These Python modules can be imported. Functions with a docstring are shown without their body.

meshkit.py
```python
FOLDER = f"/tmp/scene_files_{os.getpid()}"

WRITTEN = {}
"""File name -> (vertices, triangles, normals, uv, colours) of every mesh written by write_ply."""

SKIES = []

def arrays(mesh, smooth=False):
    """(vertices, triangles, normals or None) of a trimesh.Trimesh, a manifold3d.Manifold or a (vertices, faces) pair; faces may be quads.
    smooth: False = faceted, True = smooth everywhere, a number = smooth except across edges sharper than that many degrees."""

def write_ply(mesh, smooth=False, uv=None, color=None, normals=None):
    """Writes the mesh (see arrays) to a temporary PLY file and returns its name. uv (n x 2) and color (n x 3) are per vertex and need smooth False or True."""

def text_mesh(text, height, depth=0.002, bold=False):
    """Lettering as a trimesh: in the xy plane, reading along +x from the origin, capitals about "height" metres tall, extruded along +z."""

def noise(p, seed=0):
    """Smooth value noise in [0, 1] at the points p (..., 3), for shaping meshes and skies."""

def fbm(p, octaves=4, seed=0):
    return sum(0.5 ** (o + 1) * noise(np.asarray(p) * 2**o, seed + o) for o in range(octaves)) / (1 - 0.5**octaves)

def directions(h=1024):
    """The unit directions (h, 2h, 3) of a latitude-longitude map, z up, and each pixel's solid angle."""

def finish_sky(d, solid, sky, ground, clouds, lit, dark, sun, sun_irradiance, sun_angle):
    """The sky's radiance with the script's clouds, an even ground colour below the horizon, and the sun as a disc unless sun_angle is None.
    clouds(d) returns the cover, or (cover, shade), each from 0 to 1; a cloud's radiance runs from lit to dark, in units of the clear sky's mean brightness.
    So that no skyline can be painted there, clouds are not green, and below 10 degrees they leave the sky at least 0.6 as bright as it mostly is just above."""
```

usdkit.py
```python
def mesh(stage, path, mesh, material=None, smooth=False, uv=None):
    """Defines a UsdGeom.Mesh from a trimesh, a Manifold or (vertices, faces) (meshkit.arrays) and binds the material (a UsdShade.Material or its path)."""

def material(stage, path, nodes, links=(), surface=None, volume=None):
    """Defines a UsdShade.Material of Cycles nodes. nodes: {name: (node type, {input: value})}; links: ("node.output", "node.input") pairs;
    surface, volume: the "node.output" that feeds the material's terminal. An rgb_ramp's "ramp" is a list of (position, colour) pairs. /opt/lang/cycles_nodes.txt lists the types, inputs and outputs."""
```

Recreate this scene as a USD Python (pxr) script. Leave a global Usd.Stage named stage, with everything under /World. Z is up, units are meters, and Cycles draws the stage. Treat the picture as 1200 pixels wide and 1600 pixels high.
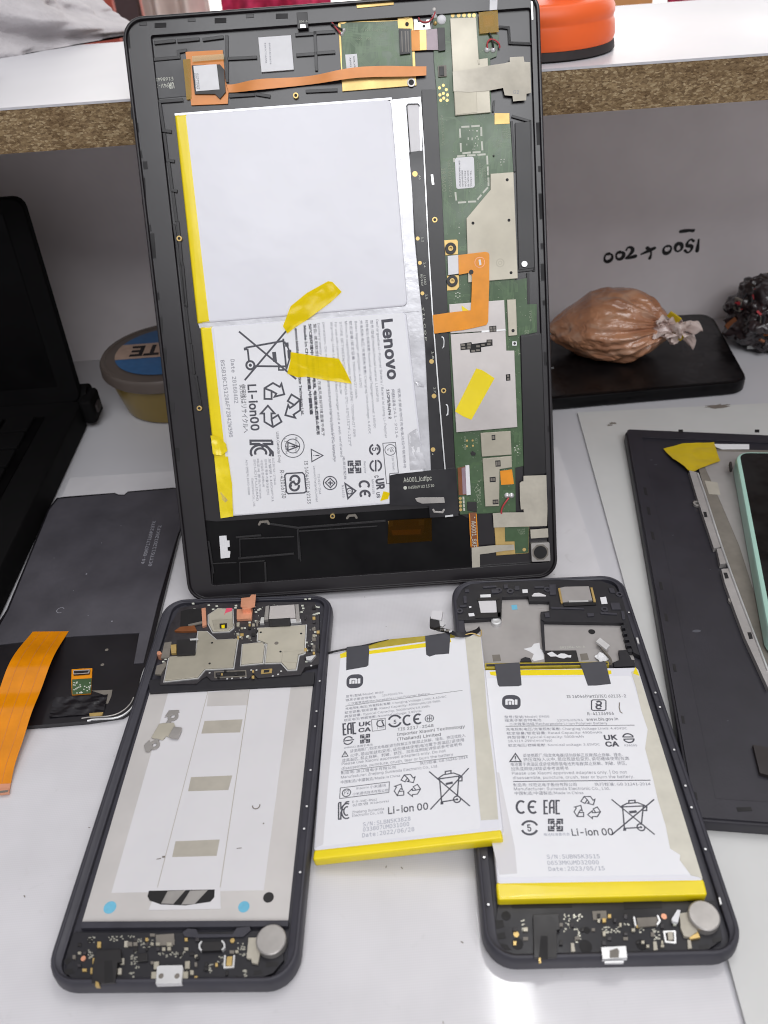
import math, glob, random
import numpy as np, trimesh, usdkit, meshkit
from shapely.geometry import Polygon, LineString, Point, box as sbox
from shapely.ops import unary_union
from shapely import affinity
from pxr import Usd, UsdGeom, UsdLux, UsdShade, Gf, Sdf, Vt
from PIL import Image, ImageDraw, ImageFont

stage = Usd.Stage.CreateInMemory()
UsdGeom.SetStageUpAxis(stage, UsdGeom.Tokens.z); UsdGeom.SetStageMetersPerUnit(stage, 1.0)
UsdGeom.Xform.Define(stage, '/World'); UsdGeom.Scope.Define(stage, '/World/Looks')
rng = np.random.default_rng(7); random.seed(7)
A = np.array
# ------------------------------------------------------------------ camera
CAM_H, PITCH, ROLL, FPX = 0.2615, 0.65858, -0.07449, 1280.13
fwd = A([0, math.cos(PITCH), -math.sin(PITCH)]); r0 = A([1., 0, 0]); u0 = np.cross(r0, fwd)
right = r0 * math.cos(ROLL) + u0 * math.sin(ROLL); up = -r0 * math.sin(ROLL) + u0 * math.cos(ROLL)
EYE = A([0, 0, CAM_H])
cam = UsdGeom.Camera.Define(stage, '/World/camera')
cam.AddTransformOp().Set(Gf.Matrix4d(*right, 0, *up, 0, *(-fwd), 0, *EYE, 1))
cam.CreateHorizontalApertureAttr(24.0); cam.CreateVerticalApertureAttr(32.0)
cam.CreateFocalLengthAttr(24.0 * FPX / 1200); cam.CreateClippingRangeAttr(Gf.Vec2f(0.01, 100))
cam.CreateFStopAttr(14.0); cam.CreateFocusDistanceAttr(0.345); cam.CreateExposureAttr(0.0)

# ------------------------------------------------------------------ lamps (an indoor counter: no sky, no sun)
def rect_light(name, pos, aim, w, h, power, col=(1, 1, 1)):
    l = UsdLux.RectLight.Define(stage, '/World/' + name)
    l.CreateWidthAttr(w); l.CreateHeightAttr(h); l.CreateIntensityAttr(power); l.CreateColorAttr(Gf.Vec3f(*col))
    z = -(A(aim, float) - A(pos, float)); z /= np.linalg.norm(z)
    x = np.cross([0, 1.0, 0.02], z); x /= np.linalg.norm(x); y = np.cross(z, x)
    l.AddTransformOp().Set(Gf.Matrix4d(*x, 0, *y, 0, *z, 0, *map(float, pos), 1))
rect_light('lamp_ceiling', (0.5, 0.7, 1.9), (0.05, 0.28, 0), 1.5, 1.3, 1.4, (1.0, 0.985, 0.97))
rect_light('lamp_front', (0.3, -1.6, 2.3), (0, 0.35, 0.05), 2.2, 1.5, 4.7, (0.97, 0.98, 1.0))  # unseen soft source behind the camera, placed for the sheen on the tablet
rect_light('lamp_tube', (0.155, 0.56, 1.25), (0.155, 0.56, 0), 0.034, 0.32, 36.0, (1, 1, 1))
dome = UsdLux.DomeLight.Define(stage, '/World/room_ambient')   # the dim even light of the shop around the counter
amb = usdkit.material(stage, '/World/Looks/room_ambient_light', {'b': ('background_shader', {'color': (0.97, 0.95, 1.0), 'strength': 0.38})}, surface='b.background')
UsdShade.MaterialBindingAPI.Apply(dome.GetPrim()).Bind(amb)

# ------------------------------------------------------------------ frames: a pixel's ray meets a real plane of the scene
class Frame:
    def __init__(s, O, ex, ey):
        s.O = A(O, float); s.ex = A(ex, float) / np.linalg.norm(ex)
        ey = A(ey, float) - s.ex * (A(ey, float) @ s.ex); s.ey = ey / np.linalg.norm(ey); s.n = np.cross(s.ex, s.ey)
    def at(s, p, w=0.0):
        d = fwd + right * (p[0] - 600) / FPX - up * (p[1] - 800) / FPX
        t = ((s.O + s.n * w - EYE) @ s.n) / (d @ s.n); q = EYE + d * t - s.O
        return A([q @ s.ex, q @ s.ey])
    def matrix(s): return Gf.Matrix4d(*map(float, s.ex), 0, *map(float, s.ey), 0, *map(float, s.n), 0, *map(float, s.O), 1)
mm = 0.001
GROUND = Frame((0, 0, 0), (1, 0, 0), (0, 1, 0))
def flat(x, y, a, z=0.0): return Frame((x, y, z), (math.cos(a), math.sin(a), 0), (-math.sin(a), math.cos(a), 0))
# views: where enlarged readings of the photograph start, and their scale
VIEWS = dict(p=(0, 0, 1), a=(180, 0, 3.3333), b=(500, 0, 3.0), c=(260, 440, 2.7273), d=(600, 400, 3.2), f=(520, 0, 3.5294), g=(640, 180, 5.4545),
             h=(640, 420, 5.3318), e=(660, 700, 5.4545), k=(370, 500, 4.4444), l=(240, 920, 4.0), m=(80, 1420, 3.0), n=(80, 900, 2.6087), o=(80, 1220, 2.8571),
             q=(740, 1380, 2.8571), r=(690, 890, 3.871), s=(470, 920, 3.4286), t=(0, 720, 2.963), u=(840, 600, 2.2222), w=(760, 1040, 4.0), x=(720, 1200, 2.6667), y=(480, 1140, 3.75), z=(480, 940, 4.2857))
def V(k, *pts):
    x, y, s = VIEWS[k]
    r = [(x + p[0] / s, y + p[1] / s) for p in pts]
    return r if len(pts) > 1 else r[0]

# ------------------------------------------------------------------ prims
taken = {}
def numbered(path):
    n = taken.get(path, -1) + 1; taken[path] = n
    return path if n == 0 else f'{path}_{n:03d}'
def tag(p, label=None, cat=None, group=None, kind=None):
    p = p.GetPrim() if hasattr(p, 'GetPrim') else p
    for k, v in (('label', label), ('category', cat), ('group', group), ('kind', kind)):
        if v: p.SetCustomDataByKey(k, v)
    return p
def path_of(parent): return '/World' if parent is None else str(parent.GetPath())
def thing(name, frame, label, cat, group=None, kind=None):
    x = UsdGeom.Xform.Define(stage, numbered('/World/' + name)); x.AddTransformOp().Set(frame.matrix())
    return tag(x.GetPrim(), label, cat, group, kind)
def obj(name, mesh, mat, parent=None, smooth=False, label=None, kind=None):
    m = usdkit.mesh(stage, numbered(path_of(parent) + '/' + name), mesh, L[mat], smooth)
    return tag(m.GetPrim(), label, None, None, kind)

# ------------------------------------------------------------------ materials
L = {}
def lin(c): return tuple(((x / 255) / 12.92 if x / 255 <= 0.04045 else ((x / 255 + 0.055) / 1.055) ** 2.4) for x in c)
def mat(name, rgb, rough=0.5, metal=0.0, var=0.12, scale=200.0, bump=0.0, bscale=1500.0, coat=0.0, bev=0.0, trans=0.0, spec=0.5, rvar=0.15, extra=None):
    c = A(lin(rgb)); lo, hi = np.clip(c * (1 - var), 0, 1), np.clip(c * (1 + var), 0, 1)
    n = {'tc': ('texture_coordinate', {}), 'nz': ('noise_texture', {'scale': scale, 'detail': 5.0, 'roughness': 0.6}),
         'rp': ('rgb_ramp', {'ramp': [(0.3, tuple(lo)), (0.7, tuple(hi))]}),
         'rr': ('map_range', {'from_min': 0.3, 'from_max': 0.7, 'to_min': max(rough - rvar, 0.03), 'to_max': min(rough + rvar, 1)}),
         'n2': ('noise_texture', {'scale': scale * 0.23, 'detail': 3.0}),
         'p': ('principled_bsdf', {'metallic': metal, 'coat_weight': coat, 'coat_roughness': 0.12, 'specular_ior_level': spec, 'transmission_weight': trans})}
    k = [('tc.object', 'nz.vector'), ('tc.object', 'n2.vector'), ('nz.fac', 'rp.fac'), ('rp.color', 'p.base_color'), ('n2.fac', 'rr.value'), ('rr.result', 'p.roughness')]
    nrm = None
    if bev: n['bv'] = ('bevel', {'radius': bev, 'samples': 4}); nrm = 'bv.bevel'
    if bump:
        n['nb'] = ('noise_texture', {'scale': bscale, 'detail': 3.0}); n['bp'] = ('bump', {'strength': 1.0, 'distance': bump})
        k += [('tc.object', 'nb.vector'), ('nb.fac', 'bp.height')]
        if nrm: k.append((nrm, 'bp.normal'))
        nrm = 'bp.normal'
    if nrm: k.append((nrm, 'p.normal'))
    L[name] = usdkit.material(stage, '/World/Looks/' + name, n, k, 'p.BSDF')
def film(name, rgb, rough=0.2, cover=0.5, tint=None):
    """A thin tinted see-through film: plain transparency mixed with a glossy coloured sheet."""
    c = lin(rgb)
    L[name] = usdkit.material(stage, '/World/Looks/' + name, {'t': ('transparent_bsdf', {'color': tint or tuple(0.35 + 0.65 * A(c))}), 'p': ('principled_bsdf', {'base_color': c, 'roughness': rough}),
        'm': ('mix_closure', {'fac': cover})}, [('t.BSDF', 'm.closure1'), ('p.BSDF', 'm.closure2')], 'm.closure')
B = 0.00025
mat('tablet_plastic', (24, 20, 24), 0.31, var=0.1, rvar=0.06, spec=0.75, scale=60, bump=0.00002, bscale=4000, bev=B)
mat('tablet_tray', (17, 14, 17), 0.36, rvar=0.06, spec=0.6, var=0.12, scale=80, bump=0.00002, bscale=4000, bev=B)
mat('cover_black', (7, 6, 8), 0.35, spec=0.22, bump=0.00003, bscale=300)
mat('slot_black', (20, 18, 20), 0.6)
mat('phone_plastic', (56, 55, 63), 0.5, var=0.12, scale=120, bump=0.00002, bscale=3500, bev=B)
mat('phone_black', (32, 31, 36), 0.5, var=0.15, scale=120, bump=0.00002, bscale=3500, bev=B)
mat('board_dark', (52, 49, 52), 0.45, var=0.2, scale=500, bev=B)
mat('trace_green', (84, 112, 74), 0.38, coat=0.25)
mat('board_green', (66, 92, 60), 0.38, var=0.14, scale=260, coat=0.25, bev=B)
mat('gold', (206, 176, 112), 0.35, 0.5, var=0.1, bev=B)
mat('shield', (190, 184, 168), 0.44, 0.3, var=0.07, scale=90, bump=0.000015, bscale=900, bev=0.0003)
mat('shield_cool', (200, 194, 191), 0.4, 0.3, var=0.05, scale=90, bump=0.000015, bscale=700, bev=0.0003)
mat('shield_warm', (178, 172, 156), 0.42, 0.35, var=0.08, scale=90, bump=0.000015, bscale=900, bev=0.0003)
mat('steel', (176, 172, 168), 0.42, 0.6, var=0.08, bev=B)
mat('bright_steel', (222, 222, 222), 0.38, 0.6, var=0.05)
mat('grey_tape', (184, 178, 164), 0.5, 0.2, var=0.1, scale=150, bump=0.00006, bscale=500)
mat('chip_black', (34, 32, 33), 0.4, bev=B)
mat('chip_grey', (120, 114, 106), 0.45)
mat('flex_orange', (232, 146, 12), 0.4, var=0.1, scale=120, coat=0.12, bump=0.00004, bscale=250)
mat('flex_copper', (210, 132, 62), 0.38, 0.1, var=0.08, scale=100, coat=0.1, bump=0.00003, bscale=250)
mat('flex_brown', (128, 74, 38), 0.35, var=0.1, coat=0.3)
mat('flex_purple', (150, 128, 138), 0.3, var=0.1, coat=0.3)
mat('flex_black', (30, 29, 33), 0.33, var=0.15, coat=0.2)
mat('copper', (226, 160, 128), 0.35, 0.3, var=0.08)
mat('cell_white', (226, 226, 232), 0.3, var=0.015, scale=30, bump=0.0004, bscale=38, spec=0.5)
mat('cell_silver', (214, 214, 218), 0.28, 0.35, var=0.06, scale=150, bump=0.00016, bscale=180)
mat('label_white', (233, 233, 236), 0.34, var=0.02, scale=40, bump=0.00015, bscale=55)
mat('paper_white', (226, 226, 228), 0.6, var=0.03)
mat('tape_yellow', (240, 216, 10), 0.3, var=0.05, scale=60, coat=0.15, bump=0.00008, bscale=150)
mat('tape_olive', (176, 156, 40), 0.28, var=0.2, scale=120, coat=0.5, bump=0.0001, bscale=250)
mat('tape_amber', (200, 172, 24), 0.35, var=0.08, scale=80, coat=0.1, bump=0.00006, bscale=200)
film('tape_clear_yellow', (255, 232, 4), 0.16, 0.5, (1.0, 0.93, 0.2))
mat('flex_ribbon', (226, 138, 10), 0.24, var=0.12, scale=90, coat=0.4, bump=0.00006, bscale=160)
film('tape_clear_amber', (200, 160, 30), 0.15, 0.4)
film('tape_dark_amber', (120, 84, 10), 0.15, 0.12)
film('tape_clear', (236, 232, 200), 0.12, 0.22)
mat('tape_black', (70, 70, 76), 0.5, var=0.08, scale=100, bump=0.00005, bscale=400)
mat('aged_glue', (208, 204, 190), 0.4, var=0.07, scale=120, bump=0.0001, bscale=260)
mat('ink_grey', (78, 78, 86), 0.6, var=0.05)
mat('ink_light', (150, 150, 158), 0.6, var=0.05)
mat('ink_pale', (176, 178, 188), 0.6, var=0.05)
mat('silk_white', (200, 202, 190), 0.6, var=0.05)
mat('silk_dim', (140, 150, 128), 0.6, var=0.05)
mat('solder_grey', (172, 170, 158), 0.35, 0.5, var=0.2, scale=900)
mat('marker', (24, 22, 24), 0.5, var=0.1)
mat('tray_metal', (204, 200, 197), 0.42, 0.2, var=0.05, scale=50, bump=0.00003, bscale=300)
mat('tray_film', (214, 212, 214), 0.4, var=0.02, scale=50, bump=0.00004, bscale=120)
mat('tray_patch', (178, 172, 160), 0.4, 0.1, var=0.06, scale=200)
mat('floor_grey', (170, 166, 164), 0.4, 0.3, var=0.07, scale=90, bump=0.00002, bscale=700)
mat('dot_blue', (112, 186, 214), 0.5); mat('dot_pink', (226, 84, 110), 0.5); mat('wire_red', (180, 60, 66), 0.4); mat('wire_black', (30, 30, 30), 0.4)
mat('display_back', (74, 72, 78), 0.42, var=0.22, scale=38, rvar=0.25, bump=0.00002, bscale=900, bev=B)
mat('display_black', (28, 26, 30), 0.28, var=0.2, scale=60, coat=0.2, bev=B)
mat('panel_navy', (38, 36, 44), 0.5, var=0.16, scale=70, bump=0.00003, bscale=1200, bev=B)
mat('mint', (168, 206, 192), 0.35, var=0.04, scale=50, coat=0.3)
mat('screen_glass', (12, 11, 13), 0.3, var=0.1)
mat('laptop_black', (8, 7, 8), 0.8, var=0.2, scale=60, spec=0.15)
mat('laptop_screen', (6, 5, 6), 0.5, var=0.1, spec=0.12)
mat('orange_plastic', (238, 98, 34), 0.38, var=0.05, scale=40)
mat('rubber', (42, 36, 36), 0.6)
mat('tub_body', (128, 106, 44), 0.4, var=0.1, scale=40, coat=0.3)
mat('tub_lid', (92, 82, 76), 0.4, var=0.08, scale=40)
mat('label_blue', (52, 96, 142), 0.45); mat('label_cream', (172, 146, 130), 0.5)
mat('plate_clear', (206, 206, 204), 0.3, var=0.03, scale=30, bump=0.00002, bscale=300)
mat('dirt', (120, 112, 104), 0.7, var=0.2)
mat('grey_cloth', (188, 184, 186), 0.9, var=0.1, scale=60, bump=0.0006, bscale=600, spec=0.1)
mat('pink_cloth', (190, 60, 96), 0.9, var=0.5, scale=50, spec=0.1)
mat('pale_cloth', (220, 206, 200), 0.9, var=0.1, scale=30, spec=0.1)
mat('red_box', (176, 84, 70), 0.7, var=0.2, scale=12); mat('tan_box', (206, 150, 96), 0.8, var=0.2, scale=12); mat('dark_post', (62, 44, 46), 0.6)
mat('back_panel', (240, 233, 235), 0.6, var=0.04, scale=25, bump=0.00004, bscale=500)
mat('shelf_white', (200, 199, 203), 0.4, var=0.02, scale=20)
# white laminate with a faint linen weave and a few scuffs
L['table_top'] = usdkit.material(stage, '/World/Looks/table_top', {
    'tc': ('texture_coordinate', {}), 'wx': ('wave_texture', {'bands_direction': 'x', 'scale': 520.0, 'distortion': 1.5, 'detail': 2.0}), 'wy': ('wave_texture', {'bands_direction': 'y', 'scale': 400.0, 'distortion': 1.5, 'detail': 2.0}),
    'mx': ('math', {'math_type': 'add'}), 'nz': ('noise_texture', {'scale': 22.0, 'detail': 6.0}), 'r1': ('rgb_ramp', {'ramp': [(0.3, lin((206, 204, 207))), (0.7, lin((224, 222, 225)))]}),
    'sc': ('noise_texture', {'scale': 130.0, 'detail': 4.0, 'distortion': 1.0}), 'r2': ('rgb_ramp', {'ramp': [(0.0, (0, 0, 0)), (0.66, (0, 0, 0)), (0.78, (0.16, 0.15, 0.14))]}),
    'mc': ('mix_color', {'b': lin((150, 146, 142))}), 'mw': ('map_range', {'from_min': 0.0, 'from_max': 2.0, 'to_min': 0.93, 'to_max': 1.0}), 'mm': ('mix_color', {'blend_type': 'multiply', 'fac': 1.0}),
    'bp': ('bump', {'distance': 0.000002, 'strength': 0.6}), 'p': ('principled_bsdf', {'roughness': 0.09, 'specular_ior_level': 0.5})},
    [('tc.object', 'wx.vector'), ('tc.object', 'wy.vector'), ('tc.object', 'nz.vector'), ('tc.object', 'sc.vector'), ('wx.fac', 'mx.value1'), ('wy.fac', 'mx.value2'), ('nz.fac', 'r1.fac'), ('sc.fac', 'r2.fac'),
     ('r2.color', 'mc.fac'), ('r1.color', 'mc.a'), ('mx.value', 'mw.value'), ('mc.result', 'mm.a'), ('mw.result', 'mm.b'), ('mm.result', 'p.base_color'), ('mx.value', 'bp.height'), ('bp.normal', 'p.normal')], 'p.BSDF')
# raw chipboard: flakes of several browns
L['chipboard'] = usdkit.material(stage, '/World/Looks/chipboard', {
    'tc': ('texture_coordinate', {}), 'mp': ('mapping', {'scale': (1.0, 1.0, 1.9)}), 'vo': ('voronoi_texture', {'scale': 820.0}), 'v2': ('voronoi_texture', {'scale': 240.0, 'randomness': 1.0}), 's2': ('separate_color', {}), 'r4': ('rgb_ramp', {'ramp': [(0.0, (0.68, 0.64, 0.6)), (0.5, (0.95, 0.95, 0.95)), (1.0, (1.0, 1.0, 1.0))]}), 'm3': ('mix_color', {'blend_type': 'multiply', 'fac': 0.85}), 'nz': ('noise_texture', {'scale': 420.0, 'detail': 8.0, 'roughness': 0.75, 'distortion': 1.2}), 'n3': ('noise_texture', {'scale': 26.0, 'detail': 3.0}),
    'sv': ('separate_color', {}), 'r1': ('rgb_ramp', {'ramp': [(0.0, lin((126, 104, 78))), (0.4, lin((152, 128, 96))), (0.75, lin((170, 146, 110))), (1.0, lin((200, 178, 142)))]}),
    'r2': ('rgb_ramp', {'ramp': [(0.30, (0.55, 0.5, 0.46)), (0.44, (0.92, 0.92, 0.92)), (0.7, (1, 1, 1))]}), 'r3': ('rgb_ramp', {'ramp': [(0.3, (0.62, 0.55, 0.52)), (0.55, (1, 1, 1))]}),
    'm1': ('mix_color', {'blend_type': 'multiply', 'fac': 0.9}), 'm2': ('mix_color', {'blend_type': 'multiply', 'fac': 0.8}), 'bp': ('bump', {'distance': 0.0008}), 'p': ('principled_bsdf', {'roughness': 0.85, 'specular_ior_level': 0.2})},
    [('tc.object', 'mp.vector'), ('mp.vector', 'vo.vector'), ('mp.vector', 'nz.vector'), ('tc.object', 'n3.vector'), ('vo.color', 'sv.color'), ('sv.r', 'r1.fac'), ('nz.fac', 'r2.fac'), ('n3.fac', 'r3.fac'),
     ('r1.color', 'm1.a'), ('r2.color', 'm1.b'), ('m1.result', 'm2.a'), ('r3.color', 'm2.b'), ('mp.vector', 'v2.vector'), ('v2.color', 's2.color'), ('s2.g', 'r4.fac'), ('m2.result', 'm3.a'), ('r4.color', 'm3.b'), ('m3.result', 'p.base_color'), ('nz.fac', 'bp.height'), ('bp.normal', 'p.normal')], 'p.BSDF')
L['daylight'] = usdkit.material(stage, '/World/Looks/daylight', {'e': ('emission', {'color': (1.0, 0.97, 0.93), 'strength': 2.2})}, surface='e.emission')

# ------------------------------------------------------------------ shapes (all in a frame's own metres)
def P(fr, pts, w=0.0): return Polygon([fr.at(p, w) for p in pts]).buffer(0)
def slab(poly, w0, w1):
    ms = []
    for g in getattr(poly, 'geoms', [poly]):
        if g.area > 1e-12:
            m = trimesh.creation.extrude_polygon(g, w1 - w0, engine='earcut'); m.apply_translation((0, 0, w0)); ms.append(m)
    return trimesh.util.concatenate(ms)
def sheet(poly, w):
    vs, fs, n = [], [], 0
    for g in getattr(poly, 'geoms', [poly]):
        if g.geom_type != 'Polygon' or g.area < 1e-13: continue
        v, f = trimesh.creation.triangulate_polygon(g, engine='earcut'); v = np.c_[v, np.full(len(v), w)]
        for q in f:   # face +n
            a, b, c = v[q]
            if np.cross(b - a, c - a)[2] < 0: q[:] = q[::-1]
        vs.append(v); fs.append(np.asarray(f) + n); n += len(v)
    return trimesh.Trimesh(np.vstack(vs), np.vstack(fs), process=False)
def round_poly(pts, inset=0.0, r=0.0, n=5):
    """A convex outline (any turn), moved in by inset, its corners rounded: always len(pts)*n points."""
    p = A(pts, float)
    if Polygon(p).exterior.is_ccw is False: p = p[::-1]
    k = len(p); d = np.roll(p, -1, 0) - p; d /= np.linalg.norm(d, axis=1)[:, None]; nn = np.c_[-d[:, 1], d[:, 0]]
    c = []
    for i in range(k):   # corner between edges i-1 and i
        M = A([nn[i - 1], nn[i]]); c.append(np.linalg.solve(M, [nn[i - 1] @ p[i] + inset, nn[i] @ p[i] + inset]))
    rr = max(r - inset, 1e-5); out = []
    for i in range(k):
        a, b = -d[i - 1], d[i]; ang = math.acos(np.clip(a @ b, -1, 1)); t = rr / math.tan(ang / 2); bis = (a + b) / np.linalg.norm(a + b)
        o = c[i] + bis * rr / math.sin(ang / 2); s0, s1 = c[i] + a * t - o, c[i] + b * t - o
        a0, a1 = math.atan2(s0[1], s0[0]), math.atan2(s1[1], s1[0]); da = (a1 - a0 + math.pi) % (2 * math.pi) - math.pi
        out += [o + rr * A([math.cos(a0 + da * j / (n - 1)), math.sin(a0 + da * j / (n - 1))]) for j in range(n)]
    return A(out)
def loft(loops, cap0=True, cap1=True):
    n = len(loops[0]); v = np.vstack(loops); f = []
    for j in range(len(loops) - 1):
        for i in range(n):
            a, b = j * n + i, j * n + (i + 1) % n; f += [(a, b, b + n), (a, b + n, a + n)]
    for on, base, flip in ((cap0, 0, True), (cap1, (len(loops) - 1) * n, False)):
        if on:
            v = np.vstack([v, v[base:base + n].mean(0)]); k = len(v) - 1
            f += [((base + (i + 1) % n, base + i, k) if flip else (base + i, base + (i + 1) % n, k)) for i in range(n)]
    return trimesh.Trimesh(v, A(f), process=False)
def Z(l, w): return np.c_[l, np.full(len(l), w)]
def rect4(x0, y0, x1, y1): return [(x0, y0), (x1, y0), (x1, y1), (x0, y1)]
def pillow(pts, w0, w1, r=0.0006, rc=0.0015, n=5):
    prof = [(r * 0.8, w0), (0, w0 + r * 0.7), (0, w1 - r), (r * 0.3, w1 - r * 0.3), (r, w1)]
    return loft([Z(round_poly(pts, i, rc, n), w) for i, w in prof])
def tube(pts, r, k=8):
    p = A(pts, float); t = np.gradient(p, axis=0); t /= np.linalg.norm(t, axis=1)[:, None]; loops = []
    for q, d in zip(p, t):
        a = np.cross(d, [0.31, 0.2, 0.93]); a /= np.linalg.norm(a); b = np.cross(d, a)
        loops.append(A([q + r * (math.cos(x) * a + math.sin(x) * b) for x in np.linspace(0, 2 * math.pi, k, endpoint=False)]))
    return loft(loops)
def curve(pts, n=24):
    from scipy.interpolate import CubicSpline
    p = A(pts, float); s = np.r_[0, np.cumsum(np.linalg.norm(np.diff(p, axis=0), axis=1))]
    return CubicSpline(s, p)(np.linspace(0, s[-1], n))
def ribbon(left, right_, th):
    """A thin solid strip between two 3-D edge lines."""
    a, b = A(left), A(right_); t = np.gradient((a + b) / 2, axis=0); nrm = np.cross(b - a, t); nrm /= np.linalg.norm(nrm, axis=1)[:, None]
    nrm *= np.sign(nrm[:, 2:3]) * th
    return loft([A([a[i], b[i], b[i] + nrm[i], a[i] + nrm[i]]) for i in range(len(a))][::1])
def lathe(prof, n=48, squash=1.0):
    a = np.linspace(0, 2 * math.pi, n, endpoint=False)
    return loft([np.c_[r * np.cos(a), r * np.sin(a) * squash, np.full(n, z)] for r, z in prof])
def cat(*m): return trimesh.util.concatenate(list(m))

# ------------------------------------------------------------------ print
FD = glob.glob('/opt/blender-*/*/datafiles/fonts')[0]
fonts = {}
def glyphs(text, size=44, bold=0, mono=False):
    cjk = any(ord(ch) > 0x2E00 for ch in text)
    fn = FD + ('/Noto Sans CJK Regular.woff2' if cjk else '/DejaVuSansMono.woff2' if mono else '/Inter.woff2')
    ft = fonts.setdefault((fn, size), ImageFont.truetype(fn, size))
    x0, y0, x1, y1 = ft.getbbox(text, anchor='ls', stroke_width=bold)
    im = Image.new('L', (x1 - x0 + 8, y1 - y0 + 8)); ImageDraw.Draw(im).text((4 - x0, 4 - y0), text, 255, ft, anchor='ls', stroke_width=bold)
    on = np.pad(np.asarray(im) > 110, ((0, 0), (1, 1))).astype(np.int8)
    rows, st = np.nonzero(np.diff(on, axis=1) == 1); en = np.nonzero(np.diff(on, axis=1) == -1)[1]
    from shapely import box as vbox, union_all
    sh = union_all(vbox(st, -rows - 1, en, -rows)).buffer(0.5).buffer(-0.5).simplify(0.6)
    cap = size * (0.727 if not cjk else 0.8)
    return affinity.translate(sh, -4, 4 - y0), x1 - x0, cap
class Ink:
    def __init__(s, fr, w): s.fr, s.w, s.g = fr, w, []
    def text(s, t, p0, p1, h, size=30, bold=0, mono=False):
        """Lettering along the pixels p0 -> p1 (baseline), capitals h millimetres tall."""
        sh, wd, cap = glyphs(t, size, bold, mono); a, b = s.fr.at(p0, s.w), s.fr.at(p1, s.w); d = (b - a) / wd; l = np.linalg.norm(b - a); nv = A([-(b - a)[1], (b - a)[0]]) / l * (h * mm / cap)
        s.g.append(affinity.affine_transform(sh, [d[0], nv[0], d[1], nv[1], a[0], a[1]])); return s
    def line(s, pts, width, close=False):
        q = [s.fr.at(p, s.w) for p in pts]
        s.g.append(LineString(q + ([q[0]] if close else [])).buffer(width * mm / 2, quad_segs=3, cap_style='flat', join_style='mitre')); return s
    def fill(s, pts): s.g.append(P(s.fr, pts, s.w)); return s
    def ring(s, c, r, width, a0=0, a1=360):
        o = s.fr.at(c, s.w); q = [o + r * mm * A([math.cos(math.radians(x)), math.sin(math.radians(x))]) for x in np.linspace(a0, a1, 33)]
        s.g.append(LineString(q).buffer(width * mm / 2, quad_segs=2, cap_style='flat')); return s
    def disc(s, c, r): s.g.append(Point(*s.fr.at(c, s.w)).buffer(r * mm, quad_segs=6)); return s
    def cut(s, other):
        s.g = [unary_union(s.g).difference(unary_union(other.g))]; return s
    def build(s, name, m, parent, label=None, kind=None):
        return obj(name, sheet(unary_union(s.g), s.w), m, parent, label=label, kind=kind)
def lmap(o, ux, uy):
    """Maps symbol coordinates to pixels: origin, and the pixel steps of the symbol's right and up."""
    return lambda x, y: (o[0] + ux[0] * x + uy[0] * y, o[1] + ux[1] * x + uy[1] * y)
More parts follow.
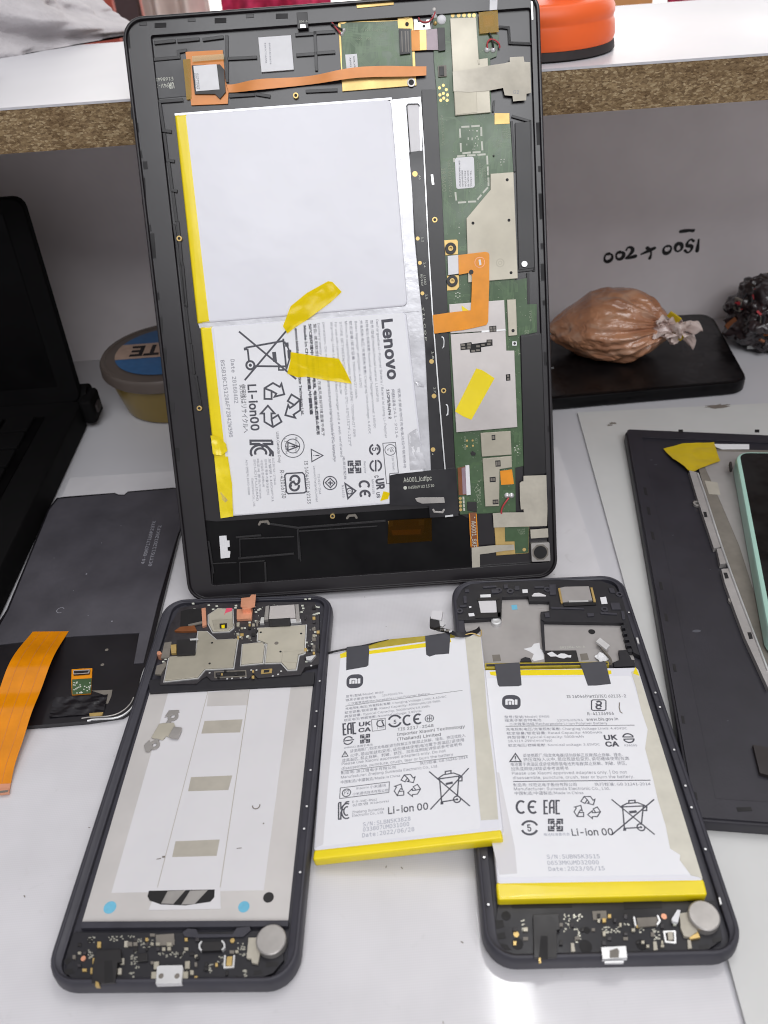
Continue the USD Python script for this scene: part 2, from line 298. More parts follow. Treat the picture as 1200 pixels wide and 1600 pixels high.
def sym_bin(ink, f, wd):    # crossed-out wheeled bin in a 10 x 10 box
    ink.line([f(-1.5, 11), f(11.5, -1)], wd).line([f(-1, -1), f(11, 11)], wd)
    ink.line([f(1.8, 8.6), f(2.6, 0.6)], wd).line([f(2.4, 1.1), f(7, 1.4)], wd).line([f(7.9, 8.9), f(7.5, 2.3)], wd)
    ink.line([f(1.0, 8.4), f(8.6, 8.8)], wd).line([f(1.4, 8.6), f(3, 9.6), f(6.2, 9.9), f(8.4, 8.9)], wd).line([f(3.6, 9.8), f(3.6, 10.6), f(5.4, 10.7), f(5.4, 9.9)], wd)
    ink.line([f(8.3, 8.4), f(8.9, 8.4), f(8.9, 7.2), f(8.0, 7.2)], wd).line([f(3.8, 6.6), f(6, 6.9)], wd * 2).fill([f(2.2, 1.2), f(2.2, 0.3), f(3.1, 0.3), f(3.1, 1.2)])
    c = f(7.4, 1.5); r = np.linalg.norm(ink.fr.at(f(8.5, 1.5), ink.w) - ink.fr.at(c, ink.w)) / mm
    ink.ring(c, r, wd).disc(c, r * 0.35)
def sym_recycle(ink, f, wd):  # three folded arrows in a 10 x 10 box, outlined
    for k in range(3):
        a = math.radians(120 * k); c, s_ = math.cos(a), math.sin(a)
        g = lambda x, y: f(5 + (x - 5) * c - (y - 4.4) * s_, 4.6 + (x - 5) * s_ + (y - 4.4) * c)
        ink.line([g(2.6, 7.4), g(3.8, 9.5), g(6.2, 9.5), g(7.2, 7.9), g(7.9, 8.3), g(7.3, 5.9), g(5.0, 6.6), g(5.7, 7.0), g(5.0, 8.1), g(4.1, 6.5)], wd, True).line([g(3.8, 9.5), g(5.0, 8.1)], wd)
def sym_kc(ink, f, wd):
    ink.line([f(0, 10), f(0, 0), f(2, 0), f(2, 4), f(4, 6), ], wd).line([f(0, 10), f(2, 10), f(2, 6.5), f(7, 10), f(9.5, 10)], wd)
    for r in (4.6, 2.6):
        ink.line([f(7.2 + r * math.cos(t), 4.4 + r * math.sin(t)) for t in np.linspace(1.1, 5.2, 12)], wd)
def sym_arc(ink, f, cx, cy, r, a0, a1, wd): ink.line([f(cx + r * math.cos(math.radians(t)), cy + r * math.sin(math.radians(t))) for t in np.linspace(a0, a1, 20)], wd)
def sym_ce(ink, f, wd):
    sym_arc(ink, f, 4.5, 5, 4.2, 50, 310, wd); sym_arc(ink, f, 15.5, 5, 4.2, 50, 310, wd); ink.line([f(11.5, 5), f(16.5, 5)], wd)
def sym_eac(ink, f, wd):
    ink.line([f(3, 0), f(0, 0), f(0, 10), f(3, 10)], wd).line([f(0, 5), f(2.6, 5)], wd).line([f(4.6, 0), f(4.6, 8), f(5.8, 10), f(8, 10), f(8, 0)], wd).line([f(4.6, 4.6), f(8, 4.6)], wd).line([f(13, 0), f(10, 0), f(10, 10), f(13, 10)], wd)
def sym_box(ink, f, wd):    # boxed cross of arrows
    for q in ((0, 0), (1, 0), (1, 1), (0, 1)):
        g = lambda x, y: f(x if not q[0] else 10 - x, y if not q[1] else 10 - y)
        ink.line([g(0.3, 4.2), g(0.3, 0.3), g(4.2, 0.3)], wd).line([g(4.6, 4.6), g(2.2, 2.2)], wd).line([g(2.0, 4.4), g(2.0, 2.0), g(4.4, 2.0)], wd)
def sym_five(ink, f, wd):
    sym_arc(ink, f, 5, 5, 4.5, 20, 160, wd); sym_arc(ink, f, 5, 5, 4.5, 200, 340, wd)
def sym_tri(ink, f, wd):
    ink.line([f(0, 0), f(10, 0), f(5, 9)], wd, True).line([f(5, 6.2), f(5, 3)], wd).line([f(5, 2.2), f(5, 1.4)], wd)
def sym_bis(ink, f, wd):    # rounded square with two loops
    ink.line([f(1, 0), f(9, 0), f(10, 1), f(10, 9), f(9, 10), f(1, 10), f(0, 9), f(0, 1)], wd, True)
    sym_arc(ink, f, 5, 3.2, 1.7, 0, 330, wd * 1.5); sym_arc(ink, f, 5, 6.8, 1.7, 180, 510, wd * 1.5)
#==BODY==
# ================================================================== the setting
def plain_slab(name, pts, z0, z1, m, **k):
    return obj(name, slab(Polygon(pts), z0, z1), m, **k)
tag(plain_slab('tabletop', [(-1.0, -0.35), (1.0, -0.35), (1.0, 0.62), (-1.0, 0.62)], -0.03, -0.0012, 'shelf_white'), kind='structure', label='white laminate counter top under everything', cat='counter')
tag(plain_slab('white_sheet', [(-0.178, -0.05), (0.0775, -0.05), (0.0895, 0.09), (0.0975, 0.2), (0.0985, 0.274), (0.101, 0.386), (-0.178, 0.392)], -0.00115, 0.0, 'table_top'),
    'linen textured white sheet lying on the counter under the leaning tablet and both phones', 'plastic sheet')
ink = Ink(GROUND, 0.00012)
for k in range(70):
    o = rng.uniform([-0.16, 0.09], [0.085, 0.38]); r = rng.uniform(0.12, 0.32) * mm
    ink.g.append(affinity.rotate(affinity.scale(Point(*o).buffer(r, quad_segs=2), rng.uniform(0.6, 2.6), 0.7), rng.uniform(0, 180)))
tag(ink.build('dust_specks', 'dirt', None), 'scattered dust specks on the white sheet', 'dust', kind='stuff')
t = thing('white_sheet', GROUND, 'cloudy dirty white acrylic sheet under the navy tablet panel on the right', 'plastic sheet')
obj('sheet', slab(Polygon([(0.0785, -0.05), (0.1205, 0.421), (0.40, 0.407), (0.40, -0.05)]), -0.00113, 0.0004), 'plate_clear', t)
ink = Ink(GROUND, 0.00045)
for c, r in ((V('u', (262, 138)), 3.0), (V('u', (620, 80)), 5.5), (V('u', (250, 145)), 2.0)):
    o = GROUND.at(c); pts = [o + r * mm * A([math.cos(a) * (1.6 if r > 5 else 1), 0.45 * math.sin(a)]) * rng.uniform(0.5, 1.1) for a in np.linspace(0, 2 * math.pi, 22)[:-1]]; ink.g.append(Polygon(pts).buffer(0))
ink.build('stain', 'dirt', t)
# shelf: white topped chipboard in front of the upper level, grey panel below it
SH = Frame((0, 0.384, 0.1755), (1, -0.015, 0), (0.015, 1, 0))
t = thing('shelf', SH, 'white topped chipboard shelf with raw brown front edge behind the tablet', 'shelf')
obj('chipboard_core', slab(sbox(-0.7, 0, 0.8, 0.172), 0, 0.0172), 'chipboard', t)
obj('white_top', slab(sbox(-0.7, -0.0002, 0.8, 0.172), 0.0172, 0.0182), 'shelf_white', t)
PN = Frame((0, 0.54, -0.0012), (1, -0.015, 0), (0, 0, 1))
t = thing('back_panel', PN, 'grey board with handwritten marker figures under the shelf', 'panel')
obj('panel', slab(sbox(-0.7, 0.0001, 0.8, 0.1765), -0.012, 0), 'back_panel', t)
ink = Ink(PN, 0.0002); wr = 2.3
def hand(*strokes):
    for s in strokes:
        q = A([PN.at(p) for p in V('w2', *s)]); q = curve(q, 14) if len(q) > 2 else q
        q = A(LineString(q).segmentize(0.0004).coords); ph = rng.uniform(0, 6)
        ink.g += [Point(*o).buffer(wr * mm / 2 * (0.85 + 0.28 * math.sin(ph + 0.18 * n_)), quad_segs=4) for n_, o in enumerate(q)]
VIEWS['w2'] = (820, 340, 3.1579)
hand([(415, 178), (395, 190), (398, 215), (418, 214), (432, 195), (418, 178)], [(470, 170), (452, 180), (456, 203), (474, 203), (488, 185), (472, 170)], [(500, 160), (518, 145), (532, 155), (515, 185), (502, 196), (545, 190)],
     [(575, 180), (640, 150)], [(604, 150), (622, 170), (616, 200)], [(700, 140), (684, 155), (690, 175), (710, 172), (722, 150), (702, 140)], [(755, 128), (742, 145), (750, 166), (768, 160), (775, 138), (757, 128)],
     [(832, 115), (805, 118), (800, 138), (822, 140), (820, 160), (790, 162)], [(858, 108), (850, 163)], [(768, 68), (835, 60)], [(790, 64), (830, 64)])
ink.build('marker_writing', 'marker', t)
# beyond the shelf: blown-out daylight and what stands before it
def box_at(name, x0, x1, y0, y1, z0, z1, m, label, cat_):
    f = Frame(((x0 + x1) / 2, (y0 + y1) / 2, z0), (1, 0, 0), (0, 1, 0)); w, d = x1 - x0, y1 - y0
    o = thing(name, f, label, cat_)
    return o, f
tag(obj('sky', slab(sbox(-4, 0, 4, 0.02).buffer(0), -1.5, 2.5), 'daylight'), kind='structure', label='blown out daylight beyond the shelf', cat='daylight')
UsdGeom.Xformable(stage.GetPrimAtPath('/World/sky')).AddTranslateOp().Set(Gf.Vec3d(0, 3.2, 0))
tag(plain_slab('ground', [(-4, 0.62), (4, 0.62), (4, 3.2), (-4, 3.2)], -1.0, -0.9, 'tan_box'), kind='structure', label='bare ground outside', cat='ground')
# ------------------------------------------------------------------ grey cloth bundle on the shelf
CL = Frame((-0.355, 0.60, 0.1937), (1, 0, 0), (0, 1, 0))
g = trimesh.creation.icosphere(6, 1.0); v = g.vertices
lat = v.copy()
folds = 1 + 0.13 * (meshkit.fbm(lat * [2.2, 2.2, 3.0] + 4, 4, 3) - 0.5) * 2 + 0.05 * np.abs(np.sin(9 * lat[:, 0] + 7 * lat[:, 2] + 3 * meshkit.noise(lat * 3, 5)))
v = lat * folds[:, None] * [0.215, 0.10, 0.16]
v[:, 2] *= np.clip(1.1 - 0.9 * np.clip((v[:, 0] - 0.0) / 0.215, 0, 1) ** 1.0, 0.15, 1.5)
v[:, 2] = np.maximum(v[:, 2], -0.0); g.vertices = v
m = obj('cloth_bundle', g, 'grey_cloth', smooth=True); tag(m, 'heap of pale grey fleecy cloth behind the shelf at the left', 'cloth')
UsdGeom.Xformable(m).AddTransformOp().Set(CL.matrix())
def standing(name, mesh, m, pos, label, cat_, smooth=35):
    o = tag(obj(name, mesh, m, smooth=smooth), label, cat_); UsdGeom.Xformable(o).AddTranslateOp().Set(Gf.Vec3d(*pos)); return o
# small dark cup-like edge of something at far left on the shelf
standing('plastic_handle', pillow(rect4(-0.012, -0.02, 0.012, 0.02), 0, 0.02, 0.005, 0.008), 'rubber', (-0.184, 0.432, 0.1938), 'dark rounded plastic piece on the shelf cut by the left edge', 'plastic piece')
standing('red_brown_stall', slab(sbox(-0.22, 0, 0.10, 0.3).buffer(0), 0, 1.03), 'red_box', (-0.52, 1.75, -0.9), 'red brown block behind the grey cloth', 'block')
standing('dark_post', slab(sbox(-0.018, 0, 0.018, 0.03), 0, 1.5), 'dark_post', (-0.363, 1.6, -0.9), 'dark upright post behind the top left corner of the tablet', 'post')
def drape(w, h, seed, d=0.03):
    nx, nz = 40, 30; X, Zz = np.meshgrid(np.linspace(-w / 2, w / 2, nx), np.linspace(0, h, nz)); q = np.c_[X.ravel(), np.zeros(X.size), Zz.ravel()]
    y = d * np.sin(X * 14 / w + 2 * meshkit.noise(q * [8, 1, 4], seed).reshape(X.shape)); fr = np.c_[X.ravel(), y.ravel() - 0.004, Zz.ravel()]; bk = fr + [0, 0.008, 0]
    f = []; n = len(fr)
    for j in range(nz - 1):
        for i in range(nx - 1):
            a = j * nx + i; f += [(a, a + 1, a + nx + 1), (a, a + nx + 1, a + nx), (n + a, n + a + nx + 1, n + a + 1), (n + a, n + a + nx, n + a + nx + 1)]
    return trimesh.Trimesh(np.vstack([fr, bk]), A(f), process=False)
standing('hanging_cloth', drape(0.11, 1.2, 3), 'pale_cloth', (-0.292, 1.65, -0.85), 'pale cream cloth hanging just right of the dark post', 'cloth', True)
standing('hanging_cloth', drape(0.19, 1.2, 5), 'pink_cloth', (-0.12, 1.65, -0.85), 'magenta patterned cloth hanging behind the top edge of the tablet', 'cloth', True)
standing('tan_box', slab(sbox(-0.06, 0, 0.06, 0.2), 0, 0.97), 'tan_box', (0.49, 1.7, -0.9), 'tan block far behind the orange suction cup', 'block')
standing('hanging_cloth', drape(0.16, 1.2, 8), 'pink_cloth', (0.66, 1.7, -0.85), 'pink cloth at the top right corner of the view', 'cloth', True)
# ------------------------------------------------------------------ orange suction cup
SC = Frame((0.0865, 0.4275, 0.1938), (1, 0, 0), (0, 1, 0))
t = thing('suction_cup', SC, 'bright orange suction lifter with black rubber pad on the shelf', 'suction cup')
obj('rubber_pad', lathe([(0.0, 0), (0.0335, 0), (0.0348, 0.0008), (0.0342, 0.0038), (0.032, 0.0052), (0, 0.0052)]), 'rubber', t, 40)
obj('dome', lathe([(0.0001, 0.0036), (0.0338, 0.004), (0.0344, 0.0062), (0.0338, 0.0115), (0.0331, 0.0128), (0.0331, 0.0138), (0.0335, 0.0148), (0.0334, 0.0172), (0.0318, 0.0202), (0.0295, 0.0212), (0.0001, 0.0214)]), 'orange_plastic', t, 40)
for sx in (-1, 1):
    obj('handle_post', loft([Z(round_poly(rect4(-0.0075 + sx * 0.012, -0.009, 0.0075 + sx * 0.012, 0.009), i, 0.003), w) for i, w in ((-0.002, 0.0205), (0, 0.024), (0.0005, 0.05))]), 'orange_plastic', t, 40)
obj('handle_bar', loft([Z(round_poly(rect4(-0.03, -0.010, 0.03, 0.010), i, 0.005), w) for i, w in ((0.002, 0.050), (0, 0.052), (0, 0.062), (0.003, 0.065))]), 'orange_plastic', t, 40)

# ================================================================== tablet leaning on the shelf
XT, YT, YAW, TILT = -0.00763, 0.27592, -0.00872, 0.47554
T = Frame((XT, YT, 0.0032), (math.cos(YAW), math.sin(YAW), 0), (-math.sin(YAW) * math.sin(TILT), math.cos(YAW) * math.sin(TILT), math.cos(TILT)))
tab = thing('tablet', T, 'large opened black tablet leaning on the shelf with battery and green boards showing', 'tablet')
def tslab(name, m, view, pts, w0, w1, parent=tab, **k): return obj(name, slab(P(T, V(view, *pts), w1 * mm), w0 * mm, w1 * mm), m, parent, **k)
R = lambda d: rect4(-0.085 + d, d, 0.085 - d, 0.247 - d)
def Lr(l, b, r, t_, rad, w): return Z(round_poly(rect4(-0.085 + l * mm, b * mm, 0.085 - r * mm, 0.247 - t_ * mm), 0, rad * mm, 7), w * mm)
obj('frame', loft([Lr(2.5, 2.5, 2.5, 2.5, 6, -7), Lr(0.6, .6, .6, .6, 8, -6.2), Lr(0, 0, 0, 0, 8.5, -4.5), Lr(0, 0, 0, 0, 8.5, -0.6), Lr(.25, .25, .25, .25, 8.3, -0.12), Lr(.6, .6, .6, .6, 8, 0), Lr(1.1, 1.1, 1.1, 1.1, 7.5, 0), Lr(1.3, 1.3, 1.3, 1.3, 7.3, -0.3), Lr(1.5, 1.5, 1.5, 1.5, 7.2, -1.5),
                   Lr(11, 7, 3.5, 7, 1.0, -1.5), Lr(11.3, 7.3, 3.8, 7.3, 0.8, -3.2)]), 'tablet_plastic', tab, 35)
# clip slots round the border
for k, pts in (('a', [(45, 165), (52, 250)]), ('a', [(75, 560), (80, 620)]), ('a', [(92, 640), (98, 690)]), ('a', [(110, 785), (116, 822)]), ('a', [(138, 840), (143, 880)]), ('a', [(128, 925), (136, 1065)]), ('a', [(158, 1170), (163, 1205)]), ('a', [(176, 1215), (186, 1345)]), ('a', [(200, 1530), (206, 1560)]),
               ('f', [(1120, 10), (1122, 30)])):
    a, b = [T.at((p[0] + (4.5 if k == 'a' else 0), p[1]), -1.2 * mm) for p in V(k, *pts)]
    obj('clip_slot', slab(LineString([a, b]).buffer(0.9 * mm, cap_style='flat'), -1.6 * mm, -1.35 * mm), 'slot_black', tab)
VIEWS['v'] = (0, 280, 3.3333)
for k, x, y0, y1, hw in (('v', 803, 590, 630, 0.8), ('v', 818, 720, 800, 1.0), ('v', 838, 880, 960, 1.0), ('v', 858, 1060, 1100, .8), ('v', 880, 1160, 1220, 1.0), ('v', 905, 1400, 1470, 1.0), ('g', 1112, 60, 250, 1.1), ('g', 1128, 432, 480, 1.0), ('g', 1136, 665, 885, 1.2), ('g', 1148, 1090, 1140, 1.0), ('g', 1150, 1265, 1410, 1.1),
                         ('d', 812, 222, 246, 1.0), ('d', 818, 480, 545, 1.1), ('d', 826, 530, 550, .9), ('d', 836, 850, 880, 1.0), ('d', 846, 1170, 1215, 1.0)):
    a, b = [T.at((p[0] + (4.5 if k == 'v' else -2), p[1]), -1.2 * mm) for p in V(k, (x, y0), (x + 0.04 * (y1 - y0), y1))]
    obj('clip_slot', slab(LineString([a, b]).buffer(hw * mm, cap_style='flat'), -1.6 * mm, -1.34 * mm), 'slot_black', tab)
for x, y, w_, h_ in ((145, 124, 40, 18), (235, 132, 60, 24), (398, 106, 40, 14), (548, 107, 60, 26), (702, 84, 40, 18), (868, 84, 62, 26)):
    obj('clip_slot', slab(P(T, V('a', (x - w_ / 2, y - h_ / 2), (x + w_ / 2, y - h_ / 2 - 2), (x + w_ / 2, y + h_ / 2 - 2), (x - w_ / 2, y + h_ / 2)), -1.3 * mm), -1.6 * mm, -1.33 * mm), 'slot_black' if w_ > 50 else 'tablet_tray', tab)
# raised ribs of the tray
def ribs(view, segs, wd=0.6, w0=-3.3, w1=-2.3, m='tablet_tray'):
    for s in segs:
        q = [T.at(p, w1 * mm) for p in V(view, *s)]
        obj('rib', slab(LineString(q).buffer(wd * mm, cap_style='square', join_style='mitre'), w0 * mm, w1 * mm), m, tab)
ribs('a', [[(170, 312), (330, 298), (328, 268), (365, 262)], [(210, 222), (305, 212)], [(330, 212), (430, 202)], [(462, 205), (556, 192)], [(580, 190), (582, 420)], [(592, 305), (730, 298)], [(945, 180), (1030, 174)], [(950, 286), (1035, 280)], [(1045, 170), (1138, 164)], [(1055, 276), (1138, 270)], [(1040, 170), (1048, 360)],
           [(212, 530), (345, 520)], [(232, 545), (252, 680), (285, 684)], [(255, 700), (272, 835), (300, 838)], [(278, 850), (296, 990), (315, 994)], [(300, 1010), (318, 1145)], [(325, 1160), (345, 1375)], [(350, 1390), (368, 1590)], [(600, 500), (720, 492)], [(740, 490), (800, 500)], [(1000, 475), (1150, 468)]])
ribs('v', [[(905, 240), (935, 440)], [(940, 450), (960, 640)], [(965, 660), (990, 850)], [(995, 870), (1010, 1010)], [(1020, 1030), (1045, 1180)]], 0.5)
ribs('c', [[(420, 1030), (560, 1050), (930, 1020)], [(560, 1060), (565, 1180)], [(180, 1110), (200, 1240)], [(300, 1090), (400, 1082)], [(310, 1180), (540, 1160)], [(420, 1200), (425, 1300)], [(120, 1112), (160, 1110)]], 0.45)
ribs('b', [[(845, 125), (885, 130), (890, 200), (1000, 205)], [(905, 545), (985, 568), (1003, 1262), (930, 1270)], [(985, 570), (985, 700)]], 0.5)
ribs('f', [[(905, 150), (970, 150), (978, 235), (1095, 240)], [(920, 12), (955, 12)], [(890, 560), (885, 610)]], 0.4)
ribs('d', [[(690, 400), (830, 390)], [(705, 580), (845, 560)], [(705, 900), (720, 1050)], [(720, 90), (722, 235)]], 0.5)
ribs('g', [[(1010, 70), (1060, 1320)], [(870, 60), (895, 470)]], 0.5)
# dark raised modules on the right side
tslab('speaker_module', 'tablet_tray', 'p', [(814, 526), (855, 520), (864, 738), (819, 744)], -3.2, -1.9)
tslab('speaker_module', 'tablet_tray', 'p', [(805, 192), (828, 190), (835, 418), (811, 422)], -3.2, -2.1)
# mid strip between the battery and the main board
tslab('mid_strip', 'tablet_tray', 'p', [(659, 140), (682, 140), (697, 430), (711, 735), (716, 800), (700, 806), (694, 731), (678, 525), (670, 400)], -3.2, -2.0)
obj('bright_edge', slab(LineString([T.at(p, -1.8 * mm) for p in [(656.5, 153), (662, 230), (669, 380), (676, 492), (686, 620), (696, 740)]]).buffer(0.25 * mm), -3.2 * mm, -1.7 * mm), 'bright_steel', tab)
# black flex with upside-down flammability print
tslab('flex_sheet', 'flex_black', 'a', [(175, 318), (362, 308), (368, 500), (200, 515)], -3.2, -2.9)
ink = Ink(T, -2.85 * mm); ink.text('94V-1 ®', V('a', (278, 434)), V('a', (190, 440)), 1.5, 30).text('E168645 1', V('a', (303, 400)), V('a', (186, 408)), 1.3, 30).text('UR', V('a', (306, 428)), V('a', (276, 432)), 2.2, 30, 1)
ink.build('flex_print', 'silk_white', tab)
# camera flex module, top left
fx = tslab('fingerprint_flex', 'flex_copper', 'a', [(366, 270), (560, 260), (572, 410), (590, 470), (586, 540), (396, 548)], -3.1, -2.4)
tslab('chip_pad', 'chip_black', 'a', [(398, 340), (545, 335), (566, 360), (575, 480), (545, 515), (520, 490), (415, 490)], -2.4, -1.6, fx)
tslab('sticker', 'paper_white', 'a', [(407, 343), (528, 334), (543, 465), (421, 475)], -1.6, -1.45, fx)
ink = Ink(T, -1.42 * mm)
for i in range(4): ink.text(['8SSM50D', 'A6001_FPC', '17050142', '0412'][i], V('a', (438 - i * 8 + 2, 465 - i)), V('a', (430 - i * 8 + 2, 380)), 0.42, 20)
ink.build('sticker_print', 'ink_grey', fx)
tslab('clear_tape', 'tape_clear_amber', 'a', [(352, 310), (392, 306), (398, 515), (372, 520)], -2.35, -2.3, fx)
tslab('clear_tape', 'tape_clear', 'a', [(400, 292), (565, 280), (567, 308), (402, 322)], -1.4, -1.34, fx)
# long copper flex to the small board
a = [T.at(p, -1.6 * mm) for p in [(352, 131), (372, 129.5), (390, 126), (440, 121.5), (495, 117), (520, 112.5), (545, 108), (591, 104.5), (666, 104)]]
b = [T.at(p, -1.6 * mm) for p in [(356, 143.5), (374, 143), (390, 142), (440, 136.5), (504, 129.5), (522, 127.5), (548, 124), (590, 121.5), (666, 118)]]
wz = A([-2.6, -2.3, -1.7, -2.0, -1.6, -0.9, -0.7, -0.7, -1.5]) * mm
cu = lambda q: curve(np.c_[A(q), wz], 40)
obj('long_flex', ribbon(cu(a), cu(b), 0.0002), 'flex_copper', tab, 40)
# white sticker, small camera
st = tslab('sticker', 'paper_white', 'a', [(745, 195), (915, 183), (930, 362), (762, 375)], -3.0, -2.2)
ink = Ink(T, -2.15 * mm); ink.text('8S5D18C45678', V('a', (800, 222)), V('a', (806, 335)), 0.55, 20, 0, True).text('B1N7C71A5M4', V('a', (777, 222)), V('a', (783, 330)), 0.55, 20, 0, True); ink.build('sticker_print', 'ink_light', st)
cm = tslab('front_camera', 'chip_black', 'a', [(945, 66), (1000, 62), (1006, 145), (950, 150)], -2.4, -0.9)
tslab('camera_label', 'bright_steel', 'a', [(962, 128), (990, 127), (992, 145), (964, 146)], -0.9, -0.8, cm)
ink = Ink(T, -0.8 * mm); ink.text('804-6', V('a', (958, 118)), V('a', (1003, 115)), 0.8, 24); ink.build('camera_print', 'silk_white', cm)
tslab('antenna_contact', 'gold', 'b', [(170, 18), (345, 5), (346, 22), (173, 38)], -1.6, -1.2)
# ---- small green board with gold rim
sb = tslab('sub_board', 'gold', 'b', [(82, 72), (104, 64), (124, 72), (128, 100), (365, 95), (362, 84), (386, 76), (390, 52), (408, 46), (424, 54), (437, 100), (452, 400), (105, 428)], -3.1, -2.5)
tslab('solder_mask', 'board_green', 'b', [(96, 106), (364, 98), (366, 132), (430, 134), (436, 345), (106, 372)], -2.5, -2.35, sb)
for c, r in (((106, 83), 5.2), ((405, 62), 4.6), ((428, 386), 3.9)):
    o = T.at(V('b', c), -2.2 * mm); q = Point(*o)
    obj('screw_hole', slab(q.buffer(r / 3.6 * mm * 1.6).difference(q.buffer(r / 3.6 * mm)), -2.5 * mm, -2.2 * mm), 'gold' if r != 3.9 else 'steel', sb); obj('hole', sheet(q.buffer(r / 3.6 * mm), -2.2 * mm), 'slot_black', sb)
obj('hole', sheet(Point(*T.at(V('b', (408, 112)), -2.2 * mm)).buffer(0.75 * mm), -2.3 * mm), 'slot_black', sb)
lb = tslab('board_label', 'paper_white', 'b', [(118, 256), (173, 252), (179, 325), (125, 330)], -2.35, -2.25)
ink = Ink(T, -2.2 * mm); ink.text('A6001', V('b', (138, 270)), V('b', (142, 315)), 0.6, 20).text('SUB_V1', V('b', (155, 262)), V('b', (160, 318)), 0.6, 20); ink.build('label_print', 'ink_grey', lb)
ink = Ink(T, -2.3 * mm)
for s, x, y in (('A6001', 262, 116), ('TP21 C44', 200, 146), ('L7 R12', 265, 148), ('C20', 172, 188), ('T05', 215, 188), ('U3', 282, 174)): ink.text(s, V('b', (x, y)), V('b', (x + 9 * len(s), y - 1)), 0.9, 20)
ink.build('silkscreen', 'silk_dim', sb)
cn = tslab('board_connector', 'chip_black', 'b', [(370, 136), (421, 133), (424, 250), (375, 256)], -2.4, -1.4)
for x in (383, 400, 412): tslab('contact_row', 'chip_grey', 'b', [(x - 3, 145), (x + 2, 145), (x + 6, 243), (x + 1, 243)], -1.4, -1.3, cn)
jf = tslab('jumper_flex', 'flex_orange', 'b', [(427, 142), (466, 140), (468, 236), (430, 238)], -2.3, -1.9)
tslab('yellow_band', 'gold', 'b', [(466, 140), (498, 139), (500, 234), (468, 236)], -2.3, -1.85, jf); tslab('shiny_band', 'flex_purple', 'b', [(498, 139), (552, 134), (555, 234), (500, 234)], -2.3, -1.88, jf)
tslab('ground_clip', 'bright_steel', 'b', [(440, 92), (455, 92), (460, 104), (496, 104), (500, 92), (514, 92), (517, 136), (443, 141)], -2.5, -1.7)
obj('hole', sheet(Point(*T.at(V('b', (487, 122)), -1.6 * mm)).buffer(0.6 * mm), -1.65 * mm), 'slot_black', tab)
# ---- main board
pcb = tslab('main_board', 'board_green', 'p', [(676, 25), (745, 18), (748, 45), (780, 55), (776, 88), (766, 92), (768, 180), (796, 178), (802, 262), (805, 438), (825, 434), (828, 475), (839, 475), (839, 519), (812, 525), (818, 728), (805, 731), (806, 800), (719, 804), (712, 737), (698, 456), (682, 140), (678, 95)], -3.15, -2.4)
cn = tslab('board_connector', 'chip_black', 'b', [(550, 130), (584, 129), (588, 235), (556, 240)], -2.4, -1.4, pcb)
tslab('contact_row', 'chip_grey', 'b', [(566, 138), (571, 138), (575, 228), (570, 228)], -1.4, -1.3, cn) if False else None
tslab('flex_socket', 'chip_grey', 'b', [(553, 308), (592, 305), (594, 357), (555, 360)], -2.4, -1.6, pcb); tslab('socket_latch', 'chip_black', 'b', [(558, 312), (580, 311), (582, 354), (560, 355)], -1.6, -1.4, pcb)
for c, r, m in (((535, 45), 1.8, 'steel'), ((570, 90), 1.9, 'paper_white'), ((783, 232), 1.2, 'bright_steel'), ((812, 232), 1.2, 'bright_steel'), ((540, 108), 0.8, 'gold'), ((536, 70), 1.3, 'bright_steel')):
    f = T.at(V('b', c), -2 * mm); k = lathe([(0.0001, -2.4 * mm), (r * mm, -2.4 * mm), (r * mm * 0.9, -1.9 * mm), (r * mm * 0.4, -1.5 * mm), (0.0001, -1.45 * mm)], 14); k.apply_translation((*f, 0)); obj('solder_joint', k, m, pcb, 50)
for x in (622, 650, 675, 700, 722): obj('test_pad', sheet(Point(*T.at(V('b', (x, 72)), -2.35 * mm)).buffer(0.75 * mm), -2.36 * mm), 'gold', pcb)
S = tslab('shield_can', 'shield', 'b', [(610, 86), (731, 82), (744, 278), (786, 272), (800, 526), (634, 541)], -2.4, -1.4)
tslab('shield_tape', 'shield_warm', 'b', [(628, 425), (735, 425), (737, 527), (636, 538)], -1.4, -1.34, pcb)
tslab('edge_step', 'shield', 'b', [(740, 280), (748, 280), (750, 300), (742, 300)], -1.4, -1.2, pcb)  # small raised step in the same metal as the can
tslab('grey_tape', 'grey_tape', 'b', [(622, 335), (700, 325), (800, 306), (866, 296), (890, 290), (890, 268), (954, 265), (958, 290), (985, 291), (990, 434), (968, 440), (966, 470), (905, 475), (903, 450), (866, 446), (858, 412), (790, 425), (700, 432), (626, 428)], -1.32, -1.2)
ink = Ink(T, -1.17 * mm); ink.text('G2', V('b', (905, 440)), V('b', (935, 440)), 1.4, 24); ink.build('tape_print', 'ink_light', tab)
yk = tslab('amber_tape', 'tape_clear_amber', 'b', [(744, 58), (833, 48), (838, 150), (748, 158)], -1.3, -1.2); tslab('coax_plug', 'gold', 'b', [(765, 75), (815, 70), (812, 118), (770, 122)], -2.4, -1.35)
tslab('coax_tail', 'paper_white', 'b', [(796, 0), (832, 0), (830, 45), (795, 48)], -2.6, -1.2)
S = tslab('shield_can', 'shield', 'g', [(690, 500), (885, 485), (922, 1390), (500, 1425), (485, 880), (690, 635)], -2.4, -1.4)
for x, y in ((832, 550), (847, 895), (540, 920), (865, 1342)): obj('vent_hole', sheet(Point(*T.at(V('g', (x, y)), -1.38 * mm)).buffer(0.62 * mm), -1.37 * mm), 'slot_black', S)
ink = Ink(T, -1.36 * mm); ink.ring(V('g', (772, 1258)), 1.6, 0.5).ring(V('g', (772, 1258)), 0.7, 0.4); ink.build('stain_ring', 'shield_warm', S)
S = tslab('shield_can', 'shield_cool', 'h', [(330, 296), (788, 260), (800, 508), (341, 538)], -2.4, -1.35)
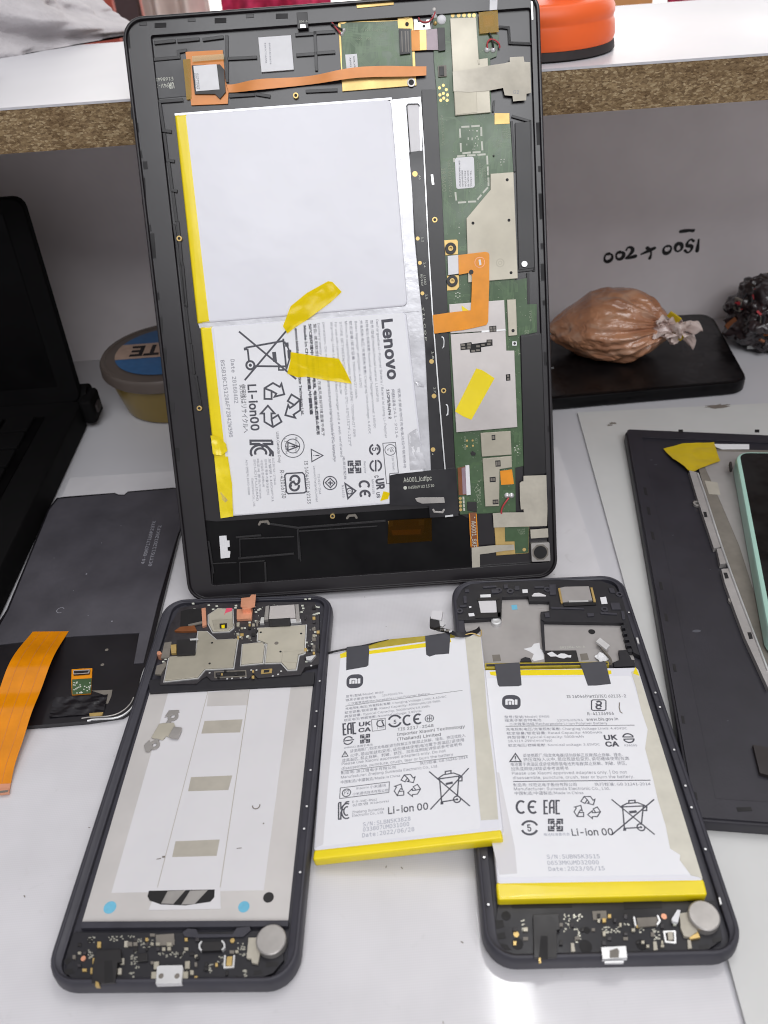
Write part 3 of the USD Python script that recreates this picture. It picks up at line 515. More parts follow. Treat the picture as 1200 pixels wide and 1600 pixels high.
S = tslab('shield_can', 'shield_cool', 'h', [(342, 546), (800, 516), (806, 682), (872, 682), (897, 1318), (390, 1362)], -2.4, -1.3)
tslab('lip_highlight', 'bright_steel', 'h', [(600, 516), (800, 502), (800, 514), (600, 530)], -1.35, -1.2, S)  # bright strip stands in for the highlight along this can edge
def window(view, pts, cells, par, wt):
    o = tslab('cutout', 'slot_black', view, pts, wt, wt + 0.05, par)
    for cx, cy, hw, hh in cells: tslab('chip', 'chip_grey', view, [(cx - hw, cy - hh), (cx + hw, cy - hh), (cx + hw, cy + hh), (cx - hw, cy + hh)], wt + 0.05, wt + 0.1, par)
window('h', [(664, 478), (722, 474), (724, 524), (666, 528)], [(680, 492, 9, 9), (706, 490, 9, 9), (682, 514, 9, 9), (708, 512, 9, 9)], S, -1.2)
window('h', [(422, 624), (515, 610), (520, 626), (640, 611), (642, 590), (690, 588), (692, 640), (595, 655), (597, 692), (505, 700), (500, 672), (425, 678)], [(445, 634, 16, 9), (495, 630, 16, 9), (448, 660, 16, 9), (495, 655, 14, 9), (530, 684, 16, 8), (570, 678, 16, 8), (570, 645, 15, 8), (612, 634, 14, 8), (665, 604, 16, 8), (660, 628, 14, 8)], S, -1.3)
window('h', [(802, 880), (838, 876), (841, 930), (804, 934)], [(820, 892, 9, 9), (822, 917, 9, 9)], S, -1.3)
tslab('yellow_tape', 'tape_yellow', 'h', [(555, 830), (600, 842), (640, 866), (708, 912), (515, 1258), (450, 1232), (378, 1188)], -1.25, -1.15)
S = tslab('shield_can', 'shield', 'h', [(812, 258), (885, 254), (896, 552), (825, 560)], -2.4, -1.5)
obj('vent_hole', sheet(Point(*T.at(V('h', (862, 515)), -1.47 * mm)).buffer(0.7 * mm), -1.47 * mm), 'slot_black', S)
S = tslab('shield_can', 'shield_warm', 'd', [(483, 885), (633, 875), (638, 993), (490, 1003)], -2.4, -1.5); window('d', [(538, 895), (556, 894), (557, 920), (539, 921)], [(547, 907, 5, 8)], S, -1.5)
S = tslab('shield_can', 'shield_warm', 'd', [(493, 1013), (638, 1000), (640, 1056), (578, 1066), (575, 1250), (507, 1252)], -2.4, -1.5)
for q, ce in (([(556, 1023), (582, 1021), (584, 1052), (558, 1054)], [(564, 1038, 4, 10), (575, 1037, 4, 10)]), ([(528, 1106), (558, 1104), (559, 1130), (529, 1131)], [(538, 1118, 5, 7), (550, 1117, 4, 7)]), ([(543, 1219), (572, 1217), (573, 1240), (544, 1242)], [(552, 1230, 5, 6), (564, 1229, 5, 6)])): window('d', q, ce, S, -1.5)
tslab('gold_pad', 'gold', 'b', [(818, 530), (888, 530), (889, 580), (818, 583)], -2.6, -2.3); tslab('gold_pad', 'flex_orange', 'd', [(580, 1075), (640, 1067), (650, 1140), (586, 1145)], -2.4, -2.3)
lb = obj('board_label', slab(Polygon(round_poly([T.at(p, -2.2 * mm) for p in V('g', (385, 362), (548, 352), (556, 615), (398, 630))], 0, 1.0 * mm)), -2.4 * mm, -2.2 * mm), 'paper_white', tab)
ink = Ink(T, -2.17 * mm)
for i, s in enumerate(('SN HA0Q4ZKW', 'IMEI 8640420', '35047204', 'WIFI MAC 98', 'TB-X304L')): ink.text(s, V('g', (418 + i * 24, 470 if i else 385)), V('g', (424 + i * 24, 610)), 0.62, 20)
ink.build('label_print', 'ink_grey', lb)
ink = Ink(T, -2.36 * mm)
for s in ([(440, 100), (510, 97)], [(525, 95), (598, 90)], [(428, 115), (432, 192)], [(435, 237), (438, 312)], [(610, 100), (612, 178)], [(615, 222), (620, 300)], [(450, 325), (522, 318)], [(537, 318), (605, 313)], [(405, 350), (475, 345)], [(490, 342), (562, 340)], [(578, 338), (648, 333)], [(660, 345), (664, 420)], [(666, 437), (668, 512)], [(671, 530), (673, 605)], [(668, 615), (625, 662)], [(612, 678), (578, 720)], [(567, 735), (498, 738)], [(482, 740), (412, 745)], [(398, 727), (390, 655)], [(378, 365), (380, 400)]): ink.line(V('g', *s), 0.75)
for x, y, w_, h_ in ((510, 130, 5, 10), (540, 130, 5, 10), (575, 133, 14, 14), (500, 200, 9, 22), (533, 202, 9, 22), (575, 180, 16, 8), (560, 195, 6, 12), (585, 205, 6, 14), (488, 250, 5, 14), (562, 240, 6, 10), (580, 258, 6, 14), (556, 264, 6, 10), (540, 290, 5, 6), (556, 290, 5, 6), (422, 956, 9, 9), (424, 1006, 9, 9), (780, 378, 8, 8), (806, 376, 8, 8), (776, 400, 8, 8), (804, 398, 8, 8), (780, 424, 8, 8)):
    ink.fill(V('g', (x - w_ / 2, y - h_ / 2), (x + w_ / 2, y - h_ / 2), (x + w_ / 2, y + h_ / 2), (x - w_ / 2, y + h_ / 2)))
for x, y in ((385, 205), (385, 228), (402, 198), (402, 240), (418, 205), (418, 228), (875, 1490), (895, 1475), (905, 1500), (880, 1510), (900, 1530)): ink.fill(V('h', (x - 5, y - 4), (x + 5, y - 4), (x + 5, y + 4), (x - 5, y + 4)))
ink.build('solder_pads', 'silk_white', pcb, kind='stuff')
ink = Ink(T, -2.35 * mm)
ink.text('A6001_MB_PCB_V4', V('b', (566, 540)), V('b', (574, 684)), 0.9, 24).text('6a01 M103C94V-0', V('b', (598, 750)), V('b', (606, 925)), 1.2, 24).text('IS 8400', V('b', (568, 788)), V('b', (574, 900)), 1.7, 24).text('F3', V('g', (352, 450)), V('g', (354, 490)), 1.2, 24)
for i in range(5): ink.text(['U2401', 'R2418', 'C2406', 'L2403', 'TP9'][i], V('g', (570 + 22 * i, 385 + 20 * i)), V('g', (575 + 22 * i, 480 + 25 * i)), 0.6, 20)
for i in range(5): ink.text(['C3101', 'R3102', 'U3103', 'C310', 'R311'][i], V('g', (785 + 16 * i, 110)), V('g', (790 + 16 * i, 200)), 0.6, 20)
for i in range(3): ink.text(['J1701 TP', 'R1722', 'X12'][i], V('g', (735 + 18 * i, 210)), V('g', (738 + 18 * i, 275)), 0.6, 20)
ink.text('TP24', V('h', (995, 345)), V('h', (1000, 440)), 1.0, 20).text('S2', V('h', (955, 540)), V('h', (998, 538)), 1.4, 20)
for x, y, n in ((452, 1395, 'C90'), (455, 1460, 'R8'), (548, 1410, 'C7'), (905, 670, 'J')): ink.text(n, V('h', (x, y)), V('h', (x + 3, y + 50)), 0.8, 20)
ink.build('silkscreen', 'silk_dim', pcb)
for x, y in ((525, 1430), (478, 1432), (528, 1474), (478, 1478)): obj('test_pad', sheet(Point(*T.at(V('h', (x, y)), -2.35 * mm)).buffer(0.45 * mm), -2.34 * mm), 'gold', pcb)
for x, y in ((578, 400), (592, 420), (560, 412), (578, 438), (562, 445), (596, 470), (566, 470), (598, 445), (580, 460)): obj('test_pad', sheet(Point(*T.at(V('b', (x, y)), -2.35 * mm)).buffer(0.6 * mm), -2.34 * mm), 'gold', pcb)
for c, w_ in (((530, 1540), 30), ((718, 345), 10)): tslab('small_chip', 'chip_black', 'h' if c[1] > 1000 else 'g', [(c[0] - w_ * .7, c[1] - 10), (c[0] - 4, c[1] - w_ * .7), (c[0] + w_ * .7, c[1] - 6), (c[0] + w_ * .6, c[1] + w_ * .5), (c[0] - w_ * .5, c[1] + w_ * .5)], -2.4, -1.7, pcb)
tslab('coax_socket', 'bright_steel', 'h', [(855, 605), (893, 605), (893, 640), (856, 640)], -2.4, -1.9, pcb); obj('hole', sheet(Point(*T.at(V('h', (875, 622)), -1.85 * mm)).buffer(0.6 * mm), -1.88 * mm), 'chip_black', pcb)
def traces(name, poly, n, par, w, seed):
    g = np.random.default_rng(seed); ls = []; x0, y0, x1, y1 = poly.bounds; safe = poly.buffer(-0.6 * mm)
    for _ in range(n):
        p = A([g.uniform(x0, x1), g.uniform(y0, y1)]); k = int(g.integers(2, 6)); v1 = g.uniform(3, 14) * mm * g.choice([-1, 1]); j = g.uniform(1, 5) * mm * g.choice([-1, 1]); v2 = g.uniform(2, 10) * mm * np.sign(v1); hz = g.random() < .25
        for i in range(k):
            o = p + (A([0, 0.55 * mm * i]) if hz else A([0.55 * mm * i, 0])); q = A([o, o + [0, v1], o + [j, v1 + abs(j) * np.sign(v1)], o + [j, v1 + abs(j) * np.sign(v1) + v2]])
            if hz: q = np.c_[q[:, 1] - o[1] + o[0], q[:, 0] - o[0] + o[1]]
            l = LineString(q).intersection(safe)
            if l.length > 1 * mm: ls.append(l.buffer(0.10 * mm, cap_style='flat', join_style='mitre'))
    return obj(name, sheet(unary_union(ls), w * mm), 'trace_green', par, kind='stuff')
PCB = P(T, [(676, 25), (745, 18), (748, 45), (780, 55), (776, 88), (766, 92), (768, 180), (796, 178), (802, 262), (805, 438), (825, 434), (828, 475), (839, 475), (839, 519), (812, 525), (818, 728), (805, 731), (806, 800), (719, 804), (712, 737), (698, 456), (682, 140), (678, 95)], -2.4 * mm)
traces('copper_traces', PCB, 130, pcb, -2.38, 5); traces('copper_traces', P(T, V('b', (96, 106), (364, 98), (366, 132), (430, 134), (436, 345), (106, 372)), -2.35 * mm), 40, sb, -2.33, 6)
vi = Ink(T, -2.345 * mm); vg = np.random.default_rng(3); bx = PCB.bounds; vs_ = PCB.buffer(-0.5 * mm)
for k in range(620):
    o = Point(vg.uniform(bx[0], bx[2]), vg.uniform(bx[1], bx[3]))
    if vs_.contains(o): vi.g.append(o.buffer(vg.uniform(0.10, 0.20) * mm, quad_segs=2))
vi.build('via_dots', 'silk_dim', pcb, kind='stuff')
# screw bosses with gold brackets
for view, q, c in (('g', [(293, 1065), (400, 1060), (412, 1075), (413, 1185), (305, 1195)], (350, 1135)), ('h', [(312, 58), (412, 52), (413, 150), (392, 176), (312, 182)], (355, 101))):
    tslab('boss_bracket', 'gold', view, q, -2.4, -2.0); o = Point(*T.at(V(view, c), -1.4 * mm))
    obj('screw_boss', slab(o.buffer(2.4 * mm).difference(o.buffer(1.1 * mm)), -2.4 * mm, -1.3 * mm), 'chip_black', tab); obj('brass_insert', slab(o.buffer(1.1 * mm).difference(o.buffer(0.55 * mm)), -2.4 * mm, -1.2 * mm), 'gold', tab)
obj('locating_pin', slab(Point(*T.at(V('g', (980, 1267)), -1 * mm)).buffer(1.25 * mm), -3 * mm, -1.2 * mm), 'bright_steel', tab)
# brass inserts
for v_, c in (('b', (538, 1030)), ('a', (940, 497)), ('a', (333, 1242)), ('c', (140, 540)), ('c', (708, 1000)), ('d', (298, 673))):
    o = Point(*T.at(V(v_, c), -1.9 * mm)); obj('brass_insert', slab(o.buffer(1.15 * mm).difference(o.buffer(0.6 * mm)), -3.2 * mm, -1.85 * mm), 'gold', tab); obj('hole', sheet(o.buffer(0.6 * mm), -1.95 * mm), 'slot_black', tab)
# orange L-shaped flex with white plug
of = tslab('plug_pad', 'paper_white', 'g', [(325, 1200), (414, 1190), (418, 1350), (330, 1362)], -2.2, -1.1)
fl = obj('orange_flex', slab(Polygon([T.at(p, -0.9 * mm) for p in [(716.1, 398.5), (758, 393.4), (763, 394.5), (764.7, 398), (764.5, 440), (762.8, 502.5), (760, 507.8), (742, 512), (724.4, 515.6), (678.4, 521.3), (676.2, 492.2), (705.6, 487.9), (735.6, 484.7), (737.2, 455), (737.5, 431.3), (735.3, 425.7), (717, 429.3)]]), -1.2 * mm, -0.9 * mm), 'flex_orange', tab)
obj('flex_hole', slab(Point(*T.at(V('g', (525, 1337)), -0.9 * mm)).buffer(0.95 * mm), -0.95 * mm, -0.8 * mm), 'chip_black', fl)
tslab('mark', 'paper_white', 'g', [(588, 1232), (606, 1228), (612, 1275), (594, 1280)], -0.9, -0.84, fl); ink = Ink(T, -0.86 * mm); ink.ring(V('g', (598, 1254)), 2.1, 0.25); ink.build('mark_ring', 'copper', fl)
tslab('yellow_corner', 'tape_yellow', 'h', [(432, 305), (500, 352), (440, 352)], -1.3, -1.2)
# ---- battery: two pouch cells, silver side flange with a long black protection strip
bat = UsdGeom.Xform.Define(stage, '/World/tablet/battery').GetPrim()
TP = lambda pts, w: [T.at(p, w * mm) for p in pts]
obj('side_flange', slab(Polygon(TP([(609, 156), (657, 151), (660, 240), (637, 262), (654, 440), (664, 530), (676, 742), (650, 745), (620, 500)], -2.2)), -3.2 * mm, -2.2 * mm), 'cell_silver', bat)
obj('protection_strip', slab(Polygon(TP([(639, 238), (661, 235), (674, 480), (694, 742), (674, 745), (664, 540), (652, 400)], -1.9)), -3.1 * mm, -1.7 * mm), 'flex_black', bat)
obj('grey_window', slab(Polygon(TP([(636, 163), (654.5, 162.5), (657, 238), (641.5, 239.5)], -1.7)), -2.2 * mm, -1.9 * mm), 'tray_film', bat)
obj('window_rim', slab(LineString(TP([(641, 240), (635.5, 165), (638, 162.6), (653, 162.2), (655, 165)], -1.7)).buffer(0.22 * mm), -2.2 * mm, -1.6 * mm), 'chip_black', bat)
for k, pts in (('b', [(352, 480), (395, 470), (418, 735), (365, 750)]), ('b', [(368, 752), (425, 745), (455, 1430), (415, 1440)]), ('d', [(112, 285), (165, 275), (185, 620), (150, 640)]), ('d', [(150, 640), (200, 655), (222, 1050), (170, 1060)])):
    obj('flange_tape', slab(Polygon(TP(V(k, *pts), -2.0)), -2.2 * mm, -2.0 * mm), 'cell_silver', bat)
for v_, c, r in (('b', (445, 815), 1.1), ('b', (458, 1118), 0.8), ('b', (468, 1232), 0.8), ('b', (480, 1375), 0.8), ('d', (238, 527), 1.0), ('d', (250, 700), 1.0), ('d', (245, 968), 1.0)):
    o = Point(*T.at(V(v_, c), -1.65 * mm)); obj('test_pad', sheet(o.buffer(r * mm), -1.66 * mm), 'gold', bat)
ink = Ink(T, -1.67 * mm)
for v_, c, s, l in (('b', (462, 822), 'A1', 22), ('b', (475, 1110), '1.2', 26), ('b', (485, 1228), '1.4', 26), ('b', (494, 1378), '1.5', 26), ('d', (238, 475), '1.8', 40), ('d', (248, 655), '1.7', 30), ('d', (240, 985), '+', 12), ('d', (182, 90), 'RU 94V', 60), ('d', (198, 95), 'L16D2', 50), ('d', (190, 255), 'T I L C O P', 170)):
    ink.text(s, V(v_, c), V(v_, (c[0] + l * 0.09, c[1] + l)), 0.8, 22)
ink.build('strip_print', 'silk_white', bat)
c1 = TP([(273.5, 179), (612, 154), (618, 165), (636, 470), (634, 478), (308.5, 505)], -0.8); c1 = TP([(273.5, 179), (611, 154.5), (637, 478), (308.5, 505.5)], -0.8)
c2 = TP([(313, 511.5), (634.5, 487), (668.5, 783.5), (344.5, 808.5)], -0.8)
for nm, q, q0, q1 in (('cell', c1, (292.5, 177), (329.5, 503)), ('cell', c2, (332.5, 509.5), (365, 806))):
    c_ = obj(nm, pillow(q, -3.15 * mm, -0.8 * mm, 0.0009, 0.0022, 6), 'cell_white', bat, 40)
tapes = []
for q in ([(272.5, 179.6), (292.5, 177.6), (329.5, 503.4), (307.8, 505.6)], [(312.4, 511.8), (332.5, 510), (365, 806), (343.8, 808.6)]):
    yt = Polygon(TP(q, -0.7)); o = obj('yellow_edge_tape', loft([Z(round_poly(TP(q, -0.7), i, 0.0004, 3), w * mm) for i, w in ((0.0, -3.0), (0.0, -1.5), (0.0004, -0.95), (0.0009, -0.72))]), 'tape_yellow', bat, 50)
obj('label', slab(Polygon(round_poly(TP([(334, 511.5), (631, 488.5), (665, 780), (367, 804)], -0.75), 0, 0.001)), -0.8 * mm, -0.74 * mm), 'label_white', bat)
obj('top_seam', slab(Polygon(TP([(272, 176.5), (612, 151.5), (612, 155), (273, 180.5)], -1)), -3.1 * mm, -1.6 * mm), 'cell_silver', bat)
obj('seam', slab(Polygon(TP([(309, 504), (654, 477), (655, 486), (312, 513)], -1.6)), -3.1 * mm, -1.75 * mm), 'cell_silver', bat)
# wrinkled yellow corners
for q in ([(335, 700), (350, 690), (354, 714), (338, 712)],): pass
# -- lettering on the lower cell (it reads downwards)
ink = Ink(T, -0.70 * mm)
ink.text('Lenovo', V('c', (917, 156)), V('c', (945, 423)), 4.5, 70, 3); ink.build('brand_lettering', 'ink_grey', bat)
fine = Ink(T, -0.70 * mm); bold = Ink(T, -0.70 * mm)
def dn(i, s, x, y0, y1, h=1.05, b=0, size=22): i.text(s, V('k', (x, y0)), V('k', (x + 0.078 * (y1 - y0), y1)), h, size, b)
for s, x, y0, y1 in (('Rechargeable Li-Polymer Battery / Baterai isi ulang Li-Polymer', 965, -5, 822), ('型号/型號/Model/Model baterai: L16D2P31', 928, 0, 570), ('标称电压/标稱電壓/Nominal voltage/Tegangan nominal: 3.85VDC', 893, 0, 755), ('充电限制电压/充電限制電壓/Charging limit voltage: 4.4VDC', 855, 0, 795),
                     ('Batas tegangan pengisian: 4.4VDC', 818, 5, 475), ('额定容量/额定容量 7000mAh/27.0Wh', 782, 5, 545), ('Minimum capacity/Kapasitas minimal(MIN): 7000mAh/27.0Wh', 748, 5, 815), ('STORE BETWEEN/SIMPAN PADA 0°C~50°C/32°F~122°F', 712, 10, 880), ('For use with Lenovo portable computer', 678, 12, 520),
                     ('Warning: Use Lenovo specified charger and a well ventilated', 648, 12, 955), ('temperature not higher than 50°C. Keep the', 628, 380, 985), ('peralatan. Do not make the circuit short or squeeze the battery', 595, 15, 975), ('battery away from fire', 560, 18, 400), ('GB 31241-2014', 1078, 480, 820), ('锂离子聚合物可充电电池组件联想移动', 1118, 475, 1030), ('产品标准号', 1074, 478, 600)): dn(fine, s, x, y0, y1)
for s, x, y0, y1 in (('警告: 使用联想指定充电器, 在通风良好环境温度不高于', 532, 25, 810), ('50°C的环境中. 不得拆解电池, 电池浸水后禁止使用', 498, 25, 800), ('Made in China/中国制造/中國製造', 462, 35, 660), ('Lenovo Mobile Communication Technology Ltd.', 400, 40, 665), ('11CP3/94/94 2', 1040, 480, 690)): dn(bold, s, x, y0, y1, 1.15, 1 if s[0] < 'z' else 0, 24)
dn(bold, 'Li-ion00', 75, 442, 775, 3.6, 2, 60); dn(bold, '使用後はリサイクルへ', 22, 445, 785, 2.3, 0, 40)
dn(bold, 'R-41016730', 298, 1042, 1240, 1.9, 0, 30); dn(bold, 'IS 16046/IEC 62133', 468, 978, 1278, 1.55, 0, 30); dn(bold, 'USA Canada Only', 272, 775, 992, 1.2, 0, 24)
for s, x, y0, y1 in (('AU180746-17044A', 245, 958, 1145), ('모델명 L16D2P31', 220, 960, 1265), ('전지의 종류 리튬이온전지', 192, 965, 1215), ('수입업자 한국레노버', 165, 970, 1160), ('제조국 중국/China', 138, 960, 1240), ('SCUD(FUJIAN)', 115, 965, 1260), ('Electronics Co., Ltd.', 100, 1100, 1300), ('A/S 연락처 1670-0088', 60, 970, 1215), ('Lenovo(Thailand)Limited', 530, 1012, 1265), ('TIS 2217-2548', 560, 1068, 1210), ('电源适配器', 735, 945, 1110), ('N14535', 728, 1145, 1235), ('Recycle', 880, 980, 1065), ('MH28185', 935, 1105, 1210), ('3.85V 7000mAh', 1075, 945, 1045)): dn(fine, s, x, y0, y1, 0.95)
# marks: right (u) runs down the picture, up (v) runs to the right
def sym(o, sx, sy): return lmap(V('k', o), (sx * 0.078 / 4.444, sx / 4.444), (sy / 4.444, -sy * 0.07 / 4.444))
b2 = Ink(T, -0.70 * mm); sym_bin(b2, lambda x, y: V('k', (62 + 33 * y + 3.2 * (x - 5), 345 - 26 * (10 - x) + 2 - 2 * y)), 0.75) if False else None
K = lambda x, y: V('k', (x, y))
b2.line([K(15, 80), K(412, 410)], 0.8).line([K(372, 42), K(55, 418)], 0.8).line([K(62, 192), K(325, 145)], 0.8).line([K(75, 200), K(85, 290)], 0.8).line([K(120, 320), K(350, 322)], 0.8).line([K(322, 130), K(345, 345)], 0.8).line([K(330, 150), K(352, 185), K(365, 215), K(368, 262), K(345, 340)], 0.7)
b2.line([K(356, 215), K(372, 213), K(374, 260), K(360, 262)], 0.7, True).line([K(335, 172), K(360, 170)], 1.8).line([K(258, 222), K(266, 290)], 1.7).fill([K(48, 192), K(72, 188), K(74, 208), K(50, 212)]).ring(K(94, 314), 1.75, 0.9).disc(K(94, 314), 0.7).line([K(292, 325), K(320, 325), K(322, 347), K(292, 347)], 0.7, True)
b2.build('crossed_bin_symbol', 'ink_grey', bat)
b3 = Ink(T, -0.70 * mm); sym_recycle(b3, lambda x, y: K(163 + y * 28.5, 438 + x * 30.5), 0.8); b3.build('recycling_symbol', 'ink_grey', bat)
mk = Ink(T, -0.70 * mm)
sym_kc(mk, lambda x, y: K(95 + y * 15 + 0.6 * x, 838 + x * 11.5), 1.0)
mk.ring(K(388, 875), 5.1, 0.35).ring(K(388, 875), 3.1, 0.35).text('RECYCLE', K(404, 812), K(404, 930), 1.0, 24).text('LI-ION', K(330, 820), K(340, 930), 0.9, 24); sym_tri(mk, lambda x, y: K(355 + 8 * y, 850 + 5.5 * x), 0.6)
sym_tri(mk, lambda x, y: K(517 + 8.8 * y + 0.4 * x, 898 + 8.6 * x), 0.45)
mk.line([K(345, 1066), K(455, 1060), K(470, 1075), K(482, 1190), K(468, 1200), K(358, 1206), K(345, 1195), K(333, 1080)], 0.65, True)
mk.ring(K(404, 1112), 2.0, 1.0, -100, 190).ring(K(400, 1153), 2.0, 1.0, 80, 370).line([K(388, 1120), K(416, 1146)], 0.9).line([K(436, 1100), K(428, 1122)], 0.9).line([K(372, 1164), K(378, 1142)], 0.9)
mk.ring(K(648, 1132), 3.0, 0.45).line([K(615, 1130), K(648, 1098), K(682, 1132), K(650, 1165)], 0.5, True).line([K(632, 1131), K(668, 1132)], 0.6).line([K(648, 1115), K(650, 1150)], 0.6)
sym_box(mk, lambda x, y: K(772 + 8.6 * y + 0.4 * x, 980 + 8.3 * x - 0.3 * y), 0.75); sym_five(mk, lambda x, y: K(920 + 7.7 * y, 860 + 7.9 * x), 0.85); mk.text('5', K(938, 882), K(941, 914), 2.7, 40, 1)
mk.ring(K(965, 1012), 2.45, 0.8, 110, 250).ring(K(965, 1012), 2.45, 0.8, -70, 70).line([K(965, 972), K(965, 1052)], 0.7)
mk.ring(K(1066, 902), 2.4, 0.3).text('PS', K(1063, 884), K(1066, 920), 1.4, 26).text('E', K(1044, 893), K(1046, 910), 1.3, 26).line([K(1014, 856), K(1102, 850), K(1122, 1062), K(1062, 1066), K(1062, 1135), K(1040, 1137)], 0.3, True)
sym_ce(mk, lambda x, y: K(845 + 7.6 * y + 0.5 * x, 1118 + 6.0 * x), 1.0)
mk.text('UR', K(965, 1100), K(975, 1180), 3.3, 50, 3).text('c', K(955, 1080), K(957, 1098), 2.4, 40, 1).text('US', K(968, 1195), K(974, 1238), 1.5, 30, 1)
mk.line([K(752, 1135), K(826, 1186), K(772, 1240)], 0.7, True).ring(K(783, 1188), 1.3, 0.5).text('C', K(774, 1180), K(775, 1198), 1.3, 26)
mk.build('approval_marks', 'ink_grey', bat); bold.build('bold_print', 'ink_grey', bat); fine.build('fine_print', 'ink_light', bat)
dt = Ink(T, -0.70 * mm); dt.text('Date 20160402', V('c', (273, 330)), V('c', (290, 520)), 1.7, 30, 0, True).text('8SSB18C15128AFFZ842W396', V('c', (230, 333)), V('c', (268, 665)), 1.7, 30, 0, True); dt.build('date_print', 'ink_light', bat)
def wavy(name, m, fr, view, pts, w, amp, parent, seed=1, freq=120, th=0.00006, edge=0.0015):
    """A thin tape with its own gentle buckles and slightly lifted edges."""
    pg = P(fr, V(view, *pts), w * mm); sh_ = sheet(pg, 0.0); vv, ff = trimesh.remesh.subdivide_to_size(sh_.vertices, sh_.faces, edge)
    me = trimesh.Trimesh(vv, ff, process=True); vv = np.array(me.vertices); ex_ = pg.exterior
    d = A([ex_.distance(Point(*q)) for q in vv[:, :2]]); h = amp * mm * (np.abs(meshkit.fbm(np.c_[vv[:, :2] * freq, np.zeros(len(vv))], 3, seed) - 0.5) * 2 + 0.7 * np.exp(-d / 0.0012) * meshkit.noise(np.c_[vv[:, :2] * 90, np.zeros(len(vv))], seed + 5))
    N = len(vv); top = np.c_[vv[:, :2], w * mm + h + th]; bot = np.c_[vv[:, :2], w * mm + h]
    return obj(name, trimesh.Trimesh(np.vstack([top, bot]), np.vstack([me.faces, me.faces[:, ::-1] + N]), process=False), m, parent, True)
# yellow tapes across the battery
def tape(name, m, view, pts, w, fr=T, parent=tab, th=0.08): return obj(name, slab(P(fr, V(view, *pts), w * mm), w * mm, (w + th) * mm), m, parent)
wavy('yellow_tape', 'tape_clear_yellow', T, 'c', [(690, -2), (708, 2), (747, 44), (700, 88), (592, 168), (556, 190), (516, 221), (497, 190), (520, 130), (530, 105), (600, 48)], -0.66, 0.5, tab, 4)
wavy('yellow_tape', 'tape_clear_yellow', T, 'c', [(530, 300), (640, 318), (735, 328), (760, 372), (790, 435), (680, 420), (598, 405), (560, 408), (515, 392), (528, 340)], -0.66, 0.5, tab, 4)
wavy('yellow_wrinkle', 'tape_yellow', T, 'c', [(190, 655), (225, 660), (255, 690), (262, 720), (235, 740), (200, 735)], -0.7, 1.0, bat, 8, 200)
wavy('yellow_wrinkle', 'tape_yellow', T, 'c', [(205, 750), (262, 745), (280, 860), (285, 1000), (232, 1008)], -0.72, 0.55, bat, 9, 140)
# wrinkled film on the yellow edge, lower left, and torn film at right
tape('loose_film', 'tape_clear', 'c', [(232, 895), (262, 932), (250, 942), (228, 918)], -0.6); tape('loose_film', 'tape_clear_yellow', 'c', [(925, 893), (952, 900), (945, 925), (912, 935)], -0.6)
def crumple(name, m, fr, view, pts, w, amp, n, parent, seed=1, th=0.00006, freq=350):
    """A wrinkled foil over the pixel quad pts."""
    q = A(V(view, *pts)); U, W = np.meshgrid(np.linspace(0, 1, n), np.linspace(0, 1, n)); xy = ((1 - U) * (1 - W))[..., None] * q[0] + (U * (1 - W))[..., None] * q[1] + (U * W)[..., None] * q[2] + ((1 - U) * W)[..., None] * q[3]
    l = A([fr.at(p, w * mm) for p in xy.reshape(-1, 2)]); h = meshkit.fbm(np.c_[l * freq, np.zeros(len(l))], 4, seed); h = np.abs(h - 0.5) * 2 * amp * mm
    top = np.c_[l, w * mm + h]; bot = np.c_[l, w * mm + h - th]; f = []; N = len(l)
    for j in range(n - 1):
        for i in range(n - 1):
            a = j * n + i; b, c, d = a + 1, a + n + 1, a + n
            f += [(a, c, b), (a, d, c), (N + a, N + b, N + c), (N + a, N + c, N + d)]
    me = trimesh.Trimesh(np.vstack([top, bot]), A(f), process=False)
    if me.face_normals[0][2] < 0: me.invert()
    return obj(name, me, m, parent, True)
crumple('wrinkled_foil', 'cell_silver', T, 'd', [(118, 890), (165, 860), (212, 1062), (130, 1072)], -0.75, 0.3, 24, bat, 3, 0.00006, 160)
crumple('wrinkled_foil', 'cell_silver', T, 'd', [(155, 625), (196, 640), (202, 655), (168, 650)], -1.7, 0.9, 12, bat, 5)
# ---- bottom of the tablet
tslab('lower_dark_film', 'cover_black', 'c', [(96, 1010), (215, 1022), (560, 1000), (940, 975), (1190, 960), (1290, 1010), (1300, 1235), (700, 1262), (115, 1310)], -3.2, -3.05)  # black film added to keep the lower end of the tablet dark
for q in ([(560, 1062), (900, 1040), (905, 1180), (570, 1195)], [(190, 1200), (300, 1195), (302, 1290), (195, 1300)], [(310, 1195), (420, 1188), (425, 1280), (312, 1288)], [(310, 1095), (545, 1085), (545, 1170), (312, 1180)]): tslab('recess_edge', 'tablet_tray', 'c', [q[0], q[1], (q[1][0] - 3, q[1][1] + 5), (q[0][0] + 5, q[0][1] + 5), (q[3][0] + 5, q[3][1] - 4), q[3]], -3.05, -2.3)
lf = tslab('display_flex', 'flex_black', 'd', [(26, 1098), (60, 1090), (225, 1073), (362, 1062), (372, 1300), (230, 1308), (225, 1250), (28, 1246)], -2.0, -0.55)
ink = Ink(T, -0.50 * mm); ink.text('A6001_lcdfpc', V('d', (98, 1132)), V('d', (240, 1121)), 2.1, 40).text('E65069 U2 13 10', V('d', (122, 1165)), V('d', (252, 1154)), 1.25, 30).disc(V('d', (106, 1159)), 0.8); ink.build('flex_print', 'silk_white', lf)
tslab('silver_hook', 'steel', 'd', [(155, 1212), (175, 1208), (300, 1207), (305, 1234), (190, 1238), (165, 1228)], -0.5, -0.1, lf)
obj('spring_clip', slab(LineString([T.at(p, -1 * mm) for p in V('d', (246, 1268), (252, 1278), (292, 1280), (299, 1268))]).buffer(0.45 * mm), -2.2 * mm, -0.4 * mm), 'steel', lf)
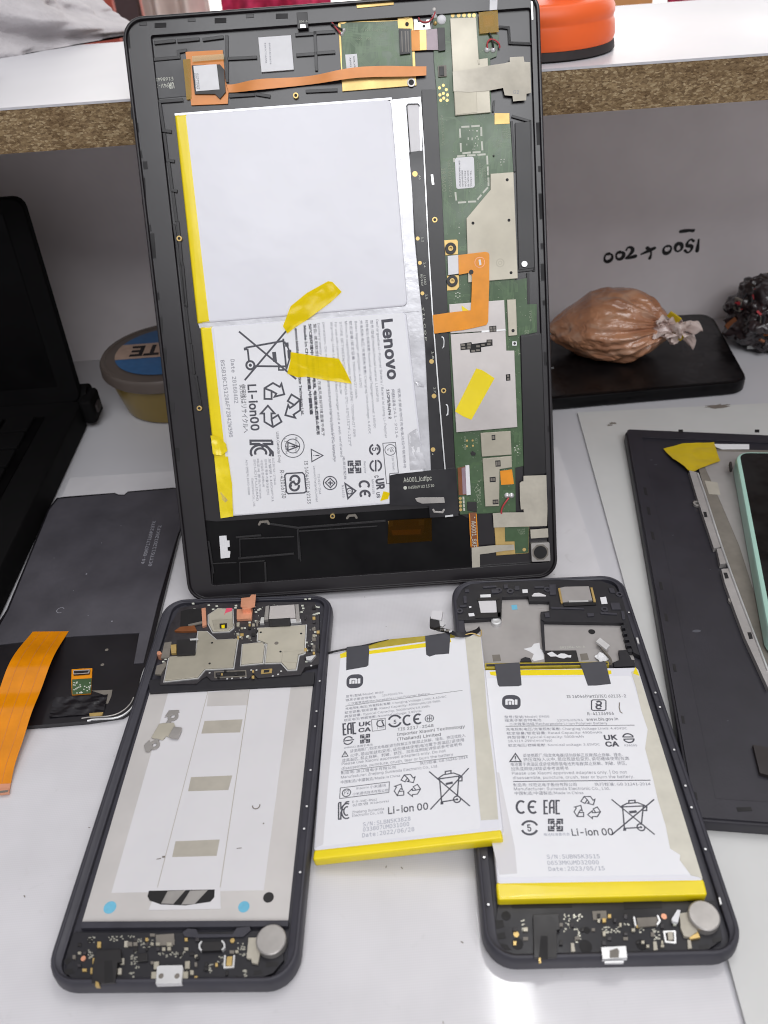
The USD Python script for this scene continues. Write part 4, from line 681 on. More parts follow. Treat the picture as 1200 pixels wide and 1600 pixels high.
tslab('white_line', 'bright_steel', 'd', [(305, 1298), (345, 1293), (346, 1302), (306, 1306)], -1.0, -0.5, lf)
tslab('flex_tail', 'flex_brown', 'd', [(20, 1325), (200, 1318), (202, 1360), (188, 1396), (42, 1398), (22, 1362)], -3.1, -2.8); tslab('tail_band', 'flex_orange', 'd', [(38, 1372), (185, 1366), (182, 1390), (44, 1396)], -2.8, -2.6); tslab('tail_contact', 'gold', 'd', [(20, 1326), (45, 1325), (46, 1350), (22, 1356)], -2.8, -2.6)
tslab('tail_contact', 'gold', 'd', [(172, 1320), (200, 1318), (202, 1345), (174, 1348)], -2.8, -2.6)
tslab('amber_film', 'tape_dark_amber', 'd', [(22, 1322), (238, 1310), (240, 1425), (18, 1440)], -2.5, -2.45)
rb = tslab('key_ribbon', 'flex_brown', 'e', [(395, 552), (460, 550), (470, 740), (476, 848), (412, 852), (402, 700)], -2.7, -1.9)
ink = Ink(T, -1.86 * mm); ink.text('A6001_SKFPC', V('e', (417, 622)), V('e', (428, 905)), 2.0, 34).fill(V('e', (440, 585), (452, 590), (442, 600))); ink.build('ribbon_print', 'silk_white', rb)
for x0, x1 in ((397, 405), (455, 463)): tslab('ribbon_edge', 'flex_orange', 'e', [(x0, 560), (x1, 560), (x1 + 14, 840), (x0 + 14, 840)], -1.9, -1.85, rb)
lw = tslab('lower_board', 'gold', 'e', [(613, 660), (910, 655), (905, 895), (792, 905), (630, 916)], -3.1, -2.5); tslab('solder_mask', 'board_green', 'e', [(703, 672), (908, 672), (903, 892), (792, 900), (786, 795), (706, 797)], -2.5, -2.3, lw)
obj('test_pad', sheet(Point(*T.at(V('e', (868, 866)), -2.28 * mm)).buffer(0.8 * mm), -2.27 * mm), 'gold', lw); ink = Ink(T, -2.27 * mm)
for i in range(3): ink.text(['C11 R2', 'U40', 'TP7'][i], V('e', (810 + 8 * i, 705 + 18 * i)), V('e', (875, 700 + 18 * i)), 0.7, 20)
ink.build('silkscreen', 'silk_dim', lw)
tslab('grey_tape', 'grey_tape', 'e', [(420, 850), (520, 838), (625, 828), (780, 824), (786, 868), (700, 876), (560, 898), (490, 906), (492, 1112), (426, 1116)], -1.8, -1.65)
tslab('grey_tape', 'grey_tape', 'e', [(600, 556), (700, 550), (865, 548), (862, 522), (840, 524), (832, 450), (830, 298), (848, 284), (862, 285), (862, 238), (1068, 230), (1066, 500), (1062, 664), (800, 672), (608, 678)], -1.7, -1.55)
tslab('grey_tape', 'grey_tape', 'e', [(920, 696), (1085, 684), (1086, 760), (925, 771)], -1.8, -1.65)
cm = obj('rear_camera', slab(Polygon(round_poly([T.at(p, -0.6 * mm) for p in V('e', (926, 815), (1084, 806), (1092, 964), (934, 972))], 0, 0.5 * mm)), -3.1 * mm, -0.7 * mm), 'steel', tab)
o = Point(*T.at(V('e', (1006, 889)), -0.5 * mm)); obj('lens_ring', slab(Polygon([(o.x + 3.9 * mm * math.cos(a), o.y + 3.9 * mm * math.sin(a)) for a in np.linspace(0, 2 * math.pi, 9)[:-1] + math.pi / 8]), -0.7 * mm, -0.5 * mm), 'chip_grey', cm); obj('lens', slab(o.buffer(3.0 * mm), -0.5 * mm, -0.35 * mm), 'slot_black', cm)
cn = tslab('flex_connector', 'flex_brown', 'd', [(368, 1060), (408, 1052), (418, 1194), (374, 1196)], -2.3, -1.5); tslab('connector_lid', 'flex_purple', 'd', [(388, 1060), (406, 1056), (414, 1190), (394, 1192)], -1.5, -1.35, cn); tslab('connector_bar', 'paper_white', 'd', [(407, 1048), (426, 1046), (434, 1194), (413, 1196)], -2.4, -1.1, cn)
tslab('power_chip', 'chip_black', 'e', [(382, 460), (462, 460), (464, 545), (384, 532)], -2.4, -1.7, pcb)
for i in range(4):
    obj('test_pad', sheet(Point(*T.at(V('e', (323 + i, 430 + 32 * i)), -2.3 * mm)).buffer(0.7 * mm), -2.33 * mm), 'gold', pcb)
    tslab('pin', 'silk_white', 'e', [(342 + i * 2, 415 + i * 32), (356 + i * 2, 415 + i * 32), (358 + i * 2, 440 + i * 32), (344 + i * 2, 440 + i * 32)], -2.4, -2.2, pcb)
sp = Ink(T, -2.33 * mm)
for i in range(46):
    x, y = rng.uniform(440, 500), rng.uniform(260, 500); sp.fill(V('e', (x, y), (x + 5, y), (x + 5, y + 11), (x, y + 11)))
for x, y in ((505, 105), (510, 120), (790, 5), (800, 20), (820, 10), (828, 40), (812, 60)): sp.fill(V('e', (x, y), (x + 7, y), (x + 7, y + 8), (x, y + 8)))
sp.build('solder_specks', 'silk_dim', pcb, kind='stuff')
for c in ((722, 405), (760, 406)):
    f = T.at(V('e', c), -2 * mm); k = lathe([(0.0001, -2.4 * mm), (1.3 * mm, -2.4 * mm), (1.1 * mm, -1.8 * mm), (0.4 * mm, -1.4 * mm), (0.0001, -1.35 * mm)], 14); k.apply_translation((*f, 0)); obj('solder_joint', k, 'bright_steel', pcb, 50)
def wire(name, m, view, pts, ws, r, parent=tab, fr=T): return obj(name, tube(curve([(*fr.at(p, w * mm), w * mm) for p, w in zip(V(view, *pts), ws)], 18), r * mm, 7), m, parent, 60)
wire('red_wire', 'wire_red', 'e', [(735, 425), (712, 458), (690, 490), (675, 525), (674, 560)], [-1.6, -1.2, -1.2, -1.4, -1.6], 0.4); wire('red_wire', 'wire_red', 'b', [(785, 225), (800, 185), (830, 195), (842, 225)], [-1.6, -1.2, -1.3, -2], 0.35); wire('black_wire', 'wire_black', 'b', [(812, 225), (806, 180), (790, 150)], [-1.6, -1.2, -1.6], 0.35)
wire('red_wire', 'wire_red', 'b', [(462, 82), (475, 100), (510, 100), (530, 80), (540, 55)], [-1.8, -1.4, -1.3, -1.4, -1.6], 0.3); wire('red_wire', 'wire_red', 'b', [(55, 105), (75, 130), (98, 160)], [-2, -1.6, -1.9], 0.35); wire('black_wire', 'wire_black', 'b', [(50, 108), (72, 122), (105, 138)], [-2, -1.6, -1.9], 0.35)
for c in ((102, 158), (112, 140)):
    f = T.at(V('b', c), -2 * mm); k = lathe([(0.0001, -2.4 * mm), (0.9 * mm, -2.4 * mm), (0.5 * mm, -1.6 * mm), (0.0001, -1.5 * mm)], 12); k.apply_translation((*f, 0)); obj('solder_joint', k, 'bright_steel', sb, 50)
tslab('white_clip', 'paper_white', 'c', [(225, 1085), (255, 1083), (258, 1104), (268, 1104), (270, 1130), (260, 1132), (262, 1148), (272, 1150), (270, 1176), (232, 1180)], -3.2, -2.4)
tslab('slot', 'bright_steel', 'b', [(519, 818), (530, 817), (536, 865), (525, 867)], -2.0, -1.9)
for q in ([(262, 568), (272, 562), (286, 572), (290, 600), (288, 650), (270, 666), (282, 640), (284, 600), (276, 575)], [(300, 1132), (310, 1126), (320, 1136), (325, 1170), (322, 1216), (304, 1226), (314, 1200), (316, 1168), (312, 1142)]): tslab('hook', 'bright_steel', 'h', q, -2.0, -1.7)
for q in ([(395, 1035), (400, 1025), (430, 1022), (436, 1032)], [(770, 1008), (778, 998), (804, 996), (810, 1006)]): obj('spring_clip', slab(LineString([T.at(p, -2 * mm) for p in V('c', *q)]).buffer(0.5 * mm), -3.2 * mm, -2 * mm), 'chip_grey', tab)
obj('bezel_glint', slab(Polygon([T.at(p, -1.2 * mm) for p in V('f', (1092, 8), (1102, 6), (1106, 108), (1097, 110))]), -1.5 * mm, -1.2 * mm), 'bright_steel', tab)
# ================================================================== two opened phones
def phone(name, fr, label, inner, m='phone_plastic'):
    """inner: left, bottom, right, top wall widths in mm. Rim 8 mm high, floor at 3."""
    t = thing(name, fr, label, 'phone'); w_, h_ = 77.1, 164.9
    def Q(l, b, r, tp, rad, z): return Z(round_poly(rect4((-w_ / 2 + l) * mm, (-h_ / 2 + b) * mm, (w_ / 2 - r) * mm, (h_ / 2 - tp) * mm), 0, rad * mm, 8), z * mm)
    l, b, r, tp = inner
    obj('frame', loft([Q(1.8, 1.8, 1.8, 1.8, 8, -1.95), Q(.5, .5, .5, .5, 9.3, -1.1), Q(0, 0, 0, 0, 9.8, 0.6), Q(0.1, .1, .1, .1, 9.7, 3.6), Q(.4, .4, .4, .4, 9.4, 5.0), Q(.9, .9, .9, .9, 9.0, 5.65), Q(1.4, 1.4, 1.4, 1.4, 8.5, 5.8), Q(1.7, 1.7, 1.7, 1.7, 8.2, 5.7), Q(1.9, 1.9, 1.9, 1.9, 8.0, 5.2), Q(l - .3, b - .3, r - .3, tp - .3, 6, 5.1), Q(l, b, r, tp, 5.5, 4.8), Q(l, b, r, tp, 5.5, 3.0)]), m, t, 30)
    return t
# ---- left phone
P1 = flat(-0.06894, 0.19111, -0.06272, 0.002)
ph1 = phone('opened_phone', P1, 'opened dark phone frame with bare silver battery tray and motherboard at the left front', (4.2, 2.4, 3.9, 2.2))
def s1(name, m, view, pts, w0, w1, parent=ph1): return obj(name, slab(P(P1, V(view, *pts), w1 * mm), w0 * mm, w1 * mm), m, parent)
tr = s1('battery_tray', 'tray_metal', 'p', [(234, 1082), (489, 1069), (450, 1440), (128, 1442)], 2.9, 3.4)
s1('adhesive_film', 'tray_film', 'p', [(263, 1082), (454, 1074), (412, 1391), (174, 1395)], 3.4, 3.46, tr)
s1('pull_strip', 'tray_film', 'p', [(325, 1080), (390, 1076), (344, 1388), (345, 1420), (232, 1422), (246, 1388)], 3.46, 3.53, tr)
s1('side_strip', 'tray_metal', 'n', [(410, 480), (470, 475), (400, 760), (330, 760)], 3.46, 3.5, tr) if False else None
obj('strip_line', slab(LineString([P1.at(p, 3.6 * mm) for p in [(325, 1080), (246, 1386)]]).buffer(0.09 * mm), 3.53 * mm, 3.6 * mm), 'tray_patch', tr); obj('strip_line', slab(LineString([P1.at(p, 3.6 * mm) for p in [(390, 1076), (344, 1386)]]).buffer(0.11 * mm), 3.53 * mm, 3.6 * mm), 'tray_patch', tr)
s1('side_band', 'tray_patch', 'p', [(240, 1083), (259, 1082), (160, 1392), (137, 1434)], 3.4, 3.42, tr) if False else None
for q in (V('n', (640, 475), (805, 460), (800, 526), (634, 531)), V('n', (625, 591), (780, 584), (770, 637), (612, 642)), V('n', (570, 820), (738, 813), (722, 872), (558, 877)), V('o', (555, 270), (752, 262), (738, 335), (540, 340))):
    s1('grey_patch', 'tray_patch' if q[0][1] > 1100 else 'tray_metal', 'p', q, 3.53, 3.58, tr)
sl = s1('slot', 'slot_black', 'o', [(436, 491), (730, 485), (728, 520), (710, 540), (600, 556), (490, 552), (440, 535), (430, 515)], 3.53, 3.57, tr)
for q in ([(520, 492), (600, 488), (545, 550), (490, 548)], [(620, 490), (700, 487), (640, 550), (580, 553)]): s1('slot_reflection', 'shield_warm', 'o', q, 3.57, 3.6, tr) if False else s1('slot_streak_glint', 'steel', 'o', q, 3.57, 3.62, tr)  # steel strips stand in for the reflection streaks inside the slot
for c, r, m in (((262, 565), 2.0, 'dot_blue'), ((860, 562), 1.8, 'dot_blue'), ((970, 520), 1.7, 'chip_black')): obj('marker_dot', slab(Point(*P1.at(V('o', c), 3.5 * mm)).buffer(r * mm), 3.4 * mm, 3.5 * mm), m, tr)
ink = Ink(P1, 3.6 * mm); ink.ring(V('o', (915, 110)), 1.3, 0.35, 180, 380).fill(V('o', (495, 336), (508, 335), (508, 343), (496, 343))).line(V('o', (470, 350), (490, 346)), 0.25).disc(V('o', (948, 190)), 0.25).line(V('o', (828, 302), (850, 299)), 0.2); ink.build('scuff', 'dirt', tr)
s1('tray_bar', 'phone_black', 'p', [(232, 1062), (492, 1050), (490, 1069), (234, 1082)], 3, 4.6)
s1('tray_bar', 'phone_plastic', 'p', [(127, 1440), (451, 1438), (450, 1447), (126, 1450)], 3, 4.9)
s1('tray_bar', 'phone_plastic', 'm', [(615, 110), (640, 92), (680, 95), (690, 118), (850, 118), (870, 88), (930, 82), (935, 100), (900, 130), (690, 135), (625, 130)], 3, 5.3)
# motherboard
s1('motherboard', 'board_dark', 'l', [(70, 320), (110, 215), (165, 120), (330, 88), (540, 92), (700, 82), (1005, 82), (1035, 140), (1035, 470), (945, 490), (920, 535), (650, 557), (625, 530), (595, 560), (360, 572), (330, 545), (305, 560), (270, 592), (40, 598)], 3, 5.2)
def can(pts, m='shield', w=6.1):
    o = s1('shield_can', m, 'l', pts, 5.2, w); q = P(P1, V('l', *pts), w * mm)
    bright_lip = q.buffer(0.55 * mm, join_style='mitre').difference(q.buffer(0.12 * mm, join_style='mitre')); obj('bright_lip', slab(bright_lip, 5.2 * mm, (w - 0.45) * mm), 'bright_steel', o); return o  # lip brighter than the can: edge highlights put into its colour
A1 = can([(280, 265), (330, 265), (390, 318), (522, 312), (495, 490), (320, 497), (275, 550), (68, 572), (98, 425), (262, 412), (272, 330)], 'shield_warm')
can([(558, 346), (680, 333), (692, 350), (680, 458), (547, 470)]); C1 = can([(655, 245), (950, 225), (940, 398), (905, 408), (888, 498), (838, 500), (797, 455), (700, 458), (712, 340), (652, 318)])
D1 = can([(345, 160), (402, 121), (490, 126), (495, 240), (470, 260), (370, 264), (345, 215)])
for par, pts in ((A1, ((365, 338), (350, 467))), (C1, ((670, 272), (922, 280), (793, 393), (768, 340)))):
    for p in pts: obj('vent_hole', sheet(Point(*P1.at(V('l', p), 6.1 * mm)).buffer(0.5 * mm if p[0] != 768 else 0.9 * mm), 6.14 * mm), 'slot_black' if p[0] != 768 else 'chip_grey', par)
s1('panel_step', 'shield', 'l', [(806, 392), (935, 385), (934, 398), (903, 408), (898, 458), (800, 456)], 6.1, 6.25, C1)
s1('inner_step', 'shield_warm', 'l', [(365, 195), (488, 188), (490, 238), (468, 252), (380, 254)], 6.1, 6.2, D1); s1('led_window', 'chip_black', 'l', [(412, 218), (458, 214), (458, 246), (414, 248)], 6.2, 6.3, D1); s1('flash_led', 'tape_yellow', 'l', [(424, 226), (444, 225), (444, 244), (425, 245)], 6.3, 6.5, D1)
cl_ = s1('copper_tab', 'copper', 'l', [(520, 128), (618, 122), (612, 186), (520, 190)], 5.3, 6.6); obj('copper_flag', slab(P(P1, V('l', (548, 58), (600, 52), (612, 36), (640, 36), (632, 112), (600, 122), (544, 112)), 8.6 * mm), 8.3 * mm, 8.6 * mm), 'copper', cl_)
obj('copper_neck', slab(P(P1, V('l', (558, 108), (612, 104), (608, 135), (556, 138)), 7.5 * mm), 6.6 * mm, 8.4 * mm), 'copper', cl_)
s1('pink_foil', 'dot_pink', 'l', [(455, 120), (492, 120), (488, 138), (450, 150), (440, 165)], 6.1, 6.2, D1)
sp = s1('earpiece', 'shield_cool', 'l', [(728, 108), (880, 98), (888, 178), (720, 188)], 5.2, 7.0)
for q in ([(700, 108), (722, 104), (716, 190), (690, 192)], [(884, 98), (906, 95), (915, 200), (892, 202)]): s1('earpiece_side', 'steel', 'l', q, 5.2, 6.8, sp)
s1('black_seal', 'chip_black', 'l', [(720, 186), (852, 180), (855, 226), (726, 232)], 5.2, 6.9); s1('seal_clip', 'bright_steel', 'l', [(855, 190), (920, 188), (922, 208), (858, 214)], 5.2, 6.4); s1('seal_clip', 'bright_steel', 'l', [(672, 178), (690, 176), (690, 215), (664, 216)], 5.2, 6.4)
ch = s1('camera_hole', 'slot_black', 'l', [(170, 140), (215, 128), (315, 120), (312, 215), (250, 225), (165, 262)], 5.2, 5.6); s1('camera_flex', 'flex_brown', 'l', [(130, 262), (165, 238), (255, 228), (270, 262), (180, 266)], 5.2, 6.2, ch); s1('camera_rim', 'copper', 'l', [(300, 122), (325, 118), (330, 225), (305, 235)], 5.2, 6.3, ch); s1('camera_ridge', 'chip_grey', 'l', [(215, 222), (312, 200), (314, 212), (218, 234)], 5.6, 6.2, ch)
k = s1('flex_plug', 'chip_black', 'l', [(145, 320), (262, 312), (258, 408), (146, 414)], 5.2, 7.0); s1('plug_gold', 'gold', 'l', [(106, 350), (142, 346), (142, 400), (110, 402)], 5.2, 6.4, k); s1('plug_rim', 'bright_steel', 'l', [(226, 312), (278, 308), (280, 320), (228, 322)], 7.0, 7.1, k); s1('plug_strip', 'chip_grey', 'l', [(68, 336), (112, 330), (98, 428), (46, 432)], 5.2, 6.0, k)
for q in ([(382, 520), (575, 511), (578, 546), (384, 555)],): obj('socket_frame', slab(LineString([P1.at(p, 5.5 * mm) for p in V('l', *q, q[0])]).buffer(0.22 * mm), 5.2 * mm, 5.6 * mm), 'chip_grey', ph1); s1('socket', 'chip_black', 'l', [(392, 526), (568, 518), (570, 540), (394, 548)], 5.2, 5.5)
s1('socket', 'gold', 'l', [(672, 505), (742, 498), (738, 524), (670, 530)], 5.2, 5.6); s1('socket', 'chip_black', 'l', [(690, 508), (725, 504), (722, 520), (688, 524)], 5.6, 5.75)
s1('bracket', 'chip_grey', 'l', [(20, 480), (55, 468), (78, 455), (82, 470), (45, 535), (8, 532)], 5.2, 6.0); s1('copper_contact', 'copper', 'l', [(22, 392), (40, 388), (52, 404), (34, 414), (20, 408)], 3, 6.2)
for p in ((350, 525), (460, 562), (490, 560), (545, 555), (575, 552), (610, 508), (643, 508), (745, 545), (778, 535), (797, 515), (985, 480)): obj('contact_pad', sheet(Point(*P1.at(V('l', p), 5.25 * mm)).buffer(0.42 * mm), 5.26 * mm), 'bright_steel', ph1)
s1('antenna_spring', 'bright_steel', 'l', [(952, 425), (1015, 412), (985, 448), (955, 445)], 5.2, 6.4)
pts_ = [(960, 50), (950, 65), (975, 62), (1015, 112), (1030, 115), (1020, 155), (1005, 160), (1032, 152), (930, 105), (935, 122), (925, 145), (395, 108), (372, 128), (515, 105), (512, 118), (655, 132), (640, 145), (665, 125), (528, 300), (545, 302), (585, 300), (590, 294), (525, 280), (1010, 270), (1030, 265), (1012, 292), (255, 128), (247, 92), (345, 102), (600, 210), (570, 245), (530, 215), (640, 200), (955, 335), (972, 355), (962, 385), (990, 345), (985, 385), (955, 455), (75, 440), (60, 455)]
ink = Ink(P1, 5.28 * mm)
for x, y in pts_: ink.fill(V('l', (x - 8, y - 4), (x + 7, y - 5), (x + 8, y + 5), (x - 7, y + 5)))
for i in range(70):
    x, y = rng.uniform(500, 1030), rng.uniform(95, 330); ink.fill(V('l', (x, y), (x + 4, y), (x + 4, y + 4), (x, y + 4)))
ink.build('solder_specks', 'silk_white', ph1, kind='stuff')
for p in ((1095, 432), (1082, 555), (1076, 617), (1058, 795)): obj('rail_dot', sheet(Point(*P1.at(V('n', p), 5.2 * mm)).buffer(0.4 * mm), 5.85 * mm), 'bright_steel', ph1)
for p in ((1142, 118), (1130, 218), (1112, 412)): obj('rail_dot', sheet(Point(*P1.at(V('o', p), 5.2 * mm)).buffer(0.4 * mm), 5.85 * mm), 'bright_steel', ph1)
# bottom board
def bottom(fr, par, view, s, off, dx=0):
    return None
s1('charging_board', 'phone_black', 'm', [(105, 110), (600, 112), (940, 105), (1080, 100), (1090, 240), (1040, 300), (950, 335), (110, 340), (70, 300), (75, 200)], 3, 4.6)
us = s1('usb_port', 'bright_steel', 'm', [(496, 272), (508, 266), (614, 264), (618, 278), (610, 348), (490, 352)], 4.6, 6.6)
for q in ([(482, 248), (505, 246), (502, 280), (480, 282)], [(470, 296), (494, 294), (490, 340), (467, 342)], [(628, 246), (650, 244), (648, 278), (626, 280)], [(620, 294), (642, 292), (640, 335), (618, 338)]): s1('usb_tab', 'shield_warm', 'm', q, 4.6, 5.4, us)
for x in (515, 590): obj('usb_hole', slab(Point(*P1.at(V('m', (x, 315)), 6.6 * mm)).buffer(0.75 * mm), 6.6 * mm, 6.64 * mm), 'chip_grey', us)
def motor(fr, par, view, c, r, w0, w1):
    k = lathe([(0.0001, w0 * mm), (r * mm, w0 * mm), (r * mm, (w1 - .3) * mm), ((r - .35) * mm, w1 * mm), (0.0001, w1 * mm)], 40); k.apply_translation((*fr.at(V(view, c), w1 * mm), 0)); return obj('vibration_motor', k, 'steel', par, 40)
motor(P1, ph1, 'm', (1030, 142), 4.6, 4.0, 7.2); s1('motor_bracket', 'grey_tape', 'm', [(925, 136), (972, 134), (978, 210), (968, 258), (940, 252), (938, 232), (928, 234), (916, 230)], 4.6, 5.6)
mc = s1('microphone', 'gold', 'm', [(824, 224), (848, 222), (846, 262), (820, 264)], 4.6, 5.8); obj('microphone_frame', slab(LineString([P1.at(p, 5 * mm) for p in V('m', (815, 222), (812, 276), (854, 273), (858, 222))]).buffer(0.28 * mm), 4.6 * mm, 5.2 * mm), 'bright_steel', mc)
bt = s1('flex_socket', 'chip_black', 'm', [(708, 156), (800, 152), (804, 194), (704, 198)], 4.6, 5.8)
for q in ([(705, 158), (696, 170), (696, 186), (704, 196)], [(802, 154), (812, 166), (813, 184), (804, 194)]): obj('socket_hook', slab(LineString([P1.at(p, 5.4 * mm) for p in V('m', *q)]).buffer(0.25 * mm), 4.6 * mm, 5.9 * mm), 'bright_steel', bt)
ja = s1('jack_housing', 'chip_black', 'm', [(215, 195), (325, 190), (330, 250), (310, 252), (300, 345), (190, 350), (195, 260)], 4.6, 6.2); s1('jack_bore', 'slot_black', 'm', [(248, 245), (285, 240), (290, 345), (250, 350)], 6.2, 6.26, ja)
for x, y in ((225, 168), (352, 165), (203, 245), (193, 290), (334, 246), (322, 293)): s1('jack_leg', 'gold' if x % 2 else 'grey_tape', 'm', [(x - 9, y - 14), (x + 8, y - 15), (x + 7, y + 13), (x - 10, y + 14)], 4.6, 5.2, ja)
s1('gold_spring', 'gold', 'm', [(208, 338), (222, 345), (226, 362), (206, 362)], 5, 6.6); obj('gold_contact', slab(Point(*P1.at(V('m', (849, 148)), 5 * mm)).buffer(0.7 * mm), 4.6 * mm, 5 * mm), 'gold', ph1); obj('gold_contact', slab(Point(*P1.at(V('m', (150, 232)), 5 * mm)).buffer(0.75 * mm), 4.6 * mm, 5 * mm), 'copper', ph1)
s1('chip', 'chip_grey', 'm', [(490, 122), (575, 116), (578, 168), (492, 172)], 4.6, 5.0); s1('chip', 'chip_black', 'm', [(405, 210), (450, 206), (452, 245), (406, 250)], 4.6, 5.2)
for q in ([(1010, 250), (1062, 248), (1064, 268), (1005, 275)], [(950, 290), (985, 285), (990, 305), (948, 310)], [(60, 240), (85, 225), (95, 245), (70, 265)], [(60, 285), (100, 280), (110, 300), (70, 310)]): s1('recess', 'slot_black', 'm', q, 4.6, 4.66)
ink = Ink(P1, 4.66 * mm)
for x0, x1, y0, y1, n in ((170, 230, 124, 156, 10), (265, 335, 122, 150, 14), (358, 390, 122, 134, 5), (395, 470, 138, 180, 30), (500, 575, 120, 170, 30), (500, 625, 198, 228, 26), (370, 400, 190, 260, 16), (385, 410, 265, 275, 5), (870, 905, 155, 190, 12), (880, 915, 208, 220, 6), (775, 815, 215, 260, 14), (735, 755, 240, 310, 10), (895, 912, 275, 318, 10), (362, 385, 285, 325, 10), (170, 190, 185, 240, 12)):
    for i in range(n):
        x, y = rng.uniform(x0, x1), rng.uniform(y0, y1); dx, dy = rng.uniform(4, 11), rng.uniform(4, 8); ink.fill(V('m', (x, y), (x + dx, y), (x + dx, y + dy), (x, y + dy)))
ink.build('solder_specks', 'solder_grey', ph1, kind='stuff')
seen_ = set()
def smds(par, fr, view, n, x0, x1, y0, y1, w0, sz):
    for i in range(n):
        x, y = x0 + round(rng.uniform(0, x1 - x0) / (sz * 2.4)) * sz * 2.4, y0 + round(rng.uniform(0, y1 - y0) / (sz * 2.0)) * sz * 2.0
        if (x, y) in seen_: continue
        seen_.add((x, y)); a, c = rng.uniform(0.6, 1.1) * sz, rng.uniform(0.5, 0.9) * sz
        if (int(y) // 20) % 2: a, c = c, a
        obj('small_chip', slab(P(fr, V(view, (x - a, y - c), (x + a, y - c), (x + a, y + c), (x - a, y + c)), w0 * mm), w0 * mm, (w0 + rng.uniform(.3, .8)) * mm), ['chip_black', 'chip_grey', 'gold', 'board_dark', 'shield_warm'][int(rng.integers(0, 5))], par)
smds(ph1, P1, 'm', 26, 370, 680, 125, 300, 4.6, 11); smds(ph1, P1, 'm', 14, 680, 900, 205, 330, 4.6, 10); smds(ph1, P1, 'm', 8, 110, 190, 130, 300, 4.6, 10)
smds(ph1, P1, 'l', 22, 505, 660, 190, 310, 5.2, 10); smds(ph1, P1, 'l', 18, 950, 1025, 100, 440, 5.2, 11); smds(ph1, P1, 'l', 8, 320, 640, 520, 560, 5.2, 9)
# ---- loose metal bracket lying in the tray
BR = flat(*P1.at((262, 1145), 0)[:2], 0) if False else None
bo = P1.O + P1.ex * P1.at((255, 1145), 3.6 * mm)[0] + P1.ey * P1.at((255, 1145), 3.6 * mm)[1]
BF = Frame((bo[0], bo[1], 0.0056), P1.ex, P1.ey)
t = thing('metal_bracket', BF, 'small loose silver bracket with two ring ends lying in the bare battery tray', 'metal bracket')
def sB(name, m, pts, w0, w1): return obj(name, slab(P(BF, V('n', *pts), w1 * mm), w0 * mm, w1 * mm), m, t)
sB('plate', 'shield', [(408, 658), (440, 602), (470, 598), (500, 598), (508, 620), (500, 632), (488, 660), (468, 652), (455, 668), (425, 664)], 0.1, 0.4); sB('bent_tab', 'steel', [(500, 614), (532, 618), (530, 632), (516, 662), (490, 660), (478, 652)], 0.5, 1.1)
for c, tl in (((496, 572), ((462, 575), (480, 548), (520, 546), (522, 555), (490, 566))), ((420, 688), ((385, 715), (378, 690), (400, 668), (412, 700), (400, 716)))):
    o = Point(*BF.at(V('n', c), 0.4 * mm)); q = unary_union([o.buffer(2.1 * mm), P(BF, V('n', *tl), 0.4 * mm), LineString([BF.at(V('n', c)), BF.at(V('n', (458, 630)))]).buffer(0.8 * mm)]); obj('ring_end', slab(q.difference(o.buffer(0.85 * mm)).difference(P(BF, V('n', (440, 602), (500, 598), (500, 632), (455, 668), (415, 660)), 0.4 * mm)), 0.1 * mm, 0.45 * mm), 'steel', t)

# ---- right phone
P2 = flat(0.06216, 0.18889, -0.04896)
P2.O[2] = 0.0024
ph2 = phone('opened_phone', P2, 'opened dark phone frame at the right front holding the Li-ion battery dated 2023', (4.4, 2.4, 3.6, 2.4), 'phone_plastic')
def s2(name, m, view, pts, w0, w1, parent=ph2): return obj(name, slab(P(P2, V(view, *pts), w1 * mm), w0 * mm, w1 * mm), m, parent)
fl2 = s2('metal_floor', 'floor_grey', 'r', [(90, 170), (370, 140), (655, 170), (1100, 250), (1170, 560), (260, 580), (120, 320)], 2.9, 3.4)
rim2 = s2('top_moulding', 'phone_black', 'r', [(84, 305), (88, 190), (120, 125), (175, 88), (420, 66), (700, 62), (960, 66), (1045, 100), (1095, 180), (1165, 420), (1200, 520), (1160, 500), (1130, 420), (1098, 320), (620, 312), (600, 300), (600, 255), (652, 250), (652, 192), (530, 190), (523, 160), (366, 165), (362, 290), (200, 302)], 3.0, 5.4)
s2('camera_window', 'tray_film', 'r', [(222, 186), (328, 181), (334, 258), (238, 264)], 5.4, 5.46, rim2)
s2('camera_rim', 'chip_black', 'r', [(214, 172), (350, 168), (352, 182), (216, 186)], 5.4, 5.9, rim2); s2('camera_rim', 'chip_black', 'r', [(335, 180), (352, 178), (358, 285), (340, 287)], 5.4, 5.9, rim2); s2('camera_rim', 'chip_black', 'r', [(215, 262), (360, 258), (360, 285), (205, 292)], 5.4, 5.9, rim2)
for q in ([(233, 152), (297, 148), (298, 166), (235, 168)], [(488, 120), (520, 119), (522, 140), (490, 141)], [(958, 168), (994, 164), (1004, 206), (968, 208)], [(162, 264), (195, 262), (200, 280), (166, 282)], [(165, 222), (180, 220), (180, 230), (167, 232)]): s2('white_sticker', 'paper_white', 'r', q, 5.4, 5.5, rim2)
s2('lens_cutout', 'tray_film', 'r', [(545, 158), (560, 142), (590, 140), (632, 155), (630, 162), (548, 162)], 5.4, 5.46, rim2)
ear = s2('earpiece', 'floor_grey', 'r', [(712, 112), (742, 104), (890, 100), (912, 186), (770, 192), (726, 200)], 5.4, 6.1)
s2('earpiece_lip', 'bright_steel', 'r', [(768, 186), (886, 184), (888, 194), (770, 197)], 6.1, 6.3, ear)
for q in ([(704, 112), (716, 110), (734, 198), (722, 202)], [(900, 108), (912, 107), (934, 192), (920, 196)]): s2('gold_contact', 'gold', 'r', q, 5.4, 6.3, ear)
s2('earpiece_seal', 'slot_black', 'r', [(735, 200), (930, 196), (935, 212), (740, 222)], 5.4, 5.9, ear)
